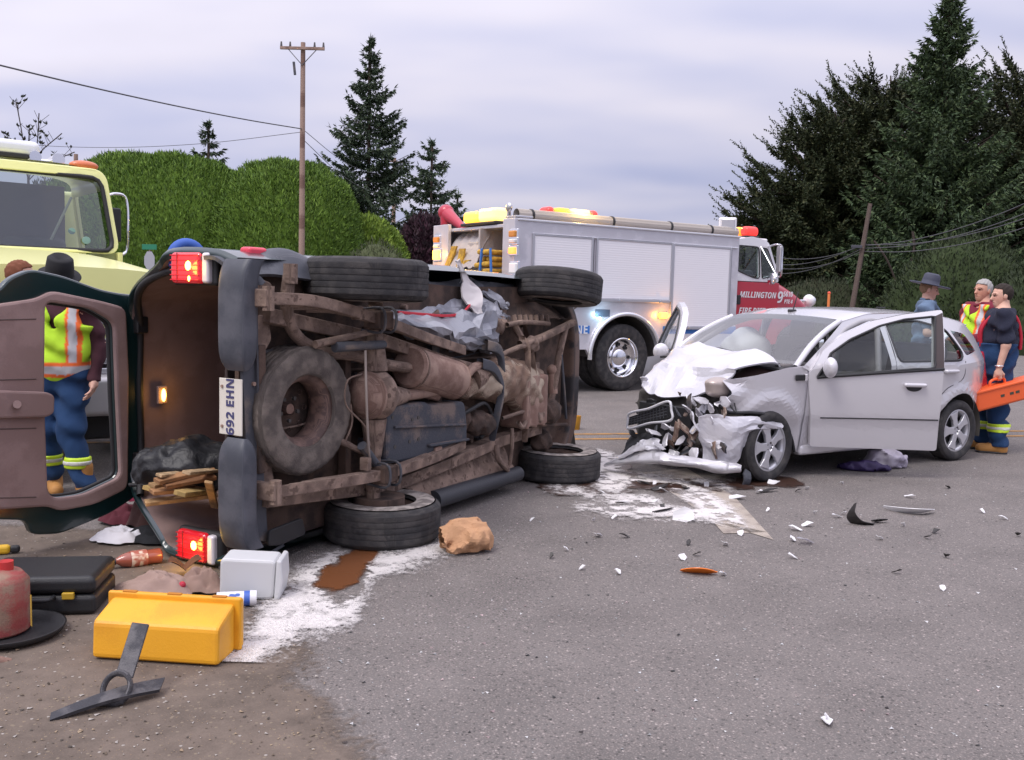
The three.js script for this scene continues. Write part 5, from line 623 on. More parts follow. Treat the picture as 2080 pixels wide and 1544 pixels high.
  part(t, 'bumper_bar_flange', [bm([513, 600, -0.1], [518, 880, -0.1], 0.012, 0.06)], K.steel); for (const [x, y] of [[508, 582], [511, 602], [512, 640], [510, 720], [515, 780], [520, 840], [528, 940], [530, 985]]) { const p = L(x, y, -0.085); part(t, 'bolt_head', cyl([p.x, p.y, p.z - 0.01], [p.x, p.y, p.z + 0.008], 0.011, 0.011, 8), K.rust); }
  for (const pts of [[[520, 640], [545, 640], [552, 690], [538, 715], [522, 718]], [[530, 905], [550, 930], [558, 985], [540, 1010], [530, 1005]], [[516, 560], [552, 575], [560, 620], [520, 622]]]) part(t, 'bumper_bracket', pl(pts, -0.1, 0.015), K.grime);
  part(t, 'torn_splash_flap', patch(q3([[[505, 552, -0.1], [525, 560, -0.08], [538, 575, -0.06]], [[510, 575, -0.1], [530, 580, -0.06], [536, 575, -0.06]]]), 8, 5, 0.006), clad); part(t, 'mud_flap', pl([[548, 1078], [615, 1052], [622, 1085], [570, 1108], [545, 1110]], -0.05, 0.02), K.black);
  { const p = onPlane(t, 457, 824, 0, -1.03), ty = onPlane(t, 457, 768, 0, -1.03).y, by = onPlane(t, 457, 882, 0, -1.03).y, z0 = onPlane(t, 447, 824, 0, -1.03).z - 0.0; const g = part(t, 'licence_plate', box(0.008, ty - by, 0.155, -1.03, (ty + by) / 2, z0 + 0.075, 0.003), mat([0.72, 0.68, 0.6], { r: 0.5 })); part(g, 'plate_characters', letters('692 EHN', 0.052, 0, 0.003).center().rotateZ(Math.PI / 2).rotateY(-Math.PI / 2).translate(-1.036, (ty + by) / 2, z0 + 0.075), mat([0.06, 0.06, 0.16], { r: 0.6 })); for (const s of [0.1, -0.1]) part(g, 'plate_bolt', cyl([-1.04, (ty + by) / 2 + s, z0 + 0.02], [-1.03, (ty + by) / 2 + s, z0 + 0.02], 0.008, 0.008, 8), K.rust); }
  // tail lamps
  for (const [up, px] of [[true, [[350, 545], [432, 545]]], [false, [[362, 1085], [442, 1085]]]]) {
    const z0 = onPlane(t, ...px[0], 0, -1.0).z, z1 = onPlane(t, ...px[1], 0, -1.0).z, ym = up ? 1.545 : 0.10, w = z1 - z0, zc = (z0 + z1) / 2;
    const g = part(t, 'tail_lamp', box(0.07, 0.16, w * 0.76, -0.985, ym, z0 + w * 0.38, 0.025), new THREE.MeshPhysicalMaterial({ color: lin(0.62, 0.012, 0.025), emissive: lin(1, 0.02, 0.03), emissiveIntensity: up ? 0.2 : 0.1, roughness: 0.18, clearcoat: 1 })); part(g, 'reverse_lens', box(0.07, 0.155, w * 0.17, -0.983, ym, z0 + w * 0.865, 0.015), mat([0.7, 0.66, 0.7], { r: 0.15 })); part(g, 'lens_divider', box(0.004, 0.15, 0.006, -1.021, ym, z0 + w * 0.2, 0.001), mat([0.2, 0.01, 0.02], { r: 0.4 })); for (let i = 0; i < 6; i++) part(g, 'lens_rib', box(0.006, 0.006, w * 0.72, -1.02, ym - 0.062 + i * 0.025, z0 + w * 0.38, 0.002), mat([0.56, 0.014, 0.028], { r: 0.2 })); part(g, 'housing', box(0.05, 0.18, w + 0.03, -0.965, ym, zc, 0.02), K.black);
    lamp(g, 'bulb', ball(0.02, -1.022, ym + 0.01, z0 + w * 0.48, 0.3, 1.2, 1), [1, 0.6, 0.08], 9, [0.9, 0.6, 0.2], [-1.09, ym, z0 + w * 0.48, 0.05]); part(g, 'bulb', ball(0.010, -1.022, ym - 0.055, z0 + w * 0.5, 0.3, 1.4, 0.8), glow([1, 0.5, 0.1], 8, [0.8, 0.4, 0.1]));
  }
  // liftgate swung open from the roof edge
  { const z = -1.29, q = pts => pts.map(p => P(p[0], p[1], z));
    const out = q([[288, 600], [246, 596], [207, 588], [130, 560], [65, 546], [20, 565], [0, 590], [-70, 612], [-120, 640], [-130, 820], [-120, 1000], [-60, 1055], [58, 1058], [66, 1088], [125, 1086], [225, 1045], [282, 1008]]), inn = q([[252, 625], [205, 612], [100, 590], [72, 606], [-60, 625], [-105, 650], [-105, 1000], [-50, 1038], [95, 1028], [118, 1038], [190, 1024], [256, 992], [258, 760]]), hole = rounded(q([[88, 612], [180, 626], [228, 655], [233, 800], [241, 968], [165, 1004], [108, 1012], [93, 1000], [86, 800]]), 0.05, 4);
    const g = part(t, 'liftgate', plate(rounded(out, 0.05, 4), 0.05, [hole], 0.012).translate(0, 0, z - 0.06), green);
    const it = part(g, 'inner_trim', plate(rounded(inn, 0.05, 4), 0.035, [hole.map(p => [...p])], 0.014).translate(0, 0, z - 0.012), trim);
    part(g, 'window_seal', tube([...hole, hole[0]].map(p => V(p[0], p[1], z - 0.04)), 0.014, 80, 6), K.black);
    part(g, 'latch_cover', [plate(rounded(q([[-60, 790], [82, 795], [98, 802], [97, 838], [82, 846], [-60, 850]]), 0.02, 3), 0.04, [], 0.012).translate(0, 0, z + 0.02)], trim); part(g, 'latch_striker', [cyl(L(35, 822, z + 0.06), L(35, 822, z + 0.1), 0.022, 0.02, 10)], trim);
    for (const y of [648, 770, 870, 1010]) part(g, 'trim_groove', beam(L(-100, y + 4, z + 0.0235), L(74, y, z + 0.0235), 0.006, 0.006, V(0, 0, 1)), mat([0.1, 0.07, 0.065], { r: 0.8 })); part(g, 'hinge', box(0.08, 0.1, 0.05, ...L(285, 660, z).toArray(), 0.01), K.black); part(g, 'hinge', box(0.08, 0.1, 0.05, ...L(283, 935, z).toArray(), 0.01), K.black); part(g, 'gas_strut', cyl(L(262, 985, z + 0.05), [-0.6, 0.3, -0.95], 0.012), K.black); }
  // sill bar along the lower side
  part(t, 'running_board', [cyl(L(880, 1016, -0.02), L(1052, 962, -0.02), 0.062, 0.056, 18)].map(g => g.translate(0, 0.0, 0)), mat([0.04, 0.042, 0.05], { r: 0.5, bump: T.fine, bs: 0.001, bm: 0.1 })); part(t, 'rocker_panel', patch(q3([[[810, 985, -0.1], [900, 950, -0.1], [1020, 905, -0.1]], [[840, 1000, -0.06], [930, 970, -0.06], [1030, 935, -0.06]], [[870, 1015, -0.04], [950, 990, -0.04], [1045, 955, -0.04]]]), 16, 8, 0.01, 0.006), K.grime);
  return t;
})();

// ---------- silver hatchback with its front end crushed ----------
{
  const a = G(1945, 937), t = thing('wrecked_hatchback', 'silver five door hatchback with crushed front end and open doors', 'car', a, Math.atan2(-0.5188, -0.8549));
  const L = (px, py, z = 0) => onPlane(t, px, py, 2, z), W = 1.66;
  const silver = mat([0.63, 0.615, 0.64], { r: 0.26, m: 0.25, phys: { clearcoat: 0.8, clearcoatRoughness: 0.06 }, bump: T.soft, bs: 0.0004, bm: 0.5 }), crush = mat([0.60, 0.59, 0.625], { r: 0.34, m: 0.25, bump: T.soft, bs: 0.004, bm: 0.35, phys: { clearcoat: 0.6, clearcoatRoughness: 0.12 } });
  const inner = mat([0.12, 0.11, 0.11], { r: 0.8 }), fabric = mat([0.22, 0.21, 0.21], { r: 0.95, bump: T.weave, bs: 0.002, bm: 0.05 }), seam = mat([0.03, 0.03, 0.032], { r: 0.7 }), tan = mat([0.28, 0.2, 0.15], { r: 0.8, map: mottle([0.2, 0.13, 0.1], [0.4, 0.33, 0.28], { f: 6 }), mm: 0.4 });
  const S = (x, y) => -0.012 + (y > 0.93 ? 0.235 * Math.pow((y - 0.93) / 0.5, 1.15) : 0.05 * Math.pow((0.93 - y) / 0.6, 2)) + 0.022 * step(0.55, 0.42, y) + (x < 0.15 ? 0.2 * Math.pow((0.15 - x) / 0.78, 2.1) : 0) + (x > 2.3 ? 0.1 * Math.pow((x - 2.3) / 0.9, 2) : 0) - 0.02 * Math.exp(-Math.pow((Math.hypot(x, y - 0.29) - 0.38) / 0.06, 2)) - 0.02 * Math.exp(-Math.pow((Math.hypot(x - 2.51, y - 0.29) - 0.38) / 0.06, 2));
  const skin = (g, s, off = 0, e = 0.07) => fan(tess(g, e, 8), v => { const z = S(v.x, v.y) + off; return V(v.x, v.y, s > 0 ? z : W - z); });
  const arch = (cx, r, a0, a1, n = 16) => Array.from({ length: n + 1 }, (_, i) => { const q = mix(a0, a1, i / n); return [cx + Math.cos(q) * r, 0.29 + Math.sin(q) * r]; });
  const outl = [[2.12, 0.21], [0.40, 0.19], ...arch(0, 0.36, -0.2, Math.PI + 0.1), [-0.45, 0.27], [-0.58, 0.36], [-0.63, 0.6], [-0.6, 0.85], [-0.52, 1.0], [-0.42, 1.17], [-0.26, 1.30], [0.1, 1.36], [0.7, 1.385], [1.2, 1.37], [1.54, 1.305], [1.9, 1.1], [2.2, 0.93], [2.12, 0.9]];
  const door0 = rounded([[1.06, 0.3], [2.02, 0.3], [2.06, 0.9], [1.95, 0.98], [1.54, 1.23], [1.3, 1.3], [1.08, 1.315]], 0.05), winR = rounded([[0.96, 0.96], [0.98, 1.31], [0.5, 1.315], [0.16, 1.25], [0.0, 1.02], [0.04, 0.96]], 0.06), winQ = rounded([[-0.06, 1.0], [0.08, 1.24], [-0.16, 1.2], [-0.3, 1.04]], 0.03);
  for (const s of [1, -1]) {
    const sp = part(t, 'body_side', skin(new THREE.ShapeGeometry(shape(outl, [door0, winR, winQ])), s), silver);
    part(sp, 'door_aperture', tube([...door0, door0[0]].map(p => V(p[0], p[1], s > 0 ? S(p[0], p[1]) + 0.025 : W - S(p[0], p[1]) - 0.025)), 0.03, 90, 8), mat([0.42, 0.41, 0.42], { r: 0.4, m: 0.3 }));
    part(sp, 'rear_window', skin(new THREE.ShapeGeometry(shape(winR)), s, 0.012, 0.2), K.glass); part(sp, 'quarter_window', skin(new THREE.ShapeGeometry(shape(winQ)), s, 0.008, 0.2), new THREE.MeshPhysicalMaterial({ color: lin(0.3, 0.36, 0.36), roughness: 0.05, transmission: 1, thickness: 0, side: THREE.DoubleSide }));
    part(sp, 'window_seal', tube([...winR, winR[0]].map(p => V(p[0], p[1], s > 0 ? S(...p) - 0.001 : W - S(...p) + 0.001)), 0.012, 60, 6), K.black);
    part(sp, 'door_seam', tube([[1.0, 1.33], [1.0, 0.9], [0.98, 0.4], [0.9, 0.28], [0.5, 0.28], [0.42, 0.5], [0.28, 0.68], [0.0, 0.8], [-0.02, 0.95]].map(p => V(p[0], p[1], s > 0 ? S(...p) + 0.001 : W - S(...p) - 0.001)), 0.005, 60, 5), seam);
    part(sp, 'door_handle', box(0.2, 0.035, 0.04, 0.22, 0.86, s > 0 ? S(0.2, 0.86) - 0.015 : W - S(0.2, 0.86) + 0.015, 0.016), silver);
    part(sp, 'wheel_liner', sheet((u, v) => { const q = mix(-0.25, Math.PI + 0.2, u); return V(Math.cos(q) * 0.37, 0.29 + Math.sin(q) * 0.37, (s > 0 ? 0 : W) + s * (0.03 + 0.3 * v)); }, 16, 2), K.dark);
  }
  // roof, glass, hatch
  const top = x => x < 0.1 ? mix(1.30, 1.36, clamp((x + 0.26) / 0.36)) : x > 1.2 ? mix(1.37, 1.305, clamp((x - 1.2) / 0.34)) : mix(1.36, 1.37, (x - 0.1) / 1.1) + 0.02 * Math.sin((x - 0.1) / 1.1 * Math.PI);
  part(t, 'roof', sheet((u, v) => { const x = mix(-0.26, 1.54, u), y = top(x), z0 = S(x, y) - 0.004, c = Math.pow(Math.sin(Math.PI * clamp(v, 0.002, 0.998)), 0.55); return V(x - 0.02 * c * (u < 0.1 ? 1 : 0) + 0.06 * c * Math.pow(u, 8), y + 0.04 * c, mix(z0, W - z0, v)); }, 24, 30), silver);
  part(t, 'roof_antenna', [cyl([1.42, 1.37, 0.83], [1.36, 1.56, 0.83], 0.006, 0.004, 6), box(0.09, 0.03, 0.04, 1.43, 1.378, 0.83, 0.012)], K.black); part(t, 'hatch_hinge', box(0.08, 0.012, 0.05, 0.6, 1.43, 0.5, 0.005), K.black);
  const wsf = (u, v) => { const c = Math.sin(Math.PI * v), b = V(2.2 + 0.24 * c, 0.93 + 0.05 * c, mix(0.06, W - 0.06, v)), q = V(1.55 + 0.07 * c, 1.31 + 0.04 * Math.pow(c, 0.55), mix(0.18, W - 0.18, v)); const p = b.lerp(q, u); p.x += 0.03 * Math.sin(u * Math.PI); p.y += 0.03 * Math.sin(u * Math.PI); return p; };
  part(t, 'windshield', sheet(wsf, 12, 20), new THREE.MeshPhysicalMaterial({ color: lin(0.74, 0.78, 0.77), roughness: 0.16, transmission: 1, thickness: 0, ior: 2.1, side: THREE.DoubleSide })); for (const v of [0, 1]) part(t, 'windshield_pillar', tube([0, 0.35, 0.7, 1].map(u => wsf(u, v).add(V(0, 0.0, v ? 0.0 : 0.0)).add(V(0, -0.006, 0))), 0.028, 24, 8), silver); part(t, 'windshield_band', sheet((u, v) => wsf(0.86 + 0.14 * u, 0.03 + 0.94 * v).add(V(0, -0.006, 0)), 3, 20), mat([0.02, 0.02, 0.022], { r: 0.5 })); part(t, 'cowl', sheet((u, v) => { const p = wsf(0, v); return V(p.x + 0.14 * u, p.y - 0.03 * u - 0.01, p.z); }, 2, 16, 0.02), K.black);
  part(t, 'wiper', tube([wsf(0.02, 0.2), wsf(0.07, 0.4).add(V(0.01, 0.02, 0)), wsf(0.1, 0.6).add(V(0.01, 0.02, 0))], 0.008, 16, 5), K.black);
  const rp = [[-0.58, 0.36], [-0.63, 0.6], [-0.6, 0.85], [-0.52, 1.0], [-0.42, 1.17], [-0.26, 1.30]].map(p => V(p[0], p[1], 0)), rc = new THREE.CatmullRomCurve3(rp);
  const hatch = (u, v) => { const p = rc.getPoint(u), z0 = S(p.x, p.y), c = Math.sin(Math.PI * v); return V(p.x - 0.13 * Math.pow(c, 0.7), p.y + 0.06 * c * u, mix(z0, W - z0, v)); };
  part(t, 'hatch', sheet((u, v) => hatch(u * 0.55, v), 10, 20), silver); part(t, 'rear_glass', sheet((u, v) => hatch(0.55 + 0.45 * u, v), 8, 20), K.glass);
  for (const s of [0, 1]) part(t, 'tail_lamp', blob((x, y, z) => { const zz = s ? W - z : z; return Math.max(Math.abs(y - 0.83) - 0.17, Math.abs(x + 0.56 - (y - 0.83) * 0.3) - 0.06, Math.abs(zz - 0.27) - 0.07) - 0.03; }, [-0.75, 0.58, s ? W - 0.45 : 0.1], [-0.3, 1.08, s ? W - 0.1 : 0.45], 0.022), mat([0.5, 0.02, 0.04], { r: 0.2, phys: { clearcoat: 1 } }));
  part(t, 'underbody', [box(2.1, 0.12, 1.4, 1.2, 0.24, W / 2, 0.03), box(3.2, 0.1, 1.0, 1.2, 0.3, W / 2)], K.dark); for (const s of [0, 1]) part(t, 'sill', box(1.7, 0.09, 0.1, 1.25, 0.225, s ? W - 0.1 : 0.1, 0.03), silver);
  // cabin
  for (const z of [0.42, 1.22]) { const st = part(t, 'front_seat', [box(0.5, 0.2, 0.5, 1.25, 0.5, z, 0.08), box(0.16, 0.62, 0.48, 0.95, 0.82, z, 0.07, 0, 0, 0.22)], fabric); part(st, 'headrest', box(0.11, 0.2, 0.27, 0.85, 1.2, z, 0.05, 0, 0, 0.2), fabric); }
  part(t, 'rear_seat', [box(0.45, 0.2, 1.25, 0.35, 0.52, W / 2, 0.08), box(0.16, 0.6, 1.25, 0.05, 0.8, W / 2, 0.07, 0, 0, 0.25)], fabric); part(t, 'dashboard', [blob((x, y, z) => Math.max(Math.abs(x - 2.05) - 0.2, Math.abs(y - 0.78) - 0.12, Math.abs(z - W / 2) - 0.7) - 0.05 + (x < 1.9 ? 0.02 : 0), [1.7, 0.55, 0.0], [2.4, 1.02, W], 0.03)], inner); part(t, 'steering_wheel', [new THREE.TorusGeometry(0.18, 0.018, 10, 32).rotateY(Math.PI / 2).rotateZ(0.4).translate(1.72, 0.92, 0.42), cyl([1.72, 0.92, 0.42], [2.0, 0.82, 0.42], 0.03)], K.black); part(t, 'cabin_floor', box(2.1, 0.03, 1.45, 1.2, 0.33, W / 2, 0), inner);
  part(t, 'airbag', blob((x, y, z) => ell(x, y, z, [1.62, 0.98, 1.2], [0.2, 0.22, 0.26]) + 0.02 * Math.sin(z * 22) * Math.sin(y * 20), [1.3, 0.65, 0.8], [1.95, 1.35, 1.6], 0.025), mat([0.7, 0.68, 0.68], { r: 0.9 }));
  // wheels
  const wheel = (x, z, s, steer = 0) => { const q = g => g.rotateX(s * -Math.PI / 2).rotateY(steer).translate(x, 0.29, z); const w = part(t, 'wheel', q(tyreGeo(0.29, 0.185, 0.2, 64, 0.006)), K.rubber); part(w, 'rim', alloy(0.2, 0.17).map(q), mat([0.62, 0.62, 0.65], { m: 0.55, r: 0.32 })); part(w, 'brake_disc', q(cyl([0, -0.02, 0], [0, 0.02, 0], 0.15, 0.15, 24)), K.black); for (let i = 0; i < 4; i++) part(w, 'lug_nut', q(cyl([Math.cos(i * 1.57 + 0.5) * 0.035, 0.05, Math.sin(i * 1.57 + 0.5) * 0.035], [Math.cos(i * 1.57 + 0.5) * 0.035, 0.07, Math.sin(i * 1.57 + 0.5) * 0.035], 0.009, 0.009, 6)), K.steel); };
  wheel(0, 0.1, 1); wheel(0, W - 0.1, -1); wheel(2.51, 0.08, 1, 0.12); wheel(2.32, W - 0.22, -1, 0.2);
  // front doors swung open
  for (const s of [1, -1]) {
    const d = new THREE.Object3D(); d.position.set(2.08, 0, s > 0 ? 0.01 : W - 0.01); d.rotation.y = Math.PI - 0.5236; t.add(d);
    const zero = s > 0 ? d : (() => { const o = new THREE.Object3D(); o.position.set(2.08, 0, 0.01); o.rotation.y = Math.PI - 0.5236; t.add(o); return o; })();
    const Q = (x, y) => { const p = onPlane(zero, x, y, 2, 0); return [p.x, p.y]; };
    const fr = [[1647, 908], [1645, 852], [1638, 772], [1642, 754], [1672, 713], [1716, 681], [1784, 653], [1852, 640], [1936, 630], [1926, 690], [1911, 754], [1905, 852], [1905, 917]].map(p => Q(...p)), gl0 = [[1656, 765], [1688, 717], [1732, 690], [1798, 663], [1852, 650], [1916, 644], [1893, 746]].map(p => Q(...p)), gl = gl0.flatMap((p, i) => { const q = gl0[(i + 1) % gl0.length]; return Array.from({ length: 6 }, (_, k) => [mix(p[0], q[0], k / 6), mix(p[1], q[1], k / 6)]); });
    const curve = (v, o = 0) => V(v.x, v.y, s * (o + 0.05 - (v.y > 0.93 ? 0.235 * Math.pow((v.y - 0.93) / 0.5, 1.15) : 0.05 * Math.pow((0.93 - v.y) / 0.6, 2)) - 0.014 * step(0.55, 0.42, v.y)) + s * v.z);
    const m = part(t, 'front_door', [fan(tess(new THREE.ShapeGeometry(shape(rounded(fr, 0.025, 3), [gl])), 0.07, 8), v => curve(v)), fan(tess(new THREE.ShapeGeometry(shape(rounded(fr, 0.025, 3), [gl])), 0.12, 8), v => curve(v, -0.06))], silver);
    const add = (n, g, k) => part(m, n, g, k);
    const ed = rounded(fr, 0.025, 3); add('door_edge', sheet((u, v) => { const f = u * ed.length, i = Math.floor(f) % ed.length, j = (i + 1) % ed.length, k = f - Math.floor(f); return curve(V(mix(ed[i][0], ed[j][0], k), mix(ed[i][1], ed[j][1], k), 0), -0.06 * v); }, ed.length, 1), silver);
    add('window', fan(tess(new THREE.ShapeGeometry(shape(gl)), 0.15, 8), v => curve(v, -0.02)), K.glass); add('window_seal', tube([...gl, gl[0]].map(p => curve(V(p[0], p[1], 0), 0.002)), 0.011, 80, 6), K.black);
    const bp = [[1917, 643], [1934, 636], [1912, 747], [1891, 747]].map(p => Q(...p)); add('pillar_trim', fan(tess(new THREE.ShapeGeometry(shape(bp)), 0.1), v => curve(v, 0.006)), mat([0.05, 0.035, 0.034], { r: 0.5 }));
    add('belt_strip', tube([Q(1655, 766), Q(1780, 757), Q(1912, 749)].map(p => curve(V(p[0], p[1], 0), 0.004)), 0.013, 20, 6), K.black); add('side_crease', tube([Q(1664, 848), Q(1780, 850), Q(1903, 853)].map(p => curve(V(p[0], p[1], 0), 0.0)), 0.006, 20, 5), seam);
    const h = Q(1852, 781); add('door_handle', [box(0.19, 0.034, 0.035, 0, 0, 0, 0.016)].map(g => { const c = curve(V(h[0], h[1], 0), 0.025); return g.translate(c.x, c.y, c.z); }), silver); add('handle_recess', ball(0.05, ...(c => [c.x, c.y, c.z])(curve(V(h[0], h[1] - 0.02, 0), 0.002)), 1.3, 0.7, 0.15), seam);
    const mr = Q(1674, 744), mc = curve(V(mr[0], mr[1], 0), 0.1); add('mirror', blob((x, y, z) => Math.max(ell(x, y, z, [mc.x, mc.y, mc.z], [0.055, 0.085, 0.08])), [mc.x - 0.12, mc.y - 0.14, mc.z - 0.14], [mc.x + 0.12, mc.y + 0.14, mc.z + 0.14], 0.014), silver); const sl = [[1654, 766], [1688, 718], [1690, 762]].map(p => Q(...p)); add('mirror_sail', fan(new THREE.ShapeGeometry(shape(sl)), v => curve(v, 0.008)), K.black);
    add('door_card', fan(tess(new THREE.ShapeGeometry(shape([[0.05, 0.35], [0.95, 0.35], [0.97, 0.9], [0.1, 0.9]])), 0.15), v => curve(v, -0.075)), inner);
    m.position.copy(d.position); m.rotation.y = s > 0 ? d.rotation.y : Math.PI + 1.02; t.remove(d); if (s < 0) t.remove(zero);
  }
  // left front fender, bent
  { const f = [[1645, 922], [1626, 920], [1618, 890], [1602, 864], [1572, 846], [1530, 839], [1490, 839], [1474, 826], [1498, 800], [1488, 775], [1540, 763], [1600, 747], [1645, 742]].map(p => { const q = L(...p, 0); return [q.x, q.y]; }); const g = fan(tess(new THREE.ShapeGeometry(shape(rounded(f, 0.02, 2))), 0.06, 8), v => { const k = step(2.65, 3.1, v.x), r = 1 - Math.abs(2 * vn(v.x * 6, v.y * 7, 3) - 1); return V(v.x, v.y, S(v.x, v.y) + 0.01 + k * (0.11 * r - 0.02)); }); part(t, 'front_fender', g, silver); part(t, 'fender_edge', tube(f.slice(1, 8).map(p => V(p[0], p[1], S(...p) + 0.005)), 0.014, 40, 6), K.black); const v = L(1624, 767, 0); part(t, 'fender_vent', box(0.11, 0.05, 0.02, v.x, v.y, S(v.x, v.y) - 0.002, 0.01), K.black); part(t, 'fender_vent_trim', box(0.03, 0.06, 0.02, v.x - 0.06, v.y, S(v.x, v.y) - 0.006, 0.008), silver);
    part(t, 'wheel_liner', sheet((u, w) => { const q = mix(-0.1, Math.PI * 0.8, u); return V(2.51 + Math.cos(q) * 0.38, 0.29 + Math.sin(q) * 0.37, 0.05 + 0.3 * w); }, 16, 2), K.dark); part(t, 'front_fender', skin(new THREE.ShapeGeometry(shape([[2.12, 0.21], [2.12, 0.93], [2.44, 0.9], [2.5, 0.7], ...arch(2.51, 0.36, 1.6, Math.PI + 0.15)])), -1), silver); }
  const q3 = rows => rows.map(r => r.map(p => L(...p)));
  // torn bumper corner, lip, hood
  part(t, 'bumper_corner', patch(q3([[[1418, 846, 0.16], [1455, 843, 0.06], [1498, 846, 0.0], [1545, 850, -0.01], [1590, 862, 0.0]], [[1420, 872, 0.17], [1458, 880, 0.05], [1500, 872, -0.04], [1535, 862, -0.03], [1585, 868, -0.01]], [[1425, 905, 0.17], [1462, 912, 0.04], [1497, 900, -0.03], [1520, 880, -0.02], [1548, 872, 0.0]], [[1428, 942, 0.15], [1470, 952, 0.04], [1500, 938, -0.01], [1512, 908, 0.0], [1528, 888, 0.02]]]), 14, 10, 0.008, 0.012, 5, true), crush);
  part(t, 'bumper_lip', patch([[[1506, 945, 3.0], [1470, 938, 3.08], [1420, 930, 3.2], [1370, 924, 3.3], [1335, 914, 3.36], [1290, 922, 3.4], [1234, 938, 3.5]], [[1505, 957, 3.0], [1468, 957, 3.1], [1420, 946, 3.24], [1370, 942, 3.34], [1335, 938, 3.42], [1290, 938, 3.45], [1230, 945, 3.5]], [[1500, 960, 2.95], [1465, 964, 3.02], [1420, 953, 3.14], [1370, 948, 3.24], [1335, 944, 3.3], [1290, 944, 3.36], [1228, 948, 3.45]]].map(r => r.map(p => onPlane(t, p[0], p[1], 0, p[2]))), 50, 8, 0.012, 0.006), crush);
  part(t, 'bumper_skin', patch([[[1340, 892, 3.3], [1310, 892, 3.34], [1290, 905, 3.38], [1262, 925, 3.42]], [[1345, 915, 3.36], [1310, 915, 3.4], [1280, 925, 3.44], [1240, 942, 3.5]]].map(r => r.map(p => onPlane(t, p[0], p[1], 0, p[2]))), 20, 6, 0.01, 0.012), crush);
  part(t, 'lower_intake', patch([[[1350, 872, 3.2], [1310, 878, 3.22], [1275, 890, 3.25]], [[1345, 910, 3.25], [1305, 915, 3.28], [1262, 932, 3.32]]].map(r => r.map(p => onPlane(t, p[0], p[1], 0, p[2]))), 10, 6, 0.03, 0.012), K.black);
  part(t, 'hood', patch(q3([[[1588, 752, 0.12], [1556, 718, 0.28], [1500, 710, 0.55], [1440, 702, 0.85], [1402, 696, 1.12], [1392, 706, 1.35]], [[1575, 735, 0.12], [1535, 722, 0.3], [1478, 717, 0.58], [1420, 712, 0.85], [1385, 708, 1.1], [1366, 718, 1.3]], [[1505, 742, 0.18], [1482, 742, 0.34], [1440, 738, 0.6], [1395, 732, 0.85], [1362, 726, 1.08], [1346, 732, 1.25]], [[1482, 765, 0.22], [1452, 772, 0.38], [1412, 768, 0.6], [1370, 762, 0.82], [1340, 752, 1.02], [1326, 752, 1.16]], [[1440, 790, 0.28], [1415, 800, 0.42], [1385, 806, 0.58], [1350, 808, 0.74], [1320, 800, 0.9], [1306, 786, 1.02]]]), 26, 20, 0.012, 0.022, 5, true), crush);
  part(t, 'hood_underside', patch(q3([[[1592, 752, 0.14], [1562, 722, 0.3], [1540, 726, 0.4]], [[1560, 760, 0.16], [1530, 745, 0.3], [1510, 748, 0.4]], [[1500, 775, 0.2], [1490, 768, 0.34], [1475, 768, 0.45]]]), 10, 10, 0.006), mat([0.06, 0.03, 0.025], { r: 0.8 }));
  // what is left of the nose
  { const p = [[1282, 847], [1357, 824], [1359, 848], [1280, 864]].map(p => onPlane(t, p[0], p[1], 0, 3.2)); part(t, 'grille_mesh', patch([[p[0], p[1]], [p[3], p[2]]], 2, 2, 0.02), K.black); for (let i = 1; i < 12; i++) part(t, 'grille_bar', cyl(p[0].clone().lerp(p[1], i / 12).add(V(0.02, 0, 0)), p[3].clone().lerp(p[2], i / 12).add(V(0.02, 0, 0)), 0.004, 0.004, 5), K.steel); for (let i = 1; i < 4; i++) part(t, 'grille_bar', cyl(p[0].clone().lerp(p[3], i / 4).add(V(0.02, 0, 0)), p[1].clone().lerp(p[2], i / 4).add(V(0.02, 0, 0)), 0.004, 0.004, 5), K.steel); }
  { const p = [[1276, 843], [1361, 817], [1366, 850], [1274, 869]].map(p => onPlane(t, p[0], p[1], 0, 3.24)); part(t, 'grille_trim', tube([p[0], p[0].clone().lerp(p[1], 0.5), p[1], p[1].clone().lerp(p[2], 0.5), p[2], p[2].clone().lerp(p[3], 0.5), p[3], p[3].clone().lerp(p[0], 0.5)], 0.011, 60, 6, true), mat([0.62, 0.62, 0.65], { r: 0.25 })); }
  part(t, 'engine_block', blob((x, y, z) => Math.max(Math.abs(x - 2.68) - 0.2, Math.abs(y - 0.44) - 0.18, Math.abs(z - 0.8) - 0.38) - 0.03 + 0.03 * Math.sin(x * 23) * Math.sin(y * 27) * Math.sin(z * 21), [2.4, 0.15, 0.3], [3.1, 0.9, 1.4], 0.025), K.dark); part(t, 'radiator', box(0.05, 0.3, 0.6, 3.0, 0.42, 0.72, 0.01, 0.1), K.black); part(t, 'bay_wall', box(0.04, 0.5, 1.4, 2.36, 0.62, W / 2), K.black);
  part(t, 'headlight', [blob((x, y, z) => { const c = L(1458, 786, 0.2); return ell(x, y, z, [c.x, c.y, c.z], [0.12, 0.085, 0.09]) + 0.006 * Math.sin(y * 60); }, ...(c => [[c.x - 0.2, c.y - 0.14, c.z - 0.14], [c.x + 0.2, c.y + 0.14, c.z + 0.14]])(L(1458, 786, 0.2)), 0.012)], mat([0.42, 0.36, 0.33], { r: 0.3, m: 0.3 }));
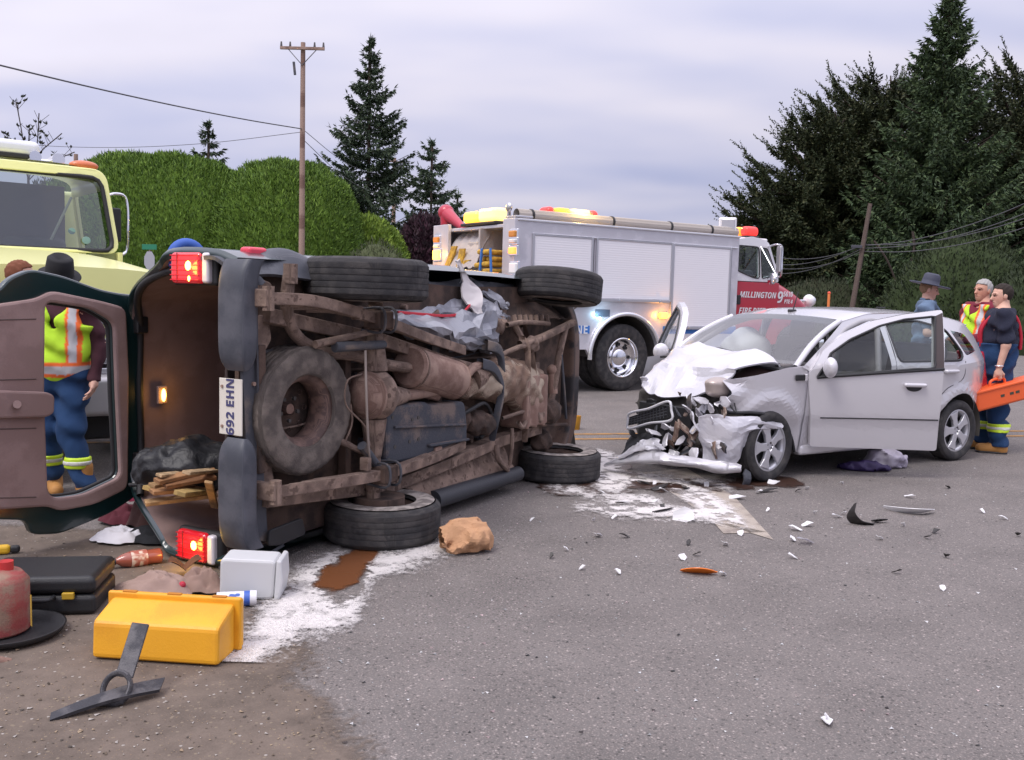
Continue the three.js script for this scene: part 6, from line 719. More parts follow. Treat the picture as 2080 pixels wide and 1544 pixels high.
  const F = (px, py, x) => onPlane(t, px, py, 0, x), jag = (c, sx, sy, m, name, seed, rot = 0) => { const r = rng(seed), n = 7, p = Array.from({ length: n }, (_, i) => { const a = i / n * 6.2832, k = 0.6 + 0.6 * r(); return [Math.cos(a) * sx * k, Math.sin(a) * sy * k]; }); const g = fan(tess(plate(p, 0.012, [], 0.002), 0.05), v => V(v.x, v.y, v.z + 0.03 * Math.sin(v.x * 18 + seed) + 0.03 * Math.sin(v.y * 22))); g.rotateZ(rot).rotateX(rr(-0.5, 0.5, r)).rotateY(Math.PI / 2 - 0.6 + rr(-0.5, 0.5, r)).translate(c.x, c.y, c.z); part(t, name, g, m); };
  let k = 100; for (const [px, py, x, sx, sy, m, n, ro] of [[1402, 812, 3.1, 0.07, 0.05, crush, 'torn_metal', 0.3], [1428, 812, 3.08, 0.09, 0.045, crush, 'torn_metal', 0.2], [1398, 870, 3.2, 0.05, 0.1, tan, 'headlight_shell', -0.5], [1378, 880, 3.2, 0.045, 0.12, tan, 'headlight_shell', -0.6], [1412, 862, 3.18, 0.07, 0.10, crush, 'bumper_fragment', -0.2], [1350, 868, 3.25, 0.08, 0.035, crush, 'bumper_fragment', 0.3], [1330, 880, 3.3, 0.09, 0.03, crush, 'bumper_fragment', 0.4], [1340, 905, 3.36, 0.04, 0.055, crush, 'bumper_fragment', 0.5], [1440, 826, 3.0, 0.1, 0.04, crush, 'torn_metal', 0.1], [1475, 822, 2.95, 0.08, 0.05, crush, 'torn_metal', 0.4], [1480, 795, 2.85, 0.05, 0.07, K.steel, 'bent_bracket', 0.2], [1495, 800, 2.8, 0.04, 0.06, K.steel, 'bent_bracket', 0.8], [1425, 840, 3.05, 0.06, 0.03, K.steel, 'bent_bracket', 0.2], [1395, 900, 3.15, 0.05, 0.05, K.black, 'broken_duct', 0], [1415, 905, 3.1, 0.04, 0.07, K.black, 'broken_duct', 0.2], [1370, 905, 3.2, 0.05, 0.045, K.grimeDark, 'broken_duct', 0.2], [1440, 905, 3.0, 0.05, 0.05, tan, 'broken_duct', 0.9], [1320, 815, 3.15, 0.08, 0.02, K.black, 'bent_bracket', 0.1], [1290, 835, 3.2, 0.05, 0.02, K.black, 'bent_bracket', 0.1], [1285, 880, 3.3, 0.08, 0.035, K.black, 'bent_bracket', 0.1], [1385, 800, 3.05, 0.05, 0.02, tan, 'torn_metal', 0.2], [1385, 840, 3.12, 0.07, 0.05, K.steel, 'bent_bracket', 0.4], [1370, 860, 3.16, 0.05, 0.04, K.black, 'broken_duct', 0.4], [1306, 770, 3.0, 0.03, 0.03, crush, 'torn_metal', 0.4]]) jag(F(px, py, x), sx, sy, m, n, k++, ro);
  { const r = rng(640); for (let i = 0; i < 46; i++) { const px = rr(1295, 1485, r), py = rr(815, 925, r), x = mix(3.22, 2.95, clamp((px - 1380) / 110)) + rr(-0.06, 0.04, r); const m = [crush, crush, crush, crush, K.steel, tan, silver][r() * 7 | 0]; if (px < 1370 && py > 812 && py < 872) continue; jag(F(px, py, x), rr(0.03, 0.08, r), rr(0.016, 0.05, r), m, 'broken_piece', 700 + i, rr(0, 3, r)); } }
  for (const s of [[[1455, 830, 2.95], [1462, 845, 3.0], [1475, 835, 2.95], [1470, 820, 2.9]], [[1480, 820, 2.9], [1495, 838, 2.9], [1490, 812, 2.85]], [[1385, 900, 3.2], [1375, 915, 3.25], [1360, 905, 3.25]]]) part(t, 'loose_wire', tube(s.map(p => F(...p)), 0.006, 16, 5), K.black);
}

// ---------- people ----------
const ADD = (a, b) => a.map((v, i) => v + b[i]);
function handGeo(w, dir, palm, curl, side) {           // wrist, pointing direction, palm normal, curl 0..1, thumb side +-1
  const d = V(...dir).normalize(), n = V(...palm).addScaledVector(d, -d.dot(V(...palm))).normalize(), s = V().crossVectors(d, n).multiplyScalar(side), at = (a, b, c) => V(...w).addScaledVector(d, a).addScaledVector(s, b).addScaledVector(n, c).toArray();
  const caps = [[at(0, 0, 0), at(0.05, 0, 0), 0.027, 0.03], [at(0.035, 0.018, 0), at(0.085, 0.024, 0), 0.018, 0.016], [at(0.035, -0.018, 0), at(0.08, -0.026, 0), 0.018, 0.015]], fing = [];
  [[0.028, 0.072, 0.09], [0.010, 0.08, 0.094], [-0.009, 0.074, 0.092], [-0.027, 0.058, 0.085]].forEach(([b, len, st]) => { let p = [st, b, 0], a = curl * 0.5, q = p; [0.45, 0.32, 0.27].forEach((f, i) => { a += curl * (0.55 + 0.2 * i); const e = [q[0] + Math.cos(a) * len * f, b * (1 + 0.08 * i), q[2] + Math.sin(a) * len * f]; fing.push([at(...q), at(...e), 0.0095 - 0.001 * i, 0.0088 - 0.001 * i]); q = e; }); });
  fing.push([at(0.02, 0.022, 0.005), at(0.05, 0.05, 0.012), 0.013, 0.011], [at(0.05, 0.05, 0.012), at(0.078, 0.052, 0.012 + 0.018 * curl), 0.0105, 0.009]);
  const lo = w.map(v => v - 0.16), hi = w.map(v => v + 0.16);
  return blob((x, y, z) => { let a = 1; for (const c of caps) a = smin(a, cap(x, y, z, ...c), 0.015); for (const c of fing) a = smin(a, cap(x, y, z, ...c), 0.004); return a; }, lo, hi, 0.0045);
}
function headGeo(c, tilt, turn, k = 1) {                 // face toward +z before turning
  const f = (x, y, z) => { let d = smin(ell(x, y, z, [0, 0.025, -0.012], [0.076, 0.095, 0.096]), ell(x, y, z, [0, -0.035, 0.018], [0.06, 0.078, 0.072]), 0.03); d = smin(d, cap(x, y, z, [0, -0.095, 0.055], [0, -0.085, 0.06], 0.028, 0.026), 0.03); d = smin(d, cap(x, y, z, [0, 0.012, 0.086], [0, -0.026, 0.106], 0.009, 0.015), 0.012); for (const s of [-1, 1]) { d = smin(d, ell(x, y, z, [s * 0.078, -0.008, -0.012], [0.011, 0.032, 0.02]), 0.008); d = smin(d, cap(x, y, z, [s * 0.018, 0.024, 0.084], [s * 0.05, 0.022, 0.068], 0.011, 0.01), 0.012); d = Math.max(d, 0.012 - Math.hypot(x - s * 0.032, (y - 0.006) * 1.4, z - 0.088) + 0.0); } d = smin(d, cap(x, y, z, [-0.02, -0.062, 0.078], [0.02, -0.062, 0.078], 0.009, 0.009), 0.008); return d; };
  const col = (x, y, z) => { for (const s of [-1, 1]) { if (Math.hypot(x - s * 0.032, (y - 0.006) * 1.6) < 0.014 && z > 0.05) return [0.12, 0.06, 0.05]; if (z > 0.05 && Math.abs(x - s * 0.034) < 0.022 && Math.abs(y - 0.030 + 0.2 * Math.abs(x - s * 0.034)) < 0.006) return [0.22, 0.13, 0.09]; } if (z > 0.06 && Math.abs(x) < 0.024 && Math.abs(y + 0.062) < 0.006) return [0.6, 0.4, 0.38]; const r = step(0.06, 0.0, Math.hypot(Math.abs(x) - 0.045, y + 0.03)); return [1, mix(1, 0.86, r), mix(1, 0.84, r)]; };
  const g = blob(f, [-0.11, -0.15, -0.13], [0.11, 0.14, 0.14], 0.0058, col); return g.scale(k, k, k).rotateX(tilt).rotateY(turn).translate(...c);
}
function figure(name, label, pos, yaw, o) {
  const t = thing(name, label, 'person', pos, yaw), s = o.h / 1.78, b = o.girth || 1;
  const J = { pelvis: [0, 0.96, 0], chest: [0, 1.30, 0], neck: [0, 1.50, -0.01], head: [0, 1.655, 0.015], sL: [0.185 * b, 1.44, 0], sR: [-0.185 * b, 1.44, 0], eL: [0.24 * b, 1.16, -0.03], eR: [-0.24 * b, 1.16, -0.03], wL: [0.25 * b, 0.92, 0.06], wR: [-0.25 * b, 0.92, 0.06], hL: [0.095, 0.93, 0], hR: [-0.095, 0.93, 0], kL: [0.11, 0.51, 0.02], kR: [-0.11, 0.51, 0.02], aL: [0.115, 0.10, -0.02], aR: [-0.115, 0.10, -0.02], ...o.J };
  for (const k in J) J[k] = J[k].map(v => v * s);
  const toe = (a, d) => ADD(a, [Math.sin(d) * 0.17 * s, -0.055 * s, Math.cos(d) * 0.17 * s]), skinK = mat(o.skin || [0.62, 0.36, 0.27], { r: 0.55, vertexColors: true, bump: T.fine, bs: 0.0008, bm: 0.05 });
  const torso = (i) => (x, y, z) => { let d = smin(ell(x, y, z, J.chest, [0.185 * b * s + i, 0.24 * s, 0.125 * b * s + i]), ell(x, y, z, ADD(J.pelvis, [0, 0.1 * s, (b - 1) * 0.15]), [0.165 * b * s + i, 0.22 * s, 0.13 * Math.pow(b, 1.6) * s + i]), 0.08); d = smin(d, cap(x, y, z, J.sL, J.sR, 0.075 * s + i, 0.075 * s + i), 0.07); return smin(d, cap(x, y, z, J.neck, ADD(J.chest, [0, 0.1, 0]), 0.062 * s + i * 0.5, 0.1), 0.05); };
  const arm = (q, i, to = 2) => (x, y, z) => { const S = J['s' + q], E = J['e' + q], Wr = J['w' + q]; const M = [0, 1, 2].map(k => mix(S[k], E[k], 0.75)); if (to === 0) return cap(x, y, z, S, M, 0.062 * s + i, 0.056 * s + i); return smin(cap(x, y, z, S, E, 0.056 * s + i, 0.043 * s + i), cap(x, y, z, E, Wr, 0.043 * s + i, 0.03 * s + i), 0.03); };
  const leg = (q, i) => (x, y, z) => smin(cap(x, y, z, J['h' + q], J['k' + q], 0.085 * s * Math.sqrt(b) + i, 0.06 * s + i), cap(x, y, z, J['k' + q], J['a' + q], 0.06 * s + i, 0.045 * s + i), 0.04);
  const un = (k, ...fs) => (x, y, z) => { let d = 9; for (const f of fs) d = smin(d, f(x, y, z), k); return d; };
  const pts = Object.values(J), lo = [0, 1, 2].map(k => Math.min(...pts.map(p => p[k])) - 0.26), hi = [0, 1, 2].map(k => Math.max(...pts.map(p => p[k])) + 0.26); lo[1] = -0.02;
  const C = 0.016, lim = (a, z) => { const q = [...a]; q[1] = z; return q; };
  const body = un(0.035, torso(-0.012), arm('L', 0), arm('R', 0), leg('L', -0.012), leg('R', -0.012), (x, y, z) => cap(x, y, z, J.neck, ADD(J.head, [0, -0.03, -0.02]), 0.058 * s, 0.056 * s));
  const bg = [blob(body, lo, hi, C), headGeo(J.head, o.tilt || 0, o.turn || 0, s * 0.98)];
  if (!o.hidden) for (const q of ['L', 'R']) { const W = J['w' + q], E = J['e' + q], d = W.map((v, i) => v - E[i]), sd = q === 'L' ? 1 : -1; const hd = (o.hands || {})[q] || {}; bg.push(handGeo(W, hd.dir || d, hd.palm || [-sd, 0, 0.2], hd.curl ?? 0.35, hd.side ?? sd)); }
  part(t, 'body', bg, skinK);
  const wr = (x, y, z) => 0.012 * Math.sin(y * 38 + x * 21 + z * 16) * vn(x * 9, y * 9, z * 9 + 5) * 2 + 0.026 * (fbm(x * 13, y * 8, z * 13 + 3, 2) - 0.5);
  const cloth = (name, f, c, y0, y1, colf, rough = 0.92) => part(t, name, blob((x, y, z) => Math.max(f(x, y, z) + wr(x, y, z), y - y1 * s, y0 * s - y), lim(lo, y0 * s - 0.05), lim(hi, y1 * s + 0.05), C * 0.8, colf && ((x, y, z) => colf(x / s, y / s, z / s))), mat(colf ? [1, 1, 1] : c, { r: rough, vertexColors: !!colf, bump: T.weave, bs: 0.002, bm: 0.06 }));
  const sl = o.sleeve ?? 2; cloth('shirt', un(0.03, torso(0.014), ...(['L', 'R'].map(q => sl === 2 ? arm(q, 0.013) : arm(q, 0.016, 0)))), o.shirt, 0.9, 1.53);
  if (!o.hidden || o.legs) {
    const fl = o.flare ?? 0.03, tr = un(0.045, leg('L', 0.012 + fl), leg('R', 0.012 + fl), (x, y, z) => ell(x, y, z, ADD(J.pelvis, [0, 0.03, (b - 1) * 0.12]), [0.18 * b * s, 0.17 * s, 0.14 * Math.pow(b, 1.5) * s]), ...(o.bib ? [(x, y, z) => Math.max(torso(0.026)(x, y, z), y - 1.16 * s)] : []));
    cloth('trousers', tr, o.trousers, 0.075, o.bib ? 1.16 : 1.06);
    if (o.bands) for (const q of ['L', 'R']) { const ky = mix(J['a' + q][1], J['k' + q][1], 0.42) / s; for (const [nm2, a, e, c] of [['band_edge', ky - 0.045, ky + 0.045, [0.55, 0.75, 0.03]], ['reflective_band', ky - 0.018, ky + 0.018, [0.62, 0.62, 0.56]]]) { const F = leg(q, 0.0225 + fl + (nm2 === 'band_edge' ? 0 : 0.004)); part(t, nm2, blob((x, y, z) => Math.max(F(x, y, z) + wr(x, y, z), y - e * s, a * s - y), [Math.min(J['a' + q][0], J['k' + q][0]) - 0.2, a * s - 0.03, Math.min(J['a' + q][2], J['k' + q][2]) - 0.2], [Math.max(J['a' + q][0], J['k' + q][0]) + 0.2, e * s + 0.03, Math.max(J['a' + q][2], J['k' + q][2]) + 0.2], 0.011), mat(c, { r: 0.5 })); } }
    for (const q of ['L', 'R']) { const A = J['a' + q], T2 = toe(A, (o.feet || {})[q] || 0); part(t, 'boot', blob((x, y, z) => Math.max(smin(smin(cap(x, y, z, A, ADD(A, [0, 0.12, 0]), 0.062 * s, 0.066 * s), cap(x, y, z, ADD(A, [0, -0.045, -0.02]), T2, 0.055 * s, 0.052 * s), 0.04), cap(x, y, z, ADD(A, [0, -0.06, -0.03]), ADD(A, [0, 0, -0.02]), 0.05, 0.055), 0.03), A[1] - 0.1 * s - y), ADD(A, [-0.28, -0.12, -0.28]), ADD(A, [0.28, 0.25, 0.28]), 0.012), o.boots || mat([0.42, 0.19, 0.05], { r: 0.7 })); part(t, 'boot_sole', blob((x, y, z) => Math.max(Math.max(cap(x, 0, z, [A[0], 0, A[2] - 0.03], [T2[0], 0, T2[2]], 0.058 * s, 0.056 * s), y - (A[1] - 0.078 * s)), A[1] - 0.1 * s - y), ADD(A, [-0.28, -0.13, -0.28]), ADD(A, [0.28, -0.05, 0.28]), 0.012), K.black); }
  }
  if (o.vest) { const lime = [0.50, 0.80, 0.03], org = [0.95, 0.17, 0.03], sil = [0.58, 0.57, 0.58]; const vf = torso(0.044); cloth('safety_vest', (x, y, z) => { let d = vf(x, y, z); const ax = Math.abs(x) / s; d = Math.max(d, (ax - (y / s > 1.33 ? 0.185 : 0.26)) * 0.8); if (z > 0 && y > 1.30 * s) d = Math.max(d, (0.42 * (y / s - 1.30) - ax) * 0.9); return Math.max(d, Math.hypot(x - J.neck[0], (z - J.neck[2]) * 0.9) < 0.085 * s && y > 1.46 * s ? 0.02 : d); }, null, 0.80, 1.50, (x, y, z) => { const ax = Math.abs(x); if (y > 0.93 && y < 1.05) return y > 0.955 && y < 1.02 ? sil : org; if (ax > 0.085 && ax < 0.19 && y > 1.0) return ax > 0.11 && ax < 0.16 ? sil : org; return lime; }, 0.8); }
  if (o.hair) part(t, 'hair', blob((x, y, z) => { const p = V(x - J.head[0], y - J.head[1], z - J.head[2]).applyAxisAngle(V(0, 1, 0), -(o.turn || 0)).applyAxisAngle(V(1, 0, 0), -(o.tilt || 0)).divideScalar(s); const q = ell(p.x, p.y, p.z, [0, 0.027, -0.014], [0.083, 0.102, 0.104]) + 0.004 * Math.sin(p.x * 160) * Math.sin(p.z * 120 + p.y * 60); const fr = o.fringe || 0; return Math.max(q, Math.min(0.055 + fr - p.y + Math.max(0, p.z) * 0.25, Math.max(p.z - 0.012, -0.012 - p.y), Math.max(p.z + 0.034, -0.088 - p.y))); }, ADD(J.head, [-0.15, -0.15, -0.16]), ADD(J.head, [0.15, 0.17, 0.16]), 0.0065), mat(o.hair, { r: 0.85 }));
  if (o.suspenders) for (const q of [1, -1]) { const p = [[q * 0.09, 1.10, 0.15 * b], [q * 0.1, 1.3, 0.155 * b], [q * 0.105, 1.46, 0.085], [q * 0.1, 1.51, 0.0], [q * 0.09, 1.44, -0.12], [q * 0.05, 1.25, -0.155 * b], [q * 0.03, 1.1, -0.16 * b]].map(v => V(...v).multiplyScalar(s)); part(t, 'suspender', tube(p, 0.017, 40, 6).scale(1, 1, 1), o.suspenders); }
  t.userData.J = undefined; delete t.userData.J; return { t, J, s };
}
const navy = [0.012, 0.045, 0.125], tanB = mat([0.46, 0.22, 0.06], { r: 0.7 });
function brimHat(t, c, m, band, r, crown, tilt, turn, dents = 0) { const q = g => g.rotateX(tilt).rotateY(turn).translate(...c); const h = part(t, 'hat', q(lathe([[r, -0.012], [r + 0.004, -0.004], [r, 0.004], [r * 0.75, 0.0], [0.095, 0.006], [0.093, crown * 0.4], [0.085, crown * 0.85], [0.06, crown], [0.0, crown * (1 - dents)]], 40).scale(0.95, 1, 1.08)), m); part(h, 'hat_underside', q(lathe([[0.09, -0.006], [r * 0.75, -0.008], [r - 0.003, -0.013]], 40).scale(0.95, 1, 1.08)), band); return h; }
{
  // responder behind the open liftgate
  let f = figure('person', 'person in lime safety vest, black brimmed hat and navy turnout trousers behind liftgate', G(128, 1003), 0.12, { h: 1.56, shirt: [0.05, 0.012, 0.02], trousers: navy, bands: true, vest: true, boots: tanB, flare: 0.018, tilt: 0.55, turn: 0.6, J: { kL: [0.10, 0.52, 0.10], aL: [0.20, 0.10, 0.12], kR: [-0.12, 0.51, 0.03], aR: [-0.10, 0.10, -0.06], eR: [-0.27, 1.15, -0.02], wR: [-0.25, 0.92, 0.1], eL: [0.29, 1.17, -0.03], wL: [0.27, 0.93, 0.06] }, feet: { L: 0.5, R: 0.5 }, hair: [0.03, 0.02, 0.015] });
  brimHat(f.t, ADD(f.J.head, [0, 0.055, -0.01]), mat([0.009, 0.009, 0.011], { r: 0.8 }), K.black, 0.14, 0.135, 0.4, 0.5, 0.3);
  f = figure('person', 'auburn haired person in dark jacket stooping behind the open liftgate', (p => V(p.x, 0, p.z))(D(45, 600, 6.6)), 0.4, { h: 1.60, shirt: [0.02, 0.022, 0.026], trousers: [0.02, 0.024, 0.035], hair: [0.17, 0.055, 0.025], turn: 1.6, hidden: true, legs: true });
  // trooper behind the hatchback
  f = figure('person', 'trooper in blue grey shirt and broad brimmed campaign hat beyond the hatchback', (p => V(p.x, 0, p.z))(D(1885, 600, 11.4)), 1.15, { h: 1.78, shirt: [0.13, 0.19, 0.29], trousers: [0.06, 0.08, 0.13], hair: [0.25, 0.15, 0.09], tilt: 0.22, turn: 0.1, sleeve: 0, skin: [0.64, 0.38, 0.30], J: { wL: [0.16, 1.08, 0.28], wR: [-0.16, 1.08, 0.28], eL: [0.26, 1.14, 0.02], eR: [-0.26, 1.14, 0.02] } });
  brimHat(f.t, ADD(f.J.head, [0, 0.065, 0.0]), mat([0.05, 0.055, 0.085], { r: 0.7 }), mat([0.3, 0.3, 0.36], { r: 0.6 }), 0.215, 0.135, 0.2, 0.1, 0.12);
  for (const s of [1, -1]) part(f.t, 'shoulder_strap', box(0.13, 0.012, 0.05, s * 0.15 * f.s, 1.525 * f.s, 0.0, 0.005, 0, 0, -s * 0.3), mat([0.012, 0.016, 0.03], { r: 0.7 })); part(f.t, 'collar', tube([[-0.07, 1.52, 0.03], [0, 1.5, 0.09], [0.07, 1.52, 0.03], [0.05, 1.54, -0.06], [-0.05, 1.54, -0.06]].map(p => p.map(v => v * f.s)), 0.018, 30, 6, true), mat([0.13, 0.19, 0.29], { r: 0.9 })); part(f.t, 'badge', box(0.05, 0.06, 0.01, 0.1, 1.37 * f.s, 0.135, 0.004), mat([0.6, 0.5, 0.25], { r: 0.3, m: 0.6 }));
  // firefighter in vest with a clipboard
  f = figure('person', 'grey haired firefighter in lime safety vest over maroon shirt holding a clipboard', (p => V(p.x, 0, p.z))(D(1998, 600, 10.4)), -1.30, { h: 1.77, girth: 1.06, shirt: [0.16, 0.012, 0.03], trousers: navy, bands: true, vest: true, boots: tanB, flare: 0.025, hair: [0.34, 0.33, 0.32], skin: [0.55, 0.29, 0.20], turn: 0.1, tilt: 0.02, J: { eL: [0.25, 1.17, 0.04], wL: [0.10, 1.10, 0.30], eR: [-0.25, 1.17, 0.06], wR: [-0.06, 1.22, 0.34] }, hands: { L: { dir: [-0.4, 0.1, 0.9], palm: [-0.4, 0.8, 0], curl: 0.6 }, R: { dir: [0.3, 0.2, 0.9], palm: [0.6, 0.4, 0], curl: 0.6 } } });
  part(f.t, 'collar', tube([[-0.07, 1.51, 0.03], [0, 1.49, 0.09], [0.07, 1.51, 0.03], [0.05, 1.54, -0.06], [-0.05, 1.54, -0.06]].map(p => p.map(v => v * f.s)), 0.02, 30, 6, true), mat([0.16, 0.012, 0.03], { r: 0.9 })); for (const q of ['L', 'R']) { const w = f.J['w' + q], e = f.J['e' + q]; part(f.t, 'glove_cuff', cyl([0, 1, 2].map(i => mix(w[i], e[i], 0.16)), w, 0.042, 0.04, 12), mat([0.42, 0.36, 0.25], { r: 0.9 })); } part(f.t, 'shirt_patch', box(0.05, 0.012, 0.09, 0.245, 1.33, 0.03, 0.004, 0, 0, 1.4), mat([0.7, 0.7, 0.7], { r: 0.7 }));
  const cb = thing('clipboard', 'grey clipboard held in front of the vest', 'clipboard', f.t.localToWorld(V(0.02, 1.185, 0.455)), f.t.rotation.y); part(cb, 'board', box(0.24, 0.012, 0.32, 0, 0, 0, 0.005, 0, 0.55), mat([0.36, 0.37, 0.42], { r: 0.5 })); part(cb, 'paper', box(0.21, 0.003, 0.28, 0, 0.0075, 0.004, 0, 0, 0.55), mat([0.72, 0.72, 0.74], { r: 0.8 })); part(cb, 'clip', box(0.1, 0.02, 0.03, 0, 0.095, -0.12, 0.006, 0, 0.55), K.chrome);
  // firefighter carrying the orange case
  f = figure('person', 'dark haired firefighter in navy shirt with red suspenders carrying an orange case', (p => V(p.x, 0, p.z))(D(2038, 600, 9.45)), -1.95, { h: 1.70, girth: 1.2, shirt: [0.012, 0.014, 0.032], trousers: navy, bib: true, bands: true, boots: tanB, flare: 0.03, sleeve: 0, suspenders: mat([0.5, 0.015, 0.04], { r: 0.7 }), hair: [0.022, 0.014, 0.01], fringe: 0.012, skin: [0.66, 0.39, 0.29], turn: 0.25, tilt: 0.12, J: { eL: [0.30, 1.15, -0.03], wL: [0.30, 0.90, 0.02], eR: [-0.28, 1.16, -0.02], wR: [-0.26, 0.95, 0.12], kL: [0.11, 0.51, 0.0], aL: [0.12, 0.1, -0.05], kR: [-0.11, 0.51, 0.06], aR: [-0.12, 0.1, 0.08] }, hands: { L: { dir: [0, -1, 0.05], palm: [-1, 0, 0], curl: 0.95 } } });
  part(f.t, 'wristwatch', new THREE.TorusGeometry(0.034, 0.008, 8, 20).rotateX(Math.PI / 2).translate(f.J.wL[0], f.J.wL[1] + 0.03, f.J.wL[2]), K.chrome);
  const hw = f.t.localToWorld(V(f.J.wL[0], f.J.wL[1] - 0.105, f.J.wL[2] + 0.01)), oc = thing('orange_case', 'long orange plastic carrying case hanging from a firefighter hand', 'case', hw, 0), om = mat([0.85, 0.13, 0.03], { r: 0.5, bump: T.fine, bs: 0.001, bm: 0.1 }); oc.rotation.set(0, 0.28, 0.21);
  part(oc, 'shell', [box(0.78, 0.20, 0.15, 0.06, -0.155, 0, 0.03)], om); part(oc, 'rim', box(0.8, 0.028, 0.17, 0.06, -0.062, 0, 0.01), om); part(oc, 'handle', tube([[-0.09, -0.06, 0], [-0.08, -0.005, 0], [0.08, -0.005, 0], [0.09, -0.06, 0]], 0.013, 24, 8), om); for (const x of [-0.02, 0.09, 0.16]) part(oc, 'stencil_mark', box(0.045, 0.025, 0.003, x, -0.15, 0.076, 0), mat([0.05, 0.06, 0.04], { r: 0.8 }));
}

// ---------- things spilled on the ground ----------
function crumple(r, h, seed, k = 0.25, cell = 0.012, f = 9) { return blob((x, y, z) => { const n = 1 - Math.abs(2 * fbm(x * f + seed, y * f, z * f, 2) - 1) * 1.6, m = fbm(x * f * 2.4 + seed, y * f * 2.4, z * f * 2.4, 2) - 0.5; return Math.max(ell(x, y, z, [0, h * 0.45, 0], [r[0], h * 0.62, r[1]]) - n * k * h - m * k * h * 0.8, 0.004 - y); }, [-r[0] * 1.5, -0.01, -r[1] * 1.5], [r[0] * 1.5, h * 1.6, r[1] * 1.5], cell); }
function drape(r, h, seed, f = 9) { return sheet((u, v) => { const a = v * 6.2832, k = 0.62 + 0.7 * fbm(Math.cos(a) * 1.8 + seed, Math.sin(a) * 1.8, seed, 3), x = Math.cos(a) * r[0] * u * k * 1.25, z = Math.sin(a) * r[1] * u * k * 1.25; const n = 1 - Math.abs(2 * fbm(x * f + seed, z * f, seed, 2) - 1) * 1.5, m = 1 - Math.abs(2 * vn(x * f * 2.3, z * f * 2.3, seed + 4) - 1); return V(x, 0.006 + h * (0.55 * (1 - u * u) + 0.75 * Math.max(0, n) * (1 - u * u * u * 0.8) + 0.3 * m * (1 - u * u * u)), z); }, 26, 60, 0.003); }
const place = (o, px, py, h = 0) => { const p = G(px, py); o.position.set(p.x, h, p.z); return o; };
{
  // yellow tool box on its side
  const a = G(186, 1343), b = G(442, 1360), dx = b.clone().sub(a), len = dx.length(), t = thing('tool_box', 'yellow plastic tool box lying on its side on the dirt', 'tool box', V(a.x, 0.006, a.z), Math.atan2(-dx.z, dx.x));
  const ym = mat([0.78, 0.36, 0.02], { r: 0.45, bump: T.fine, bs: 0.0008, bm: 0.1, map: mottle([0.80, 0.38, 0.02], [0.70, 0.31, 0.018], { f: 4 }), mm: 0.7 }), dp = 0.17;
  const pr = rounded([[0, 0.005], [0.01, 0.15], [dp, 0.2], [dp, 0.0]], 0.02, 3); part(t, 'tub', plate(pr, len, [], 0.012).rotateY(Math.PI / 2), ym);
  part(t, 'rim', box(len + 0.05, 0.215, 0.022, len / 2, 0.11, -dp - 0.008, 0.01), ym); part(t, 'lid', box(len + 0.035, 0.205, 0.035, len / 2, 0.105, -dp - 0.038, 0.015), ym); for (const f of [0.13, 0.5, 0.87]) part(t, 'hinge', box(0.06, 0.012, 0.016, len * f, 0.216, -dp - 0.008, 0.004), mat([0.45, 0.17, 0.01], { r: 0.6 }));
  // mattock head leaning against it
  const m = thing('mattock_head', 'black iron mattock head without a handle resting against the tool box', 'tool', null), iron = mat([0.07, 0.07, 0.08], { r: 0.6, m: 0.4, bump: T.fine, bs: 0.002, bm: 0.1, map: mottle([0.05, 0.05, 0.058], [0.12, 0.115, 0.12], { f: 6 }), mm: 0.3 });
  const c0 = G(236, 1428); part(m, 'adze_blade', box(0.062, 0.19, 0.012, 0, 0.095, 0, 0.004).rotateX(-0.62).rotateZ(-0.1).translate(c0.x + 0.02, 0.085, c0.z - 0.02), iron);
  part(m, 'eye', new THREE.TorusGeometry(0.046, 0.009, 10, 36).scale(1, 1.15, 1.7).rotateX(-0.62).translate(c0.x + 0.004, 0.055, c0.z + 0.005), iron); part(m, 'cheek', box(0.1, 0.022, 0.045, c0.x - 0.01, 0.022, c0.z + 0.03, 0.008, 0.25), iron);
  const p0 = G(102, 1464).add(V(0, 0.015, 0)), p1 = G(225, 1440).add(V(0, 0.025, 0)), p2 = G(330, 1410).add(V(0, 0.04, 0)); part(m, 'pick_blade', sheet((u, v) => { const p = p0.clone().multiplyScalar((1 - u) * (1 - u)).addScaledVector(p1, 2 * u * (1 - u)).addScaledVector(p2, u * u); p.y += 0.02 * Math.sin(u * Math.PI); return p.add(V(-0.01 * (v - 0.5), (v - 0.5) * 0.012, (0.5 - v) * mix(0.03, 0.075, Math.sin(clamp(u * 1.25) * Math.PI / 2)))); }, 20, 4, 0.012), iron);
}
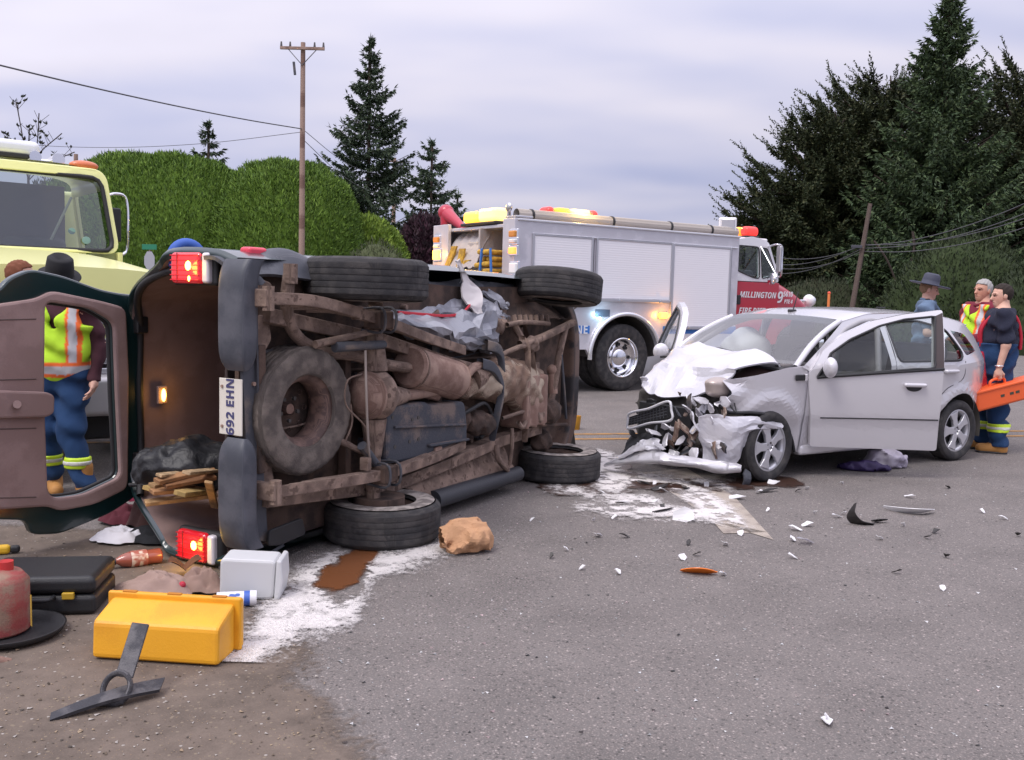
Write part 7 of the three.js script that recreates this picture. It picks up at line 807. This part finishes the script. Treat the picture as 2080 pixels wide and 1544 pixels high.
{
  const t = thing('black_case', 'black plastic carrying case lying flat on the dirt', 'case', G(70, 1255), 0.16); const bk = mat([0.016, 0.017, 0.019], { r: 0.45, bump: T.fine, bs: 0.001, bm: 0.06 }); part(t, 'lower_shell', box(0.5, 0.09, 0.36, 0.0, 0.05, -0.18, 0.025), bk); part(t, 'upper_shell', box(0.5, 0.08, 0.36, 0.0, 0.137, -0.18, 0.03), bk); part(t, 'latch', box(0.05, 0.03, 0.02, 0.14, 0.095, 0.004, 0.005), mat([0.45, 0.28, 0.02], { r: 0.6 })); part(t, 'latch', box(0.05, 0.03, 0.02, -0.12, 0.095, 0.004, 0.005), bk); part(t, 'handle', tube([[-0.08, 0.09, 0.0], [-0.07, 0.09, 0.04], [0.07, 0.09, 0.04], [0.08, 0.09, 0.0]], 0.011, 20, 6), bk);
  const p = thing('black_pan', 'flat black round drain pan under the red can', 'pan', G(20, 1292)); part(p, 'dish', lathe([[0, 0.006], [0.17, 0.006], [0.2, 0.035], [0.212, 0.035], [0.2, 0.012], [0.17, 0.0], [0, 0.0]], 48).translate(0, 0.006, 0), K.black); 
  const c = thing('fuel_can', 'faded red rusty fuel can standing in the black pan', 'can', G(-8, 1288).add(V(0, 0.014, 0)), 0.5); const rd = mat([0.3, 0.05, 0.04], { r: 0.7, map: mottle([0.30, 0.06, 0.055], [0.27, 0.17, 0.12], { f: 6, lo: 0.3, hi: 0.62 }), mm: 0.5, bump: T.fine, bs: 0.002, bm: 0.1 }); part(c, 'body', lathe([[0, 0.0], [0.12, 0.0], [0.13, 0.012], [0.128, 0.11], [0.131, 0.12], [0.128, 0.13], [0.128, 0.21], [0.10, 0.245], [0.04, 0.26], [0, 0.26]], 40), rd); part(c, 'cap', cyl([0.04, 0.25, 0], [0.04, 0.29, 0], 0.03, 0.03, 14), mat([0.45, 0.03, 0.03], { r: 0.5 })); part(c, 'handle', tube([[-0.08, 0.24, 0], [-0.06, 0.3, 0], [0.0, 0.31, 0], [0.02, 0.26, 0]], 0.01, 20, 6), K.steel); part(c, 'label', sheet((u, v) => V(Math.cos(-0.3 + u * 0.5) * 0.1305, 0.04 + v * 0.13, Math.sin(1.0 + u * 0.5) * 0.1305), 6, 2), mat([0.5, 0.32, 0.05], { r: 0.8 }));
  const y = thing('yellow_tool', 'yellow and black hand tool at the edge of the dirt beyond the black case', 'tool', G(-4, 1128), 0.4); part(y, 'grip', box(0.12, 0.05, 0.05, 0, 0.03, 0, 0.02), mat([0.7, 0.42, 0.02], { r: 0.5 })); part(y, 'nose', box(0.05, 0.04, 0.04, 0.08, 0.028, 0, 0.015), K.black);
  const pp = thing('pipe_stub', 'short rusty pipe end lying on the dirt below the fuel can', 'pipe', G(0, 1352)); part(pp, 'tube', [new THREE.CylinderGeometry(0.022, 0.022, 0.22, 18, 1, true).rotateZ(1.2).rotateY(0.5).translate(-0.08, 0.026, 0)], K.rust);
  const bo = thing('juice_bottle', 'reddish brown plastic bottle with pale label lying on the ground', 'bottle', G(283, 1150), 0.62); const bl = g => g.rotateZ(Math.PI / 2).translate(0, 0.042, 0); part(bo, 'body', bl(lathe([[0, -0.11], [0.034, -0.11], [0.04, -0.1], [0.038, -0.05], [0.041, 0.0], [0.041, 0.05], [0.03, 0.09], [0.016, 0.11], [0.016, 0.12]], 28)), mat([0.33, 0.085, 0.05], { r: 0.25, phys: { clearcoat: 0.8 } })); part(bo, 'label', bl(lathe([[0.0418, -0.035], [0.0425, -0.03], [0.0425, 0.04], [0.0418, 0.045]], 28)), mat([0.55, 0.33, 0.28], { r: 0.5, map: mottle([0.42, 0.13, 0.09], [0.72, 0.6, 0.5], { f: 6, o: 2 }), mm: 0.12 })); part(bo, 'cap', bl(cyl([0, 0.118, 0], [0, 0.142, 0], 0.019, 0.019, 16)), K.black);
  const sc = thing('small_can', 'tiny dented tin lying between the bottle and the tail lamp', 'can', G(382, 1132)); part(sc, 'body', cyl([-0.025, 0.028, 0], [0.025, 0.03, 0.01], 0.026, 0.026, 16), mat([0.26, 0.18, 0.17], { r: 0.35, m: 0.5 })); part(sc, 'lid', cyl([-0.029, 0.028, 0], [-0.025, 0.028, 0], 0.024, 0.026, 16), K.alu);
  const cloth = (n, g, c, label, cat, px, py, yaw = 0, r = 0.92) => { const o = solo(n, g, mat(c, { r, bump: T.weave, bs: 0.002, bm: 0.05 }), label, cat); place(o, px, py, 0.006); o.rotation.y = yaw; return o; };
  cloth('tan_cloth', drape([0.16, 0.13], 0.06, 3, 10), [0.34, 0.235, 0.195], 'crumpled pale tan cloth behind the tool box', 'cloth', 310, 1205); cloth('tan_cloth', drape([0.09, 0.07], 0.07, 13, 16), [0.30, 0.20, 0.16], 'smaller twist of tan cloth beside the brown leaf', 'cloth', 405, 1200);
  cloth('brown_leaf', fan(new THREE.PlaneGeometry(0.16, 0.11, 12, 8).rotateX(-Math.PI / 2), v => V(v.x * (1 - 3 * v.z * v.z * 20), 0.03 + 0.05 * Math.abs(Math.sin(v.x * 18)) + 4 * v.z * v.z, v.z)), [0.13, 0.05, 0.03], 'curled dark brown leaf or paper on the tan cloth', 'leaf', 376, 1172, 0.4);
  cloth('red_ball', ball(0.017, 0, 0.05, 0), [0.5, 0.02, 0.05], 'tiny red ball lying on the tan cloth', 'ball', 370, 1212, 0, 0.4);
  cloth('white_scrap', drape([0.045, 0.04], 0.05, 23, 24), [0.62, 0.6, 0.6], 'white paper scrap against the black case', 'paper', 203, 1208);
  cloth('white_cloth', drape([0.13, 0.09], 0.05, 33, 12), [0.78, 0.77, 0.8], 'bright white crumpled cloth below the open liftgate', 'cloth', 248, 1100); cloth('black_cloth', drape([0.18, 0.09], 0.05, 43, 12), [0.013, 0.014, 0.017], 'black garment on the ground beside the lower tail lamp', 'garment', 318, 1100); cloth('maroon_cloth', drape([0.14, 0.1], 0.07, 53, 11), [0.09, 0.012, 0.022], 'dark maroon garment heaped under the firewood', 'garment', 262, 1062); cloth('brown_cloth', drape([0.14, 0.12], 0.16, 63, 10), [0.075, 0.034, 0.03], 'dark brown garment hanging below the firewood', 'garment', 325, 1072);
  cloth('red_cloth', drape([0.09, 0.07], 0.12, 73, 13), [0.2, 0.012, 0.045], 'crimson cloth tucked at the end of the firewood', 'cloth', 287, 1050).position.y = 0.1;
  cloth('paper_bag', (g => { g = g.toNonIndexed(); g.computeVertexNormals(); return g; })(crumple([0.105, 0.09], 0.13, 83, 0.42, 0.019, 11)), [0.52, 0.29, 0.155], 'crumpled brown paper bag beside the lower rear wheel', 'paper bag', 945, 1118, 0.3, 0.8);
  // translucent container and blue can
  const w = thing('plastic_container', 'frosted white plastic box tipped over behind the tool box', 'container', G(500, 1220), 0.06), fr = new THREE.MeshPhysicalMaterial({ color: lin(0.72, 0.73, 0.74), roughness: 0.45, transmission: 0.25, thickness: 0, side: THREE.DoubleSide }); part(w, 'tub', [plate(rounded([[-0.125, 0.0], [0.125, 0.0], [0.135, 0.185], [-0.12, 0.195]], 0.025, 3), 0.17, [], 0.012).translate(0, 0.004, -0.17)], fr); part(w, 'rim', [plate(rounded([[0.128, 0.0], [0.152, 0.0], [0.168, 0.09], [0.162, 0.185], [0.14, 0.19]], 0.008, 2), 0.19, [], 0.008).translate(0, 0.004, -0.18)], fr);
  const cn = thing('spray_can', 'blue and white labelled can lying before the frosted box', 'can', G(482, 1232), 0.25), cq = g => g.rotateZ(-Math.PI / 2).translate(0, 0.036, 0); part(cn, 'body', cq(cyl([0, -0.09, 0], [0, 0.055, 0], 0.034, 0.034, 24)), mat([0.6, 0.6, 0.66], { r: 0.35, map: mottle([0.68, 0.68, 0.72], [0.05, 0.12, 0.42], { f: 5, o: 2, lo: 0.5, hi: 0.56 }), mm: 0.12 })); part(cn, 'blue_band', cq(cyl([0, 0.03, 0], [0, 0.056, 0], 0.0348, 0.0348, 24)), mat([0.05, 0.12, 0.45], { r: 0.35 })); part(cn, 'cap', cq(cyl([0, 0.056, 0], [0, 0.085, 0], 0.036, 0.034, 24)), mat([0.7, 0.7, 0.74], { r: 0.4 }));
}
{ // load inside and spilling out of the overturned vehicle
  const IN = (px, py, x) => SUV.localToWorld(onPlane(SUV, px, py, 0, x));
  const bag = solo('black_bag', crumple([0.27, 0.2], 0.23, 5, 0.16, 0.012, 6), mat([0.012, 0.013, 0.016], { r: 0.5, bump: T.soft, bs: 0.004, bm: 0.2 }), 'slack black bag inside the cargo bay above the firewood', 'bag'); bag.position.copy(IN(392, 965, -0.72)); bag.position.y = Math.max(0.1, bag.position.y - 0.06);
  const woods = [[0.55, 0.34, 0.16], [0.42, 0.22, 0.1], [0.3, 0.14, 0.06], [0.48, 0.33, 0.12], [0.6, 0.42, 0.24]]; const r = rng(91);
  [[372, 1002, 430, 995, 0.035, 3], [330, 975, 432, 952, 0.03, 1], [345, 985, 436, 968, 0.03, 2], [318, 985, 400, 975, 0.026, 0], [310, 1020, 440, 1004, 0.03, 0], [322, 998, 438, 988, 0.03, 1], [385, 960, 440, 955, 0.025, 4], [305, 992, 360, 985, 0.03, 3], [425, 985, 436, 1030, 0.022, 0], [330, 965, 395, 958, 0.022, 4]].forEach(([x0, y0, x1, y1, q, c], i) => { const a = IN(x0, y0, -1.02 - 0.04 * r()), b = IN(x1, y1, -0.72 - 0.1 * r()), o = solo('firewood_piece', beam(a.clone().lerp(b, -0.12), b, q * 1.9, q * 0.75, V(0.2, 1, 0.1), 0.004), mat(woods[c], { r: 0.9, map: mottle(woods[c], woods[c].map(v => v * 0.6), { f: 6, z: i }), mm: 0.25, bump: T.fine, bs: 0.002, bm: 0.08 }), 'split kindling stick in the heap spilling from the cargo bay', 'firewood', 'kindling heap in the cargo bay'); });
  const rp = solo('rope_coil', [new THREE.TorusGeometry(0.075, 0.03, 10, 28).rotateY(0.6)], mat([0.04, 0.11, 0.42], { r: 0.7 }), 'blue coil perched above the upper tail lamp', 'coil'); { const q = onPlane(SUV, 390, 522, 2, -0.62); rp.position.copy(SUV.localToWorld(V(q.x, 1.60, -0.66))); }
}
{ // broken pieces strewn over the road
  const wp = mat([0.74, 0.73, 0.74], { r: 0.35 }), bp = mat([0.03, 0.027, 0.026], { r: 0.5 }), cl = new THREE.MeshPhysicalMaterial({ color: lin(0.85, 0.84, 0.88), roughness: 0.12, transmission: 0.7, thickness: 0, side: THREE.DoubleSide });
  const shard = (px, py, w, d, m, seed, label, group, cat = 'shard', h = 0.02) => { const q = rng(seed), n = 6, p = Array.from({ length: n }, (_, i) => { const a = i / n * 6.2832 + q() * 0.5, k = 0.55 + 0.6 * q(); return [Math.cos(a) * w * k, Math.sin(a) * d * k]; }); const g = fan(tess(plate(p, 0.004, [], 0), 0.03), v => V(v.x, v.z + h * (Math.sin(v.x / w * 1.6 + q.length) + 1) * 0.6 + h * 0.5 * (v.y / d) * (v.y / d), -v.y)); const o = solo(m === bp ? 'black_shard' : m === cl ? 'clear_shard' : 'white_shard', g, m, label, cat, group); place(o, px, py, 0.001); o.rotation.y = q() * 6; return o; };
  const WG = 'white plastic shards scattered on the asphalt', WL = 'small white plastic shard lying on the asphalt', BG = 'black plastic shards scattered on the asphalt', BL = 'small black plastic shard lying on the asphalt'; let s = 300;
  for (const [x, y, w, d] of [[1498, 1014, 0.08, 0.05], [1572, 984, 0.05, 0.05], [1260, 1024, 0.06, 0.04], [1214, 1091, 0.03, 0.03], [1386, 1137, 0.025, 0.03], [1473, 1109, 0.025, 0.03], [1502, 1088, 0.025, 0.025], [1436, 988, 0.06, 0.03], [1247, 1056, 0.025, 0.02], [1348, 999, 0.035, 0.02], [1330, 1022, 0.03, 0.02], [1224, 1004, 0.04, 0.02], [1610, 1100, 0.025, 0.03], [1618, 1078, 0.045, 0.03], [1640, 1070, 0.04, 0.025], [1610, 1135, 0.03, 0.02], [1713, 1046, 0.04, 0.015], [1848, 1012, 0.06, 0.02], [1995, 1042, 0.025, 0.02], [2040, 1056, 0.035, 0.02], [1787, 1097, 0.03, 0.02], [1833, 1070, 0.022, 0.02], [1640, 995, 0.025, 0.02], [1255, 1167, 0.02, 0.02], [1182, 1158, 0.025, 0.02], [1468, 1170, 0.03, 0.02], [1540, 1003, 0.03, 0.025], [1330, 985, 0.03, 0.02], [1080, 1060, 0.02, 0.015], [1560, 1040, 0.02, 0.02], [1700, 1052, 0.05, 0.02], [1915, 1200, 0.015, 0.02], [1150, 1120, 0.02, 0.015], [1205, 1060, 0.015, 0.015], [1655, 1045, 0.02, 0.015], [1710, 985, 0.02, 0.015], [1680, 1467, 0.012, 0.012]]) shard(x, y, w, d, wp, s++, WL, WG);
  for (const [x, y, w, d] of [[1560, 1000, 0.12, 0.03], [1340, 995, 0.12, 0.04], [1310, 985, 0.08, 0.03], [1395, 995, 0.1, 0.03], [1270, 1093, 0.035, 0.02], [1900, 1084, 0.03, 0.02], [1883, 1095, 0.04, 0.02], [1925, 993, 0.03, 0.02], [1415, 1130, 0.025, 0.02], [1120, 1135, 0.02, 0.015], [2068, 1090, 0.02, 0.02], [1924, 1134, 0.025, 0.02], [1822, 1166, 0.03, 0.015], [1398, 1108, 0.03, 0.015], [1620, 1000, 0.03, 0.02], [1345, 1033, 0.02, 0.02]]) shard(x, y, w, d, bp, s++, BL, BG);
  shard(1383, 1056, 0.085, 0.07, wp, 5, 'large white plastic plate standing on edge on the powder', null, 'shard', 0.05).rotation.set(0.9, 0.2, 0); shard(1680, 1470, 0.07, 0.02, wp, 7, 'pale scrap lying alone on the bare near asphalt', null, 'shard', 0.012); shard(1636, 1104, 0.07, 0.05, cl, 8, 'clear plastic lens piece on the asphalt', null, 'shard', 0.03);
  const strip = (n, pts, w, m, label, cat, tw = 0) => solo(n, sheet((u, v) => { const c = new THREE.CatmullRomCurve3(pts).getPoint(u), k = Math.pow(Math.sin(Math.PI * clamp(u, 0.03, 0.97)), 0.6); return c.add(V((v - 0.5) * w * k * Math.sin(tw), (v - 0.5) * w * k * Math.cos(tw) * 0.7, (v - 0.5) * w * k)); }, 20, 4, 0.004), m, label, cat);
  { const p = (x, y, h) => { const q = G(1745, 1066); return D(x, y, -q.z); }; strip('black_trim_strip', [p(1737, 1022), p(1728, 1045), p(1742, 1062), p(1775, 1066)], 0.075, bp, 'curved black trim strip standing up on the asphalt', 'trim', 0.4); strip('black_trim_strip', [G(1770, 1064).add(V(0, 0.02, 0)), G(1785, 1062).add(V(0, 0.015, 0)), G(1803, 1062).add(V(0, 0.02, 0))], 0.04, bp, 'short flat black trim strip beside the curved one', 'trim', 0.2); }
  strip('white_sliver', [G(1793, 1034).add(V(0, 0.02, 0)), G(1830, 1042).add(V(0, 0.02, 0)), G(1870, 1046).add(V(0, 0.025, 0)), G(1897, 1042).add(V(0, 0.02, 0))], 0.07, wp, 'long torn white plastic sliver right of the curved black trim', 'shard', 0.2);
  strip('orange_shard', [G(1382, 1163).add(V(0, 0.012, 0)), G(1415, 1167).add(V(0, 0.02, 0)), G(1456, 1168).add(V(0, 0.012, 0))], 0.07, mat([0.9, 0.22, 0.02], { r: 0.3 }), 'orange lens shard lying on the asphalt', 'shard', 0.2);
  strip('metal_rod', [G(1325, 1046).add(V(0, 0.02, 0)), G(1350, 1042).add(V(0, 0.02, 0)), G(1368, 1038).add(V(0, 0.02, 0))], 0.03, bp, 'thin black rod beside the large white plastic plate', 'rod', 0.2);
  for (const [x, y, h, l] of [[1512, 985, 0.13, 'upright grey broken bracket beside the front wheel']]) { const o = solo('broken_bracket', fan(tess(plate([[-0.03, 0], [0.035, 0], [0.04, h * 0.8], [0.005, h], [-0.03, h * 0.7]], 0.02), 0.04), v => V(v.x, v.y, v.z + 0.02 * Math.sin(v.y * 30))), K.steel, l, 'bracket'); place(o, x, y); o.rotation.y = 0.4; }
  const lump = (n, px, py, r, h, c, label, seed) => { const o = solo(n, crumple(r, h, seed, 0.4, 0.012, 9), mat(c, { r: 0.6 }), label, 'bag'); place(o, px, py); }; lump('clear_bag', 1797, 948, [0.13, 0.1], 0.13, [0.42, 0.38, 0.46], 'pale crumpled plastic bag under the open car door', 7); lump('purple_cloth', 1755, 955, [0.15, 0.08], 0.06, [0.03, 0.015, 0.08], 'dark purple cloth lying under the open car door', 9);
  const cup = thing('yellow_cup', 'small yellow cup on the road beyond the overturned vehicle', 'cup', G(1168, 872)); part(cup, 'cup', lathe([[0, 0], [0.05, 0.0], [0.065, 0.15], [0.06, 0.15], [0.046, 0.01], [0, 0.01]], 20), mat([0.6, 0.3, 0.03], { r: 0.5 }));
}
renderer.render(scene, camera);
